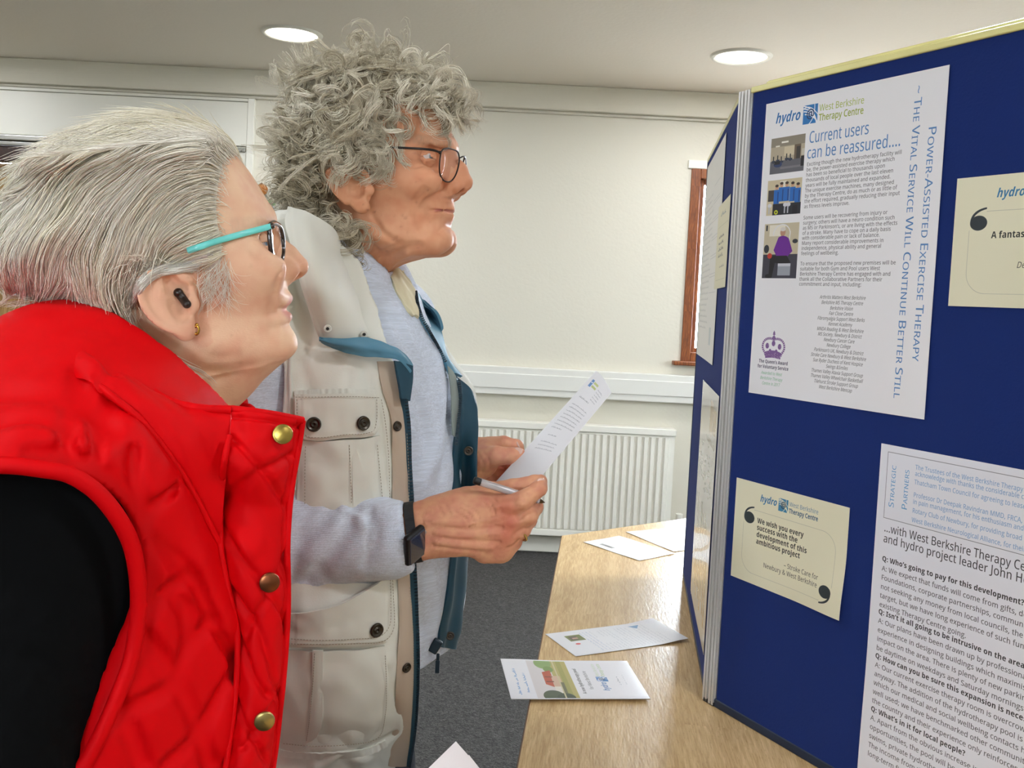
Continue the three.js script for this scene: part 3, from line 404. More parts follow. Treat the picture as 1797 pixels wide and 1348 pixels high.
// surface nets over a box, with empty blocks skipped, vertices pulled onto the surface, normals from the field
function nets(f, lo, hi, cell, opt = {}) {
  const nx = Math.ceil((hi[0] - lo[0]) / cell) + 1, ny = Math.ceil((hi[1] - lo[1]) / cell) + 1, nz = Math.ceil((hi[2] - lo[2]) / cell) + 1;
  const G = new Float32Array(nx * ny * nz), B = opt.block || 6, slack = opt.slack || 1.35, half = B * cell * 0.5, rad = half * 1.733 * slack + cell * 2;
  for (let k = 0; k < nz; k += B) for (let j = 0; j < ny; j += B) for (let i = 0; i < nx; i += B) {
    const d = f(lo[0] + i * cell + half, lo[1] + j * cell + half, lo[2] + k * cell + half), far = Math.abs(d) > rad, ke = Math.min(nz, k + B), je = Math.min(ny, j + B), ie = Math.min(nx, i + B);
    for (let c = k; c < ke; c++) for (let b = j; b < je; b++) for (let a = i; a < ie; a++) G[(c * ny + b) * nx + a] = far ? d : f(lo[0] + a * cell, lo[1] + b * cell, lo[2] + c * cell);
  }
  const id = new Int32Array(nx * ny * nz).fill(-1), P = [], sx = 1, sy = nx, sz = nx * ny;
  const E = [[0, 1], [0, 2], [0, 4], [1, 3], [1, 5], [2, 3], [2, 6], [3, 7], [4, 5], [4, 6], [5, 7], [6, 7]], off = [0, sx, sy, sx + sy, sz, sz + sx, sz + sy, sz + sx + sy];
  for (let k = 0; k < nz - 1; k++) for (let j = 0; j < ny - 1; j++) for (let i = 0; i < nx - 1; i++) {
    const q = (k * ny + j) * nx + i; let m = 0; for (let c = 0; c < 8; c++) if (G[q + off[c]] < 0) m |= 1 << c;
    if (m === 0 || m === 255) continue;
    let x = 0, y = 0, z = 0, n = 0;
    for (const [a, b] of E) { if (((m >> a) & 1) === ((m >> b) & 1)) continue; const ga = G[q + off[a]], gb = G[q + off[b]], t = ga / (ga - gb); x += (a & 1) + t * ((b & 1) - (a & 1)); y += ((a >> 1) & 1) + t * (((b >> 1) & 1) - ((a >> 1) & 1)); z += (a >> 2) + t * ((b >> 2) - (a >> 2)); n++; }
    id[q] = P.length / 3; P.push(lo[0] + (i + x / n) * cell, lo[1] + (j + y / n) * cell, lo[2] + (k + z / n) * cell);
  }
  const I = [], quad = (a, b, c, d, flip) => { if (a < 0 || b < 0 || c < 0 || d < 0) return; flip ? I.push(a, c, b, a, d, c) : I.push(a, b, c, a, c, d); };
  for (let k = 1; k < nz - 1; k++) for (let j = 1; j < ny - 1; j++) for (let i = 1; i < nx - 1; i++) {
    const q = (k * ny + j) * nx + i, s = G[q] < 0;
    if (s !== G[q + sx] < 0) quad(id[q - sy - sz], id[q - sz], id[q], id[q - sy], !s);
    if (s !== G[q + sy] < 0) quad(id[q - sx - sz], id[q - sx], id[q], id[q - sz], !s);
    if (s !== G[q + sz] < 0) quad(id[q - sx - sy], id[q - sy], id[q], id[q - sx], !s);
  }
  const n = P.length / 3, N = new Float32Array(P.length), e = opt.eps || cell * 0.4;
  const grad = (x, y, z) => { const a = f(x + e, y - e, z - e), b = f(x - e, y - e, z + e), c = f(x - e, y + e, z - e), d = f(x + e, y + e, z + e); return [(a - b - c + d) / (4 * e), (-a - b + c + d) / (4 * e), (-a + b - c + d) / (4 * e)]; };
  for (let v = 0; v < n; v++) {
    let x = P[3 * v], y = P[3 * v + 1], z = P[3 * v + 2];
    for (let it = 0; it < (opt.pull ?? 2); it++) { const d = f(x, y, z), g = grad(x, y, z), L = g[0] * g[0] + g[1] * g[1] + g[2] * g[2]; if (L < 1e-6) break; const s = clamp(d / L, -cell * 0.6, cell * 0.6); x -= g[0] * s; y -= g[1] * s; z -= g[2] * s; }
    P[3 * v] = x; P[3 * v + 1] = y; P[3 * v + 2] = z;
    const g = grad(x, y, z), L = Math.hypot(...g) || 1; N[3 * v] = g[0] / L; N[3 * v + 1] = g[1] / L; N[3 * v + 2] = g[2] / L;
  }
  const g = new THREE.BufferGeometry(); g.setAttribute('position', new THREE.Float32BufferAttribute(P, 3)); g.setAttribute('normal', new THREE.BufferAttribute(N, 3)); g.setIndex(I); return g;
}
// where the sight line through a pixel of the photograph meets a field
function hit(f, px, py, from = 0.35, to = 2.2) {
  const d = rayOf(px, py), L = d.length(); let t = from;
  for (let i = 0; i < 400 && t < to; i++) { const v = f(EYE.x + d.x * t, EYE.y + d.y * t, EYE.z + d.z * t); if (v < 0.00025) return EYE.clone().addScaledVector(d, t); t += Math.max(0.0002, v * 0.55) / L; }
  return null;
}
const hitLine = (f, pts, n = 3) => { const q = pts.map(([x, y]) => hit(f, x, y)).filter(Boolean); return q.length > 1 ? smoothLine(q, q.length * n) : q; };
// per-vertex colour (linear) and uv from functions of position and normal
function paint(g, fn) { const p = g.attributes.position, n = g.attributes.normal, c = new Float32Array(p.count * 3); for (let i = 0; i < p.count; i++) { const q = fn(p.getX(i), p.getY(i), p.getZ(i), n.getX(i), n.getY(i), n.getZ(i)); c[3 * i] = q[0]; c[3 * i + 1] = q[1]; c[3 * i + 2] = q[2]; } g.setAttribute('color', new THREE.BufferAttribute(c, 3)); return g; }
function uvBy(g, fn) { const p = g.attributes.position, u = new Float32Array(p.count * 2); for (let i = 0; i < p.count; i++) { const q = fn(p.getX(i), p.getY(i), p.getZ(i)); u[2 * i] = q[0]; u[2 * i + 1] = q[1]; } g.setAttribute('uv', new THREE.BufferAttribute(u, 2)); return g; }
const lin = (hex) => { const c = new THREE.Color(hex); return [c.r, c.g, c.b]; };
const mix3 = (a, b, t) => [lerp(a[0], b[0], t), lerp(a[1], b[1], t), lerp(a[2], b[2], t)];
// piecewise cubic through given points (monotone key), for profiles
function spline(pts) {
  pts = pts.slice().sort((a, b) => a[0] - b[0]).filter((p, i, q) => !i || p[0] - q[i - 1][0] > 1e-5); const n = pts.length, m0 = 0, m = pts.map((p, i) => i === 0 ? (pts[1][1] - p[1]) / (pts[1][0] - p[0]) : i === n - 1 ? (p[1] - pts[i - 1][1]) / (p[0] - pts[i - 1][0]) : 0.5 * ((pts[i + 1][1] - p[1]) / (pts[i + 1][0] - p[0]) + (p[1] - pts[i - 1][1]) / (p[0] - pts[i - 1][0])));
  return (x) => { if (x <= pts[0][0]) return pts[0][1]; if (x >= pts[n - 1][0]) return pts[n - 1][1]; let i = 1; while (pts[i][0] < x) i++; const a = pts[i - 1], b = pts[i], h = b[0] - a[0], t = (x - a[0]) / h, t2 = t * t, t3 = t2 * t; return (2 * t3 - 3 * t2 + 1) * a[1] + (t3 - 2 * t2 + t) * h * m[i - 1] + (-2 * t3 + 3 * t2) * b[1] + (t3 - t2) * h * m[i]; };
}
// a frame of its own: origin, yaw (towards the camera), pitch (chin up), roll; x ahead, y up, z to the right-hand side
class Frame {
  constructor(o, yaw, pitch = 0, roll = 0) { this.m = new THREE.Matrix4().makeRotationY(-yaw).multiply(new THREE.Matrix4().makeRotationZ(pitch)).multiply(new THREE.Matrix4().makeRotationX(roll)).setPosition(o); this.i = this.m.clone().invert(); const e = this.i.elements; this.e = e; }
  to(x, y, z) { return V(x, y, z).applyMatrix4(this.m); }
  local(p) { return p.clone().applyMatrix4(this.i); }
  L(px, py, zl = 0) { const d = rayOf(px, py).transformDirection(this.i), o = this.local(EYE); return o.addScaledVector(d, (zl - o.z) / d.z); }   // sight line meets the plane z = zl of this frame
  wrap(f) { const e = this.e; return (x, y, z) => f(e[0] * x + e[4] * y + e[8] * z + e[12], e[1] * x + e[5] * y + e[9] * z + e[13], e[2] * x + e[6] * y + e[10] * z + e[14]); }
}
// engraved creases: [line, depth, width]; bumps have negative depth
const crease = (list, x, y, z) => { let s = 0; for (const c of list) { const d2 = c[0].d2(x, y, z); if (d2 < c[0].reach2) s += c[1] * Math.exp(-d2 / (c[2] * c[2])); } return s; };
const creaseOf = (f, pts, depth, width, n = 4) => [new Line3(hitLine(f, pts, n), width * 2.6), depth, width];
// a closed sheet of cloth through rows of points
function cloth(rows, th, nu = 24, nv = 24, fn) {
  const cu = rows.map((r) => new THREE.CatmullRomCurve3(r, false, 'centripetal').getPoints(nu)), P = [];
  for (let j = 0; j <= nv; j++) P.push([]);
  for (let i = 0; i <= nu; i++) { const c = cu.length > 1 ? new THREE.CatmullRomCurve3(cu.map((r) => r[i]), false, 'centripetal').getPoints(nv) : [cu[0][i]]; for (let j = 0; j <= nv; j++) P[j].push(c[j]); }
  return thick(P, th, fn);
}
function thick(P, th, fn) {
  const nv = P.length - 1, nu = P[0].length - 1, N = P.map((r) => r.map(() => V())), a = V(), b = V();
  const q = (j, i) => P[clamp(j, 0, nv)][clamp(i, 0, nu)];
  const norm = () => { for (let j = 0; j <= nv; j++) for (let i = 0; i <= nu; i++) { a.subVectors(q(j, i + 1), q(j, i - 1)); b.subVectors(q(j + 1, i), q(j - 1, i)); N[j][i].crossVectors(b, a).normalize(); } };
  norm(); const mid = P[nv >> 1][nu >> 1], flip = N[nv >> 1][nu >> 1].dot(V().subVectors(EYE, mid)) < 0 ? -1 : 1;
  if (fn) { for (let j = 0; j <= nv; j++) for (let i = 0; i <= nu; i++) P[j][i] = P[j][i].clone().addScaledVector(N[j][i], flip * fn(i / nu, j / nv, P[j][i])); norm(); }
  const pos = [], idx = [], uv = [], W = nu + 1, C = W * (nv + 1);
  for (const s of [0, 1]) for (let j = 0; j <= nv; j++) for (let i = 0; i <= nu; i++) { const p = P[j][i].clone().addScaledVector(N[j][i], flip * (s ? -th : 0)); pos.push(p.x, p.y, p.z); uv.push(i / nu, 1 - j / nv); }
  const quad = (x, y, z, w, f) => f ? idx.push(x, z, y, x, w, z) : idx.push(x, y, z, x, z, w);
  for (let j = 0; j < nv; j++) for (let i = 0; i < nu; i++) { const k = j * W + i; quad(k, k + 1, k + 1 + W, k + W, flip > 0); quad(C + k, C + k + 1, C + k + 1 + W, C + k + W, flip < 0); }
  const front = idx.length; const rim = (k, l) => quad(k, l, C + l, C + k, flip < 0);
  for (let i = 0; i < nu; i++) { rim(i, i + 1); rim(nv * W + i + 1, nv * W + i); } for (let j = 0; j < nv; j++) { rim((j + 1) * W, j * W); rim(j * W + nu, (j + 1) * W + nu); }
  const g = new THREE.BufferGeometry(); g.setAttribute('position', new THREE.Float32BufferAttribute(pos, 3)); g.setAttribute('uv', new THREE.Float32BufferAttribute(uv, 2)); g.setIndex(idx);
  // rims get vertices of their own so that both faces stay smooth
  const h = g.toNonIndexed(), parts = [[0, front], [front, idx.length - front]].map(([s, c]) => { const k = new THREE.BufferGeometry(); for (const n of ['position', 'uv']) k.setAttribute(n, new THREE.BufferAttribute(h.attributes[n].array.slice(s * h.attributes[n].itemSize, (s + c) * h.attributes[n].itemSize), h.attributes[n].itemSize)); const m = mergeVertices(k, 1e-6); m.computeVertexNormals(); return m.toNonIndexed(); });
  return mergeGeometries(parts);
}
// many thin tapered hairs in one geometry: each is {p: [Vector3...], r, c: [r,g,b]}
function hairGeo(strands, sides = 3) {
  let nv = 0, ni = 0; for (const s of strands) { nv += s.p.length * sides; ni += (s.p.length - 1) * sides * 6; }
  const pos = new Float32Array(nv * 3), nor = new Float32Array(nv * 3), col = new Float32Array(nv * 3), idx = new Uint32Array(ni); let v = 0, q = 0; const t = V(), a = V(), b = V();
  for (const s of strands) {
    const n = s.p.length, v0 = v; a.set(0.3, 0.8, 0.5);
    for (let i = 0; i < n; i++) {
      t.subVectors(s.p[Math.min(n - 1, i + 1)], s.p[Math.max(0, i - 1)]).normalize(); a.addScaledVector(t, -a.dot(t)); if (a.lengthSq() < 1e-6) a.set(t.y, t.z, t.x); a.normalize(); b.crossVectors(t, a);
      const u = i / (n - 1), r = s.r * (0.35 + 0.65 * Math.sin(Math.PI * Math.min(1, 0.25 + u * 0.75))) * (u > 0.97 ? 0.5 : 1), sh = s.e ? lerp(1, s.e, u) : 1;
      for (let k = 0; k < sides; k++) { const w = k * 2 * Math.PI / sides, cs = Math.cos(w), sn = Math.sin(w), nx = a.x * cs + b.x * sn, ny = a.y * cs + b.y * sn, nz = a.z * cs + b.z * sn, o = v * 3; pos[o] = s.p[i].x + nx * r; pos[o + 1] = s.p[i].y + ny * r; pos[o + 2] = s.p[i].z + nz * r; nor[o] = nx; nor[o + 1] = ny; nor[o + 2] = nz; col[o] = s.c[0] * sh; col[o + 1] = s.c[1] * sh; col[o + 2] = s.c[2] * sh; v++; }
    }
    for (let i = 0; i < n - 1; i++) for (let k = 0; k < sides; k++) { const A = v0 + i * sides + k, B = v0 + i * sides + (k + 1) % sides; idx[q++] = A; idx[q++] = B; idx[q++] = A + sides; idx[q++] = B; idx[q++] = B + sides; idx[q++] = A + sides; }
  }
  const g = new THREE.BufferGeometry(); g.setAttribute('position', new THREE.BufferAttribute(pos, 3)); g.setAttribute('normal', new THREE.BufferAttribute(nor, 3)); g.setAttribute('color', new THREE.BufferAttribute(col, 3)); g.setIndex(new THREE.BufferAttribute(idx, 1)); return g;
}
// ---------------------------------------------------------------- shared anatomy
const sdPoly = (P, x, y) => { let d = Infinity, s = 1; for (let i = 0, j = P.length - 1; i < P.length; j = i++) { const ex = P[j][0] - P[i][0], ey = P[j][1] - P[i][1], wx = x - P[i][0], wy = y - P[i][1], t = clamp((wx * ex + wy * ey) / (ex * ex + ey * ey)), bx_ = wx - ex * t, by = wy - ey * t; d = Math.min(d, bx_ * bx_ + by * by); const a = y >= P[i][1], b = y < P[j][1], c = ex * wy > ey * wx; if ((a && b && c) || (!a && !b && !c)) s = -s; } return s * Math.sqrt(d); };
const poly2 = (pts, n) => { const c = new THREE.CatmullRomCurve3(pts.map((p) => V(p[0], p[1], 0)), true, 'centripetal').getPoints(n); c.pop(); return c.map((p) => [p.x, p.y]); };
// an ear laid out on a slanted plane of the head's frame; all lines are given as pixels of the photograph
function earField(F, o) {
  const zref = o.z0 - 0.5 * 0, toL = ([x, y]) => { const p = F.L(x, y, zref); return [p.x, p.y]; };
  const out = poly2(o.outline.map(toL), 60), xe = Math.max(...out.map((p) => p[0])), ln = (pts, z) => new Line3(smoothLine(pts.map(toL).map((p) => V(p[0], p[1], z)), pts.length * 4), 0.02);
  const helix = ln(o.helix, 0.0035), anti = ln(o.anti, 0.002), con = o.concha.map(([x, y, rx, ry, dz]) => [...toL([x, y]), rx, ry, dz]), tr = toL(o.tragus), lobe = toL(o.lobe), cx = out.reduce((s, p) => s + p[0], 0) / out.length, cy = out.reduce((s, p) => s + p[1], 0) / out.length;
  return (x, y, z) => {
    const ddx = x - cx, ddy = y - cy, ddz = z - zref; if (ddx * ddx + ddy * ddy + ddz * ddz > 0.07 * 0.07) return Math.sqrt(ddx * ddx + ddy * ddy + ddz * ddz) - 0.045;
    const zz = z - (o.z0 + o.flare * (xe - x)), e = sdPoly(out, x, y);
    let f = smax(e + 0.0015, Math.abs(zz + 0.0012) - 0.0048, 0.004);
    f = smin(f, Math.max(Math.sqrt(helix.d2(x, y, zz)) - (o.hr || 0.0036), e - 0.001), 0.004);
    f = smin(f, Math.sqrt(anti.d2(x, y, zz)) - 0.0032, 0.006);
    f = smin(f, ell(x, y, zz, lobe[0], lobe[1], 0.0005, 0.0085, 0.010, 0.0048), 0.005);
    for (const c of con) f = smax(f, -ell(x, y, zz, c[0], c[1], (c[4] || 0.005) + 0.0012, c[2], c[3], 0.0082), 0.003);
    f = smin(f, ell(x, y, zz, tr[0], tr[1], 0.001, 0.005, 0.0065, 0.0045), 0.004);
    return f;
  };
}
// eyelids: a shell around the eyeball, open between two planes
const lids = (x, y, z, c, r, up, lo, tilt, k = 0.0012) => { const dx = x - c.x, dy = y - c.y, dz = z - c.z, s = Math.sqrt(dx * dx + dy * dy + dz * dz) - r, h = dy - tilt * dz; const U = smax(s, -(h - up * dx * 1.0 - 0.0005), k), Lo = smax(s, h - lo * dx + 0.0005, k); return Math.min(U, Lo); };
M.eyeWhite = phys({ color: '#e6ddd6', roughness: 0.15, clearcoat: 1 });
function eyeballs(F, c, r, iris, parent, look) {
  for (const s of [1, -1]) {
    const p = F.to(c.x, c.y, c.z * s), g = new THREE.SphereGeometry(r, 32, 24), col = new Float32Array(g.attributes.position.count * 3), d = V(look[0], look[1], look[2] * s).normalize().transformDirection(F.m);
    const P = g.attributes.position; for (let i = 0; i < P.count; i++) { const a = V().fromBufferAttribute(P, i).normalize().dot(d), q = a > 0.975 ? [0.01, 0.01, 0.01] : a > 0.885 ? lin(iris) : [0.55, 0.46, 0.41]; col.set(q, 3 * i); }
    g.setAttribute('color', new THREE.BufferAttribute(col, 3)); g.translate(p.x, p.y, p.z); mesh('eye', g, M.eye, parent);
  }
}
M.eye = phys({ vertexColors: true, roughness: 0.12, clearcoat: 1 });
const skinPores = dataTex(256, (u, v) => { const a = tnoise(u, v, 64, 1), b = tnoise(u, v, 128, 2); return 0.6 * a + 0.4 * b; }, false, [22, 22]);
const skinMat = (o = {}) => phys({ vertexColors: true, roughness: 0.52, specularIntensity: 0.45, bumpMap: skinPores, bumpScale: 0.0001, sheen: 0.12, sheenRoughness: 0.5, sheenColor: new THREE.Color('#ffd9c4'), ...o });


// a head from its profile: F its frame, every point a pixel of the photograph laid on the head's middle plane (or on the plane z where a third number is given)
function headField(F, c) {
  const L = (x, y, z = 0) => F.L(x, y, z), P3 = (a) => L(a[0], a[1], a[2] || 0), S = c.size || 1;
  const XF = spline(c.prof.map((a) => { const p = P3(a); return [p.y, p.x]; })), HW = spline(c.hw.map(([x, y, h]) => [L(x, y).y, h])), XC = spline(c.xc.map(([x, y, v]) => [L(x, y).y, v]));
  const eb = P3(c.eye), eye = V(eb.x - (c.eyeIn || 0.0115), eb.y, c.eye[2]), m = {}; for (const k of ['n0', 'n1', 'n2', 'sep', 'ala', 'lipU', 'lipL', 'jawF', 'gon', 'throat0', 'throat1', 'throat2', 'nk0', 'nk1', 'skull', 'under', 'under2', 'cheek']) m[k] = P3(c[k]);
  const brow = c.brow.map(P3), ear = earField(F, c.ear), uN = (() => { const d = m.under2.clone().sub(m.under), n = V(d.y, -d.x, 0).normalize(); if (n.y > 0) n.negate(); return n; })();
  const gon = V(m.gon.x, m.gon.y, c.gonZ), jf = V(m.jawF.x, m.jawF.y, 0.016), th0 = V(m.throat0.x, m.throat0.y, 0), nb = V(m.n0.x - 0.006, m.n0.y - 0.012, 0.008), na = V(m.ala.x - 0.004, m.ala.y, 0.011), n2b = V(m.n2.x - 0.001, m.n2.y, 0), sb = V(m.sep.x - 0.006, m.sep.y, 0), nr = c.noseR || [0.0062, 0.0078, 0.0108];
  const f0 = (x, y, z) => {
    const az = Math.abs(z), h = HW(y), xc = XC(y), xf = Math.max(XF(y), xc + 0.012), u = x > xc ? (x - xc) / (xf - xc) : (xc - x) / (0.085 * S), nrm = Math.pow(Math.pow(u, 2.1) + Math.pow(az / h, 2.3), 1 / 2.2);
    let f = (nrm - 1) * Math.min(h, xf - xc) * 0.95; f = smax(f, y - c.top, 0.02); f = smax(f, (x - m.under.x) * uN.x + (y - m.under.y) * uN.y - 0.002, 0.012);
    f = smin(f, ell(x, y, z, m.skull.x, m.skull.y, 0, c.skullR[0], c.skullR[1], c.skullR[2]), 0.03);
    if (f > 0.09) return f - 0.02;
    f = smin(f, ell(x, y, az, m.cheek.x, m.cheek.y, c.cheek[2], c.cheekR[0], c.cheekR[1], c.cheekR[2]), 0.025);
    f = smin(f, cap(x, y, az, gon, jf, 0.013, 0.012), 0.022); f = smin(f, cap(x, y, z, m.nk0, m.nk1, c.neckR[0], c.neckR[1]), 0.03);
    f = smin(f, cap(x, y, z, th0, m.throat1, c.throatR, c.throatR), 0.02); f = smin(f, cap(x, y, z, m.throat1, m.throat2, c.throatR, c.throatR), 0.02);
    f = smin(f, Math.min(cap(x, y, az, brow[0], brow[1], 0.006, 0.0065), cap(x, y, az, brow[1], brow[2], 0.0065, 0.005)) + (c.browIn || 0), 0.014);
    f = smax(f, -ell(x, y, az, eye.x + 0.012, eye.y - 0.001, 0.036, 0.015, 0.0115, 0.021), 0.014);
    f = smin(f, cap(x, y, z, m.n0, m.n1, nr[0], nr[1]), 0.012); f = smin(f, cap(x, y, z, m.n1, n2b, nr[1], nr[2]), 0.008); f = smin(f, cap(x, y, az, nb, na, 0.007, 0.0085), 0.014);
    f = smin(f, ell(x, y, az, m.ala.x - 0.001, m.ala.y, 0.0122, 0.0112, 0.0092, 0.0072), 0.006); f = smin(f, cap(x, y, z, m.n2, sb, 0.006, 0.005), 0.008);
    return smax(f, -ell(x, y, az, m.sep.x - 0.001, m.sep.y + 0.0005, 0.0078, 0.0085, 0.0045, 0.0042), 0.003);
  };
  const w0 = F.wrap(f0), corner = F.local(hit(w0, ...c.corner)), U = [V(m.lipU.x, m.lipU.y, 0), V(L(...c.lipUm).x, L(...c.lipUm).y, corner.z * 0.55), V(corner.x - 0.003, corner.y, corner.z - 0.003)], D = [V(m.lipL.x, m.lipL.y, 0), V(L(...c.lipLm).x, L(...c.lipLm).y, corner.z * 0.55), V(corner.x - 0.004, corner.y - 0.002, corner.z - 0.003)];
  const lip = (x, y, az, P, a, b, d) => Math.min(cap(x, y, az, P[0], P[1], a, b), cap(x, y, az, P[1], P[2], b, d)), lr = c.lipR || [0.0048, 0.0056];
  const f1 = (x, y, z) => {
    const az = Math.abs(z); let f = f0(x, y, z); if (f > 0.03) return Math.min(f, ear(x, y, az)); 
    f = smin(f, lip(x, y, az, U, lr[0], lr[0] * 0.88, 0.002), 0.005); f = smin(f, lip(x, y, az, D, lr[1], lr[1] * 0.88, 0.002), 0.005);
    f = Math.min(f, lids(x, y, az, eye, 0.0131, c.lidU ?? 0.08, c.lidL ?? -0.14, 0.02)); return smin(f, ear(x, y, az), 0.006);
  };
  const w1 = F.wrap(f1), C = []; for (const [pts, d, w] of c.creases) { const l = hitLine(w1, pts, 4); if (l.length > 1) C.push([new Line3(l.map((p) => F.local(p)), w * 2.6), d, w]); }
  const mouth = new Line3(smoothLine([...c.mouth.map((a, i) => V(L(a[0], a[1]).x, L(a[0], a[1]).y, corner.z * [0, 0.6][i])), corner], 10), 0.008), mw = c.mouthGap || [0.0034, 0.0017];
  const f = (x, y, z) => { let d = f1(x, y, z); if (Math.abs(d) > 0.012) return d; const az = Math.abs(z); d += crease(C, x, y, az); const m2 = mouth.d2(x, y, az); return d + mw[0] * Math.exp(-m2 / (mw[1] * mw[1])); };
  const lipLines = [new Line3(U, 0.01), new Line3(D, 0.01)];
  return { f, w: F.wrap(f), eye, corner, lipD: (x, y, z) => Math.sqrt(Math.min(lipLines[0].d2(x, y, Math.abs(z)), lipLines[1].d2(x, y, Math.abs(z)))), m, L };
}

// ---------------------------------------------------------------- heads of the two people
const MH = new Frame(at(640, 345, -1.2), 0.20);
const mHead = headField(MH, {
  prof: [[700, 136], [735, 156], [764, 180], [780, 211], [787, 236], [788.5, 252], [786, 266], [784, 278], [782, 295], [782, 315], [785, 335], [792, 347], [794, 356], [793.5, 362], [794, 368], [792, 373], [792.5, 379], [790.5, 388], [789, 397], [793, 408], [794.5, 419], [791.5, 430], [783, 438], [765, 446], [745, 452]],
  hw: [[780, 110, 0.052], [780, 150, 0.064], [780, 190, 0.069], [780, 230, 0.070], [780, 262, 0.069], [780, 285, 0.0705], [780, 310, 0.0695], [780, 340, 0.064], [780, 370, 0.057], [780, 400, 0.051], [780, 420, 0.044], [780, 440, 0.034], [780, 455, 0.026]],
  xc: [[780, 150, 0.035], [780, 260, 0.035], [780, 310, 0.030], [780, 370, 0.030], [780, 440, 0.040]], top: 0.125, eyeIn: 0.0128, lidU: -0.14, lidL: -0.14, eye: [765, 277, 0.031], brow: [[787, 254, 0.004], [779, 250, 0.020], [762, 258, 0.043]],
  n0: [792, 275], n1: [807, 298], n2: [815.5, 320], sep: [807, 336], ala: [802, 328], cheek: [735, 314, 0.051], cheekR: [0.026, 0.015, 0.013], lipU: [789.7, 368], lipL: [787.4, 379], lipUm: [781, 367.5], lipLm: [779, 377], corner: [757, 369.5], mouth: [[798, 373], [784, 372]],
  gon: [664, 415], gonZ: 0.052, jawF: [768, 430], throat0: [676, 434], throat1: [644, 468], throat2: [636, 512], throatR: 0.019, nk0: [614, 390], nk1: [570, 540], neckR: [0.052, 0.056], skull: [650, 246], skullR: [0.089, 0.083, 0.074], under: [781, 441], under2: [700, 455],
  ear: { z0: 0.0745, flare: 0.28, outline: [[600, 296], [585, 300], [583, 315], [590, 332], [603, 350], [618, 364], [634, 373], [646, 370], [651, 356], [652, 330], [648, 306], [626, 294]], helix: [[650, 312], [630, 297], [604, 297], [587, 306], [588, 322], [598, 341], [612, 357]], anti: [[632, 310], [612, 312], [606, 328], [614, 346], [628, 356]], concha: [[633, 334, 0.008, 0.010, 0.005], [630, 318, 0.010, 0.006, 0.005]], tragus: [650, 334], lobe: [637, 361] },
  creases: [[[[776, 322], [772, 336], [762, 346], [751, 354], [746, 364], [746, 376]], 0.0029, 0.005], [[[744, 330], [736, 340], [728, 352]], 0.0023, 0.0028], [[[751, 334], [738, 348], [727, 362], [723, 380]], 0.0020, 0.0028], [[[757, 371], [751, 368]], 0.0023, 0.002],
    [[[722, 378], [728, 398], [738, 412]], 0.0017, 0.003], [[[746, 384], [742, 400], [745, 414]], 0.0017, 0.0028], [[[757, 373], [752, 381], [750, 390]], 0.0020, 0.0025], [[[745, 284], [752, 290], [766, 289]], 0.0016, 0.0022], [[[716, 289], [726, 293], [740, 290]], 0.0014, 0.002], [[[748, 277], [757, 267], [768, 262], [777, 263]], 0.0038, 0.003], [[[742, 272], [736, 266]], 0.0012, 0.002],
    [[[752, 244], [764, 236], [778, 234]], 0.0013, 0.0025], [[[730, 262], [742, 254]], 0.0010, 0.002], [[[649, 350], [655, 380], [668, 402], [690, 420]], 0.0023, 0.0035], [[[662, 392], [675, 412], [700, 428]], 0.0014, 0.003], [[[672, 470], [690, 448], [712, 436], [735, 432]], 0.0041, 0.005], [[[660, 452], [682, 436], [705, 426]], 0.0017, 0.004], [[[648, 420], [664, 440], [672, 458]], 0.0017, 0.004], [[[690, 462], [702, 452], [716, 446]], -0.0032, 0.005], [[[668, 500], [672, 482], [684, 470]], -0.0029, 0.006],
    [[[772, 404], [781, 398], [790, 398]], 0.0014, 0.003], [[[800, 322], [794, 331], [795, 339]], 0.0023, 0.0026], [[[792, 350], [778, 347], [770, 343]], 0.0012, 0.002], [[[768, 296], [760, 303], [748, 305]], 0.0014, 0.003], [[[779, 308], [772, 318], [768, 330]], -0.0017, 0.006]],
});
const WH = new Frame(at(335, 525, -0.82), -0.35, 0.20);
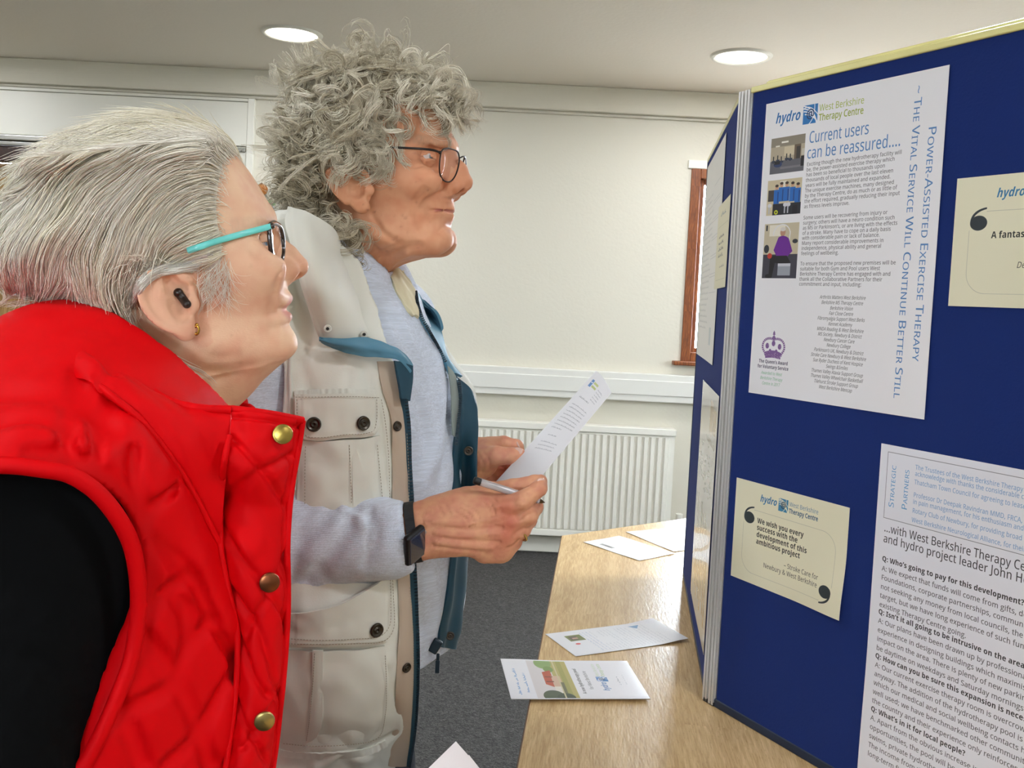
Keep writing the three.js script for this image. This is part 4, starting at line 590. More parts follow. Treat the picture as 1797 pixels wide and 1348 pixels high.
const wHead = headField(WH, {
  size: 0.95,
  prof: [[330, 240], [372, 268], [403, 302], [428, 332], [448, 355], [464, 378], [470, 392], [474, 406], [476, 425], [478, 445], [482, 470], [492, 486], [497, 495], [500, 505], [508, 515], [509, 524], [503, 537], [500, 545], [506, 553], [507, 560], [504, 567], [505, 574], [510, 586], [511.5, 598], [509, 610], [498, 621], [485, 628], [465, 636]],
  hw: [[330, 235, 0.050], [380, 290, 0.062], [430, 335, 0.066], [464, 378, 0.065], [476, 425, 0.0665], [480, 462, 0.066], [492, 495, 0.062], [503, 540, 0.055], [510, 575, 0.048], [515, 600, 0.041], [501, 622, 0.032], [480, 640, 0.026]],
  xc: [[400, 300, 0.030], [464, 378, 0.032], [480, 460, 0.028], [503, 540, 0.028], [501, 622, 0.038]], top: 0.115, eyeIn: 0.0095, eye: [468, 428, 0.033], brow: [[466, 381, 0.004], [458, 382, 0.020], [440, 398, 0.043]], browIn: 0.0015,
  n0: [483, 420], n1: [507, 447], n2: [522, 467], sep: [513, 487], ala: [500, 476], noseR: [0.0056, 0.0068, 0.0100], cheek: [446, 470, 0.049], cheekR: [0.024, 0.018, 0.016], lipU: [506, 524], lipL: [504.5, 556], lipUm: [499, 527], lipLm: [497, 553], corner: [492, 543], mouth: [[520, 542], [503, 543]], mouthGap: [0.0036, 0.0024], lipR: [0.0034, 0.0040],
  gon: [352, 596], gonZ: 0.047, jawF: [484, 610], throat0: [440, 634], throat1: [408, 664], throat2: [372, 712], throatR: 0.016, nk0: [285, 560], nk1: [255, 730], neckR: [0.047, 0.053], skull: [270, 405], skullR: [0.092, 0.093, 0.073], under: [500, 625], under2: [440, 646],
  ear: { z0: 0.071, flare: 0.30, hr: 0.0034, outline: [[297, 474], [268, 476], [246, 490], [245, 520], [257, 549], [281, 572], [312, 584], [333, 587], [342, 578], [345, 558], [348, 530], [345, 500], [325, 480]], helix: [[330, 490], [305, 476], [272, 478], [250, 493], [249, 521], [261, 549], [284, 570], [308, 581]], anti: [[312, 489], [290, 498], [281, 522], [291, 550], [312, 566], [328, 566]], concha: [[316, 534, 0.0085, 0.0135, 0.005], [300, 496, 0.006, 0.007, 0.0055], [312, 510, 0.008, 0.007, 0.005]], tragus: [338, 533], lobe: [325, 577] },
  creases: [[[[500, 474], [490, 486], [487, 498]], 0.0014, 0.0028], [[[486, 500], [480, 525], [478, 550], [480, 575]], 0.0013, 0.005], [[[330, 600], [355, 618], [385, 628], [412, 624]], 0.0016, 0.006], [[[440, 412], [452, 418], [464, 413]], 0.0008, 0.002], [[[436, 448], [452, 460], [470, 458]], 0.0012, 0.004], [[[446, 430], [456, 440]], 0.0006, 0.002], [[[346, 500], [350, 540], [345, 572]], 0.0012, 0.004], [[[497, 573], [506, 570], [512, 571]], 0.001, 0.003], [[[430, 640], [400, 660], [370, 668]], 0.0008, 0.006], [[[466, 385], [452, 384], [432, 396]], -0.0008, 0.003]],
});
// ---------------------------------------------------------------- hair
const pick = (a) => a[Math.floor(rnd() * a.length)];
const gauss = () => (rnd() + rnd() + rnd() + rnd() - 2) * 0.866;
// the hair's outer surface in the head's frame: the skull thickened inside the hairline, joined to a body of hair inflated from its outline
function hairField(F, H, o) {
  const L2 = (p) => { const q = F.L(p[0], p[1]); return [q.x, q.y]; }, mask = poly2(o.mask.map(([x, y]) => { const q = F.L(x, y, o.maskZ || 0.055); return [q.x, q.y]; }), 90), out = poly2(o.outline.map(L2), 90), R = o.R, W = o.W;
  return (x, y, z) => {
    const d = Math.hypot(x - 0.0, y - 0.06, z); if (d > 0.24) return d - 0.18;
    const e = sdPoly(mask, x, y), th = -0.003 + (o.th + 0.003) * sstep(0.004, -o.fade, e), h = H.f(x, y, z) - th; const a = Math.max(0, (R + sdPoly(out, x, y)) / R), s = Math.sqrt(a * a + z * z / (W * W));
    return smin(h, (s - 1) * Math.min(R, W) * 0.8, 0.012);
  };
}
function surfPoints(g, keep) { const P = g.attributes.position, N = g.attributes.normal, r = []; for (let i = 0; i < P.count; i++) { const p = V().fromBufferAttribute(P, i), n = V().fromBufferAttribute(N, i); if (keep(p, n)) r.push([p, n]); } return r; }
const gradOf = (f, p, e = 0.002) => V(f(p.x + e, p.y, p.z) - f(p.x - e, p.y, p.z), f(p.x, p.y + e, p.z) - f(p.x, p.y - e, p.z), f(p.x, p.y, p.z + e) - f(p.x, p.y, p.z - e)).multiplyScalar(0.5 / e);
const toWorld = (F, list) => { const strands = list.filter((s) => s.p.every((p, i) => !i || p.distanceToSquared(s.p[i - 1]) < 0.018 ** 2)); list.length = 0; list.push(...strands); for (const s of strands) for (const p of s.p) p.applyMatrix4(F.m); return strands; };
M.hair = phys({ vertexColors: true, roughness: 0.42, specularIntensity: 0.7, sheen: 0.4, sheenColor: new THREE.Color('#fff8ea'), sheenRoughness: 0.4 });
M.hairCap = std({ vertexColors: true, roughness: 0.8 });
// white hair swept back
const wHairF = hairField(WH, wHead, {
  R: 0.078, W: 0.087, th: 0.011, fade: 0.028, maskZ: 0.06,
  mask: [[420, 255], [408, 290], [398, 330], [396, 380], [404, 430], [400, 470], [370, 492], [335, 482], [300, 470], [262, 478], [242, 500], [240, 545], [262, 585], [285, 612], [285, 645], [235, 660], [190, 620], [150, 560], [60, 560], [-40, 500], [-60, 380], [30, 220], [250, 150], [400, 200]],
  outline: [[406, 268], [394, 250], [370, 233], [335, 219], [290, 213], [240, 218], [190, 234], [140, 257], [98, 284], [56, 316], [22, 356], [0, 404], [-8, 450], [8, 490], [48, 512], [100, 520], [140, 560], [175, 600], [215, 628], [262, 600], [262, 520], [300, 440], [360, 360], [392, 310]],
});
const wGuides = [[[414, 268], [398, 240], [350, 214], [290, 204], [220, 213], [150, 244], [80, 288], [20, 348], [-10, 420]], [[408, 284], [372, 252], [320, 242], [260, 264], [200, 312], [150, 372], [110, 450], [85, 520]], [[398, 300], [350, 276], [300, 284], [250, 326], [212, 390], [190, 460], [170, 520]], [[392, 330], [350, 322], [310, 348], [270, 402], [240, 462], [222, 520], [215, 570]], [[396, 380], [350, 386], [300, 416], [258, 466], [236, 520], [240, 570], [262, 602]], [[402, 430], [360, 442], [310, 457], [270, 477], [243, 505]], [[398, 462], [380, 486], [364, 510], [356, 530]], [[130, 470], [150, 520], [178, 570], [212, 612], [250, 636], [285, 640]], [[170, 470], [190, 530], [215, 580], [250, 612], [282, 622]], [[90, 330], [50, 410], [40, 470], [60, 520]], [[120, 500], [70, 522], [20, 546], [-20, 572]], [[60, 300], [0, 380], [-12, 460], [10, 510]]];
const wHairLocal = nets(wHairF, [-0.20, -0.10, -0.12], [0.12, 0.185, 0.12], 0.004, { pull: 1 });
const wGuidePts = [], wHairW = WH.wrap(wHairF);
{
  for (const g of wGuides) { const hf = WH.wrap(wHairF), pts = g.map(([x, y]) => { const p = hit(hf, x, y); return p ? WH.local(p) : WH.L(x, y); }), s = smoothLine(pts, 30); for (let i = 0; i < 30; i++) wGuidePts.push([s[i], s[i + 1].clone().sub(s[i]).normalize()]); }
}
const flowAt = (G, p, out) => { out.set(0, 0, 0); const az = Math.abs(p.z), sg = p.z < 0 ? -1 : 1; for (const [q, d] of G) { const r2 = (p.x - q.x) ** 2 + (p.y - q.y) ** 2 + (az - q.z) ** 2 + 1e-5, w = 1 / (r2 * r2); out.x += d.x * w; out.y += d.y * w; out.z += d.z * w * sg; } return out.normalize(); };
function sweptHair(seed, n) {
  reseed(seed); const pts = surfPoints(wHairLocal, (p) => wHead.f(p.x, p.y, p.z) > 0.001), near = pts.filter(([p]) => p.z > -0.02), S = [], t = V(), pal = [lin('#fffbee'), lin('#f4efe2'), lin('#e4dfd5'), lin('#cbc5bc'), lin('#9c968e')];
  for (let i = 0; i < n; i++) {
    const [p0] = i < n * 0.82 ? pick(near) : pick(pts), p = p0.clone(), lift = rnd() ** 2 * 0.0040 - 0.0012, len = 0.040 + rnd() * 0.075, st = 0.0045, m = Math.ceil(len / st), P = [], wob_ = rnd() * 10;
    for (let j = 0, b = rnd() * 14; j < b; j++) { flowAt(wGuidePts, p, t); const q = p.clone().addScaledVector(t, -st), d = wHairF(q.x, q.y, q.z), g = gradOf(wHairF, q); q.addScaledVector(g, (lift - d) / (g.lengthSq() || 1) * 0.7); if (wHead.f(q.x, q.y, q.z) < 0) break; p.copy(q); }
    const yel = clamp(0.5 + 1.2 * noise(p0.x * 22 + 4, p0.y * 22, p0.z * 22) + gauss() * 0.3), c0 = noise(p0.x * 60, p0.y * 60, p0.z * 60), v = clamp(0.20 + c0 * 0.40 + gauss() * 0.24); const k = v * 3.99, a = Math.floor(k), c = mix3(pal[a], pal[a + 1], k - a); c[2] *= 1 - 0.14 * yel; c[1] *= 1 - 0.02 * yel;
    const dvx = gauss() * 0.07, dvy = gauss() * 0.07, loose = rnd() < 0.06 ? 0.012 : 0; let bad = false;
    for (let j = 0; j <= m; j++) {
      const u = j / m; flowAt(wGuidePts, p, t); const q = 26; t.x += 0.38 * noise(p.x * q + 3, p.y * q, p.z * q) + dvx + 0.10 * noise(p.x * 160, p.y * 160, wob_); t.y += 0.38 * noise(p.x * q, p.y * q + 9, p.z * q) + dvy + 0.10 * noise(p.y * 160, p.x * 160, wob_ + 5); t.normalize();
      p.addScaledVector(t, st); const d = wHairF(p.x, p.y, p.z), g = gradOf(wHairF, p), gl = g.lengthSq() || 1; const want = lift + loose * u * u + 0.002 * u * u; p.addScaledVector(g, (want - d) / gl * 0.7);
      if (wHead.f(p.x, p.y, p.z) < -0.0005) { bad = j < 4; break; } P.push(p.clone());
    }
    if (!bad && P.length > 4) S.push({ p: P, r: 0.00020 + rnd() * 0.00028, c });
  }
  // hair laid over the top of the ear
  const over = (x, y, z) => Math.min(wHead.w(x, y, z), wHairW(x, y, z));
  for (let i = 0; i < 170; i++) { const u = rnd(), y0 = lerp(440, 474, u) + gauss() * 3, P0 = [[lerp(372, 345, u) + gauss() * 6, y0], [310 + gauss() * 4, lerp(452, 479, u) + gauss() * 2], [275 + gauss() * 4, lerp(464, 487, u) + gauss() * 2], [246 + gauss() * 5, lerp(488, 512, u) + gauss() * 3], [232 + gauss() * 6, lerp(520, 545, u)]]; const Q = P0.map(([x, y]) => { const h = hit(over, x, y); return h && WH.local(h).add(V(0, 0, 0.0012 + rnd() * 0.002)); }).filter(Boolean); if (Q.length > 3) S.push({ p: smoothLine(Q, 16), r: 0.00022 + rnd() * 0.00024, c: mix3(pal[1], pal[3], clamp(0.5 + gauss() * 0.4)) }); }
  // soft wisps in front of the ear and along the hairline
  for (let i = 0; i < 260; i++) {
    const px = 350 + rnd() * 56, py = i < 130 ? 446 + rnd() * 66 : 290 + rnd() * 160, h = hit(wHead.w, px, py); if (!h || h.distanceTo(EYE) > 1.4) continue; const p = WH.local(h), P = [], ang = i < 130 ? -1.9 + gauss() * 0.6 : 2.6 + gauss() * 0.5, cv = gauss() * 0.14; let a = ang;
    for (let j = 0; j < 13; j++) { P.push(p.clone()); a += cv; p.x += Math.cos(a) * 0.0023; p.y += Math.sin(a) * 0.0023; const d = wHead.f(p.x, p.y, p.z), g = gradOf(wHead.f, p); p.addScaledVector(g, (0.0012 + j * 0.00018 - d) / (g.lengthSq() || 1) * 0.8); }
    S.push({ p: P, r: 0.00013 + rnd() * 0.00010, c: pal[0] });
  }
  return S;
}
// grey curls
const mHairF = hairField(MH, mHead, {
  R: 0.080, W: 0.094, th: 0.012, fade: 0.018, maskZ: 0.055,
  mask: [[800, 150], [792, 196], [768, 204], [738, 188], [704, 202], [690, 230], [700, 262], [708, 280], [686, 294], [656, 302], [638, 310], [612, 304], [596, 316], [598, 345], [618, 372], [642, 392], [648, 430], [622, 468], [580, 460], [520, 420], [470, 360], [470, 200], [560, 80], [720, 70]],
  outline: [[770, 204], [774, 172], [756, 166], [712, 153], [655, 146], [604, 155], [572, 178], [550, 210], [534, 240], [525, 288], [526, 338], [544, 374], [572, 406], [592, 440], [622, 452], [636, 420], [628, 385], [600, 350], [590, 310], [640, 285], [690, 250], [720, 210]],
});
const mHairLocal = nets(mHairF, [-0.16, -0.12, -0.13], [0.15, 0.21, 0.13], 0.004, { pull: 1 });
function curls(seed, nClump) {
  reseed(seed); const pts = surfPoints(mHairLocal, (p) => mHead.f(p.x, p.y, p.z) > 0.004), S = [], pal = [lin('#faf5e4'), lin('#ece5d0'), lin('#d3cab1'), lin('#b3a78c'), lin('#86775c')], t = V(), b = V(), n = V(), near = pts.filter(([p]) => p.z > -0.01), rim = pts.filter(([p, m]) => Math.abs(m.z) < 0.35 && p.y > -0.05);
  const roots = [];
  for (let i = 0; i < nClump; i++) {
    const kind = i / nClump, [p, m] = kind < 0.66 ? pick(near) : kind < 0.86 ? pick(rim) : pick(pts); n.copy(m);
    // curls fall away from the crown, with a turn of their own
    t.set(p.x + 0.01, -0.05 - 0.5 * sstep(0.10, -0.02, p.y) * 0.2 + (p.y - 0.11) * 0.4, p.z * 0.3).addScaledVector(n, -t.dot(n)).normalize(); t.x += gauss() * 0.8; t.y += gauss() * 0.8; t.z += gauss() * 0.5; t.addScaledVector(n, -t.dot(n)).normalize(); b.crossVectors(n, t);
    const big = rnd(), R = (0.0050 + big * 0.0105) * (kind >= 0.66 && kind < 0.84 ? 0.55 : 1), turns = 0.75 + rnd() * 1.25, ax = 0.010 + rnd() * 0.038, ph = rnd() * 6.28, sgn = rnd() < 0.5 ? -1 : 1, deep = rnd(), lift = -0.005 + deep * 0.011, v0 = clamp(0.40 + gauss() * 0.2 + 0.5 * noise(p.x * 25, p.y * 25, p.z * 25) + gauss() * 0.12), ns = 7 + Math.floor(rnd() * 7), m_ = 20;
    const flat = rnd() < 0.55;           // rings that lie flat against the head, or springs that stand off it
    for (let s = 0; s < ns; s++) {
      const P = [], jr = 1 + gauss() * 0.16, jp = gauss() * 0.35, o1 = gauss() * 0.0022, o2 = gauss() * 0.0022, o3 = gauss() * 0.0016, ja = 1 + gauss() * 0.15, sp = rnd() < 0.08 ? 1.5 : 1;
      for (let j = 0; j <= m_; j++) {
        const u = j / m_, th = ph + jp + sgn * u * turns * 6.283, r = R * jr * sp * (0.55 + 0.55 * u), A = Math.cos(th) * r - Math.cos(ph + jp) * r, B = Math.sin(th) * r; const q = p.clone().addScaledVector(t, ax * ja * u + o1 + (flat ? A : 0)).addScaledVector(b, B + o2).addScaledVector(n, lift + o3 + (flat ? 0.004 * Math.sin(u * 3.1) + 0.003 * u : R * 0.9 + A + 0.3 * R * u));
        const h = mHead.f(q.x, q.y, q.z); if (h < 0.0008) { const g = gradOf(mHead.f, q); q.addScaledVector(g, Math.min(0.012, (0.0012 - h) / Math.max(0.3, g.lengthSq()))); } P.push(q);
      }
      const v = clamp(v0 + gauss() * 0.13) * 3.99, a = Math.floor(v); S.push({ p: P, r: 0.00020 + rnd() * 0.00030, c: mix3(pal[a], pal[a + 1], v - a) });
    }
  }
  // the fringe over the forehead and the tuft over the temple, then loose hairs about the outline
  const lock = (pts, k, w, c0) => { const z0 = pts.map(([x, y, lift]) => { const h = hit(MH.wrap((x, y, z) => Math.min(mHead.f(x, y, z), mHairF(x, y, z) + 0.006)), x, y); const q = h && h.distanceTo(EYE) < 1.35 ? MH.local(h) : MH.L(x, y, 0.02); q.z += lift || 0; return q; }); for (let i = 0; i < k; i++) { const o = V(gauss() * w, gauss() * w, gauss() * w), e = V(gauss() * w * 2, gauss() * w * 2, gauss() * w); const P = smoothLine(z0.map((q, j) => q.clone().add(o).addScaledVector(e, j / z0.length)), 20); const v = clamp(c0 + gauss() * 0.2) * 3.99, a = Math.floor(v); S.push({ p: P, r: 0.0003 + rnd() * 0.0003, c: mix3(pal[a], pal[a + 1], v - a) }); } };
  for (const [dx, dy, c] of [[0, 12, 0.1], [-26, 6, 0.15], [-54, 0, 0.1], [8, 22, 0.2], [-84, 0, 0.15], [-120, 8, 0.1]]) lock([[752 + dx, 140 + dy, 0.0], [776 + dx, 112 + dy, 0.0], [802 + dx, 112 + dy, 0.0], [816 + dx, 140 + dy, 0.0], [806 + dx, 168 + dy, 0.0]], 9, 0.004, c);
  lock([[745, 170, 0.004], [775, 182, 0.006], [790, 205, 0.006], [784, 232, 0.004], [768, 238, 0.002]], 22, 0.003, 0.5); lock([[735, 178, 0.004], [762, 192, 0.005], [778, 216, 0.005], [786, 240, 0.003]], 18, 0.003, 0.6); lock([[760, 160, 0.006], [792, 172, 0.008], [806, 196, 0.006], [796, 222, 0.004], [786, 236, 0.003]], 18, 0.003, 0.35);
  lock([[720, 190, 0.004], [742, 206, 0.004], [752, 224, 0.003], [742, 238, 0.002]], 8, 0.003, 0.5); lock([[690, 225, 0.004], [706, 250, 0.005], [704, 275, 0.006], [716, 292, 0.004]], 18, 0.003, 0.35); lock([[676, 245, 0.006], [690, 275, 0.009], [684, 300, 0.008], [664, 318, 0.005]], 22, 0.003, 0.3); lock([[660, 250, 0.008], [676, 285, 0.010], [662, 310, 0.008], [638, 322, 0.006]], 22, 0.0035, 0.35); lock([[640, 280, 0.010], [616, 298, 0.012], [594, 314, 0.012], [586, 338, 0.008]], 20, 0.004, 0.3); lock([[630, 290, 0.012], [606, 308, 0.014], [600, 326, 0.010]], 14, 0.003, 0.35); lock([[690, 262, 0.004], [704, 284, 0.004], [724, 292, 0.003]], 8, 0.002, 0.4);
  for (let i = 0; i < 520; i++) { const [p, m] = pick(rim), P = [], R = 0.006 + rnd() * 0.014, ph = rnd() * 6.28, sg = rnd() < 0.5 ? -1 : 1, tu = 0.3 + rnd() * 0.8; t.set(-m.y, m.x, 0).normalize(); for (let j = 0; j <= 16; j++) { const u = j / 16, th = ph + sg * u * tu * 6.28; P.push(p.clone().addScaledVector(m, 0.001 + u * 0.014 + R * 0.5 * (Math.cos(th) - Math.cos(ph))).addScaledVector(t, R * (Math.sin(th) - Math.sin(ph))).add(V(0, 0, gauss() * 0.0004))); } S.push({ p: P, r: 0.00018 + rnd() * 0.00016, c: pick([pal[0], pal[1], pal[1], pal[2]]) }); }
  return S;
}
function hairMesh(F, local, strands, capCol, parent, sink) {
  { const p = local.attributes.position, n = local.attributes.normal; for (let i = 0; i < p.count; i++) p.setXYZ(i, p.getX(i) - n.getX(i) * sink, p.getY(i) - n.getY(i) * sink, p.getZ(i) - n.getZ(i) * sink); }
  local.applyMatrix4(F.m); paint(local, (x, y, z) => { const k = 1 + 0.45 * noise(x * 220, y * 220, z * 60) + 0.2 * noise(x * 60, y * 60, z * 60); return capCol.map((c) => c * k); });
  const h = mesh('hair', hairGeo(toWorld(F, strands)), M.hair, parent); h.userData.kind = 'stuff'; mesh('under_hair', local, M.hairCap, h); return h;
}
// ---------------------------------------------------------------- cloth materials
const knitBump = dataTex(256, (u, v) => { const w = 0.5 + 0.5 * Math.sin(v * 6.283 * 16 + 1.2 * tnoise(u, v, 32, 2)); return 0.65 * w + 0.35 * tnoise(u, v, 96, 5); }, false, [34, 34]);
const knitCol = dataTex(256, (u, v) => { const a = tnoise(u * 1, v, 128, 1), b = tnoise(u * 0.3, v, 64, 5), t = 0.88 + 0.10 * a + 0.05 * b; return [t * 0.965, t * 0.985, t]; }, true, [10, 10]);
const weaveBump = dataTex(128, (u, v) => 0.25 * (Math.sin(u * 402) + Math.sin(v * 402)) + 0.5 * tnoise(u, v, 48, 7), false, [26, 26]);
M.sweat = phys({ color: '#ebf2ff', map: knitCol, roughness: 0.95, bumpMap: knitBump, bumpScale: 0.0003, sheen: 0.3, sheenColor: new THREE.Color('#ffffff'), sheenRoughness: 0.7 });
M.vest = phys({ color: '#eceee4', roughness: 0.72, bumpMap: weaveBump, bumpScale: 0.00012, sheen: 0.15, sheenColor: new THREE.Color('#fffdf4') });
M.tan = phys({ color: '#c9b8a4', roughness: 0.75, bumpMap: weaveBump, bumpScale: 0.00012 });
M.teal = phys({ color: '#134254', roughness: 0.55, sheen: 0.12, sheenColor: new THREE.Color('#7fb0c4') });
M.tealLight = phys({ color: '#4d8199', roughness: 0.6, sheen: 0.3, sheenColor: new THREE.Color('#a9cbd8') });
M.cream = phys({ color: '#ddd6b4', roughness: 0.75 });
M.zip = std({ color: '#1b2d38', roughness: 0.35, metalness: 0.3 });
M.snapDark = std({ color: '#4b463f', metalness: 0.9, roughness: 0.3 });
M.red = phys({ color: '#d60009', roughness: 0.6, specularIntensity: 0.2, sheen: 0.05, sheenColor: new THREE.Color('#ff3048'), sheenRoughness: 0.5 });
M.fleece = phys({ color: '#050607', roughness: 1, specularIntensity: 0.3, sheen: 0.06, sheenColor: new THREE.Color('#3a4750') });
M.trousers = std({ color: '#2c3038', roughness: 0.9 });
M.shoe = std({ color: '#1c1916', roughness: 0.45 });
const onto = (f, lift) => (px, py) => { const p = hit(f, px, py); if (!p) throw new Error('no surface at ' + px + ' ' + py); return p.add(EYE.clone().sub(p).setLength(lift)); };
const snapGeo = (r) => new THREE.LatheGeometry([[0, 0.10], [0.12, 0.12], [0.2, 0.3], [0.36, 0.32], [0.44, 0.12], [0.6, 0.14], [0.78, 0.30], [0.94, 0.26], [1, 0]].map((p) => new THREE.Vector2(p[0] * r, p[1] * r)), 28);
const domeGeo = (r) => new THREE.LatheGeometry([[0, 0.36], [0.35, 0.345], [0.7, 0.29], [0.84, 0.25], [0.9, 0.22], [0.96, 0.25], [1, 0.12], [1, 0]].map((p) => new THREE.Vector2(p[0] * r, p[1] * r)), 32);
function stud(name, geo, mat, parent, p, n) { const m = mesh(name, geo, mat, parent); m.position.copy(p); m.quaternion.setFromUnitVectors(V(0, 1, 0), n.clone().normalize()); return m; }
const normalAt = (f, p) => gradOf(f, p, 0.003).normalize();

// ---------------------------------------------------------------- the curly haired person: torso, arms, hands
const MT = new Frame(at(635, 505, -1.2), 0.55);
const mSh = MT.to(-0.03, -0.035, 0.195), mElb = V(-0.335, 1.062, -1.068), mWri = at(722, 934, -1.045), mSh2 = MT.to(-0.06, -0.045, -0.135), mElb2 = V(-0.17, 1.08, -1.45), mWri2 = at(822, 812, -1.27);
const mTorsoL = (x, y, z) => {
  let f = ell(x, y, z, -0.005, -0.20, 0.012, 0.112, 0.23, 0.158); f = smin(f, ell(x, y, z, 0.012, -0.39, 0, 0.118, 0.19, 0.165), 0.08); f = smin(f, ell(x, y, z, -0.055, -0.66, 0, 0.105, 0.16, 0.165), 0.06);
  f = smin(f, z > 0 ? cap(x, y, z, V(-0.035, 0.022, 0.05), V(-0.03, -0.022, 0.175), 0.060, 0.057) : cap(x, y, z, V(-0.045, 0.0, -0.05), V(-0.06, -0.045, -0.12), 0.056, 0.052), 0.05); return smin(f, ell(x, y, z, -0.055, -0.02, 0, 0.06, 0.07, 0.09), 0.05);
};
const mTorso = MT.wrap(mTorsoL);
const mArmN = (x, y, z) => smin(cap(x, y, z, mSh, mElb, 0.073, 0.060), cap(x, y, z, mElb, at(680, 948, -1.045), 0.079, 0.044), 0.03);
const mCuff = (x, y, z) => cap(x, y, z, at(655, 950, -1.042), at(719, 936, -1.045), 0.0385, 0.0335);
const mArmF = (x, y, z) => smin(cap(x, y, z, mSh2, mElb2, 0.062, 0.053), cap(x, y, z, mElb2, mWri2.clone().lerp(mElb2, 0.12), 0.052, 0.037), 0.03);
const mSleeveC = [];
function mShirt0(x, y, z) {
  let f = smin(mTorso(x, y, z) - 0.006, Math.min(smin(mArmN(x, y, z), mCuff(x, y, z), 0.012), mArmF(x, y, z)), 0.03);
  f += 0.0035 * noise(x * 16, y * 9, z * 16) + 0.0012 * noise(x * 45, y * 30, z * 45); return f;
}
const mCutNeck = (() => { const L = [[606, 462], [640, 486], [668, 499], [690, 488]].map(([x, y]) => MT.L(x, y, 0.0)); return { y: L[2].y, x: L[2].x }; })();
const mNeckHole = MT.wrap((x, y, z) => cap(x, y, z, V(-0.022, -0.012, 0), V(-0.035, 0.13, 0), 0.058, 0.068));
for (const [pts, d, w] of [[[[622, 893], [606, 935], [575, 985], [540, 1020]], 0.006, 0.008], [[[650, 900], [660, 940], [640, 990]], 0.003, 0.006], [[[585, 890], [560, 920], [530, 950]], 0.005, 0.008], [[[600, 892], [622, 905], [640, 925]], -0.004, 0.006], [[[560, 1000], [590, 1030], [640, 1025]], 0.003, 0.007], [[[651, 890], [646, 940], [650, 1018]], 0.0025, 0.0035], [[[540, 900], [520, 960], [512, 1040]], 0.004, 0.009], [[[770, 640], [776, 720], [768, 800], [750, 900]], -0.004, 0.012], [[[790, 690], [784, 770], [772, 850]], 0.004, 0.010], [[[735, 700], [748, 790], [738, 900]], 0.003, 0.010], [[[690, 560], [720, 610], [745, 680]], 0.003, 0.010], [[[760, 1010], [770, 1060], [760, 1110]], -0.004, 0.010]]) mSleeveC.push([new Line3(hitLine(mShirt0, pts, 4), w * 2.6), d, w]);
const mHem = MT.wrap((x, y, z) => -(y + 0.462 + 0.02 * x));
const mCuffEnd = at(717, 936, -1.045), mCuffAx = at(740, 931, -1.046).sub(at(690, 940, -1.045)).normalize();
function mShirt(x, y, z) {
  let f = mShirt0(x, y, z); if (f > 0.03) return f; f += crease(mSleeveC, x, y, z);
  f = smax(f, -mNeckHole(x, y, z), 0.006); f = smax(f, -cap(x, y, z, at(720, 936, -1.045), at(790, 915, -1.055), 0.028, 0.028), 0.004);
  f = smax(f, (x < mCuffEnd.x - 0.03 || Math.abs(z - mCuffEnd.z) > 0.06 || Math.abs(y - mCuffEnd.y) > 0.06 ? -1 : (x - mCuffEnd.x) * mCuffAx.x + (y - mCuffEnd.y) * mCuffAx.y + (z - mCuffEnd.z) * mCuffAx.z), 0.003); return smax(f, mHem(x, y, z), 0.01);
}
// near hand: the back towards the camera, fingers closed on a pen; far hand: thumb on top of the leaflet
const A = (px, py, z) => at(px, py, z);
const chain = (list, k = 0.004) => (x, y, z) => { let f = Infinity; for (const c of list) { let g = Infinity; for (let i = 1; i < c.length; i++) g = smin(g, cap(x, y, z, c[i - 1][0], c[i][0], c[i - 1][1], c[i][1]), 0.003); f = f === Infinity ? g : smin(f, g, k); } return f; };
const J = (px, py, z, r) => [A(px, py, z), r];
const nearHandPalm = chain([[J(690, 930, -1.045, 0.024), J(735, 912, -1.048, 0.0195), J(800, 893, -1.05, 0.018), J(884, 889, -1.05, 0.0128)], [J(690, 948, -1.045, 0.022), J(735, 955, -1.045, 0.0175), J(800, 948, -1.048, 0.0165), J(880, 962, -1.058, 0.0118)], [J(735, 935, -1.05, 0.021), J(800, 922, -1.052, 0.019), J(893, 918, -1.052, 0.0125)], [J(790, 935, -1.052, 0.019), J(889, 942, -1.054, 0.0122)], [J(770, 900, -1.058, 0.016), J(820, 878, -1.066, 0.0145), J(858, 866, -1.072, 0.0125)], [J(850, 975, -1.06, 0.008), J(878, 968, -1.062, 0.011)]], 0.016);
const nearHandFingers = [
  [J(884, 889, -1.048, 0.0125), J(919, 878, -1.04, 0.0108), J(946, 857, -1.046, 0.0090), J(949, 849, -1.05, 0.0072)],                               // index
  [J(893, 918, -1.05, 0.0125), J(927, 905, -1.046, 0.0108), J(938, 890, -1.062, 0.0096), J(928, 880, -1.076, 0.0085)],                                // middle
  [J(889, 942, -1.052, 0.012), J(915, 929, -1.052, 0.0103), J(928, 912, -1.068, 0.0093), J(918, 897, -1.08, 0.0083)],                                 // ring
  [J(880, 962, -1.057, 0.0113), J(901, 950, -1.06, 0.0094), J(912, 934, -1.074, 0.0085), J(902, 920, -1.084, 0.0076)],                                // little
  [J(858, 866, -1.072, 0.0122), J(900, 857, -1.074, 0.0106), J(938, 848, -1.068, 0.0092), J(949, 845, -1.066, 0.0078)],                               // thumb
];
const nearFingers = chain(nearHandFingers.map((c) => c), 0.0022);
const nearHand0 = (x, y, z) => smin(nearHandPalm(x, y, z), nearFingers(x, y, z), 0.006);
const farHandPalm = chain([[J(800, 806, -1.30, 0.024), J(830, 806, -1.285, 0.021), J(856, 800, -1.275, 0.018)], [J(800, 826, -1.29, 0.022), J(832, 826, -1.275, 0.017), J(850, 822, -1.272, 0.012)], [J(820, 792, -1.30, 0.020), J(858, 786, -1.295, 0.014), J(884, 782, -1.29, 0.011)]], 0.018);
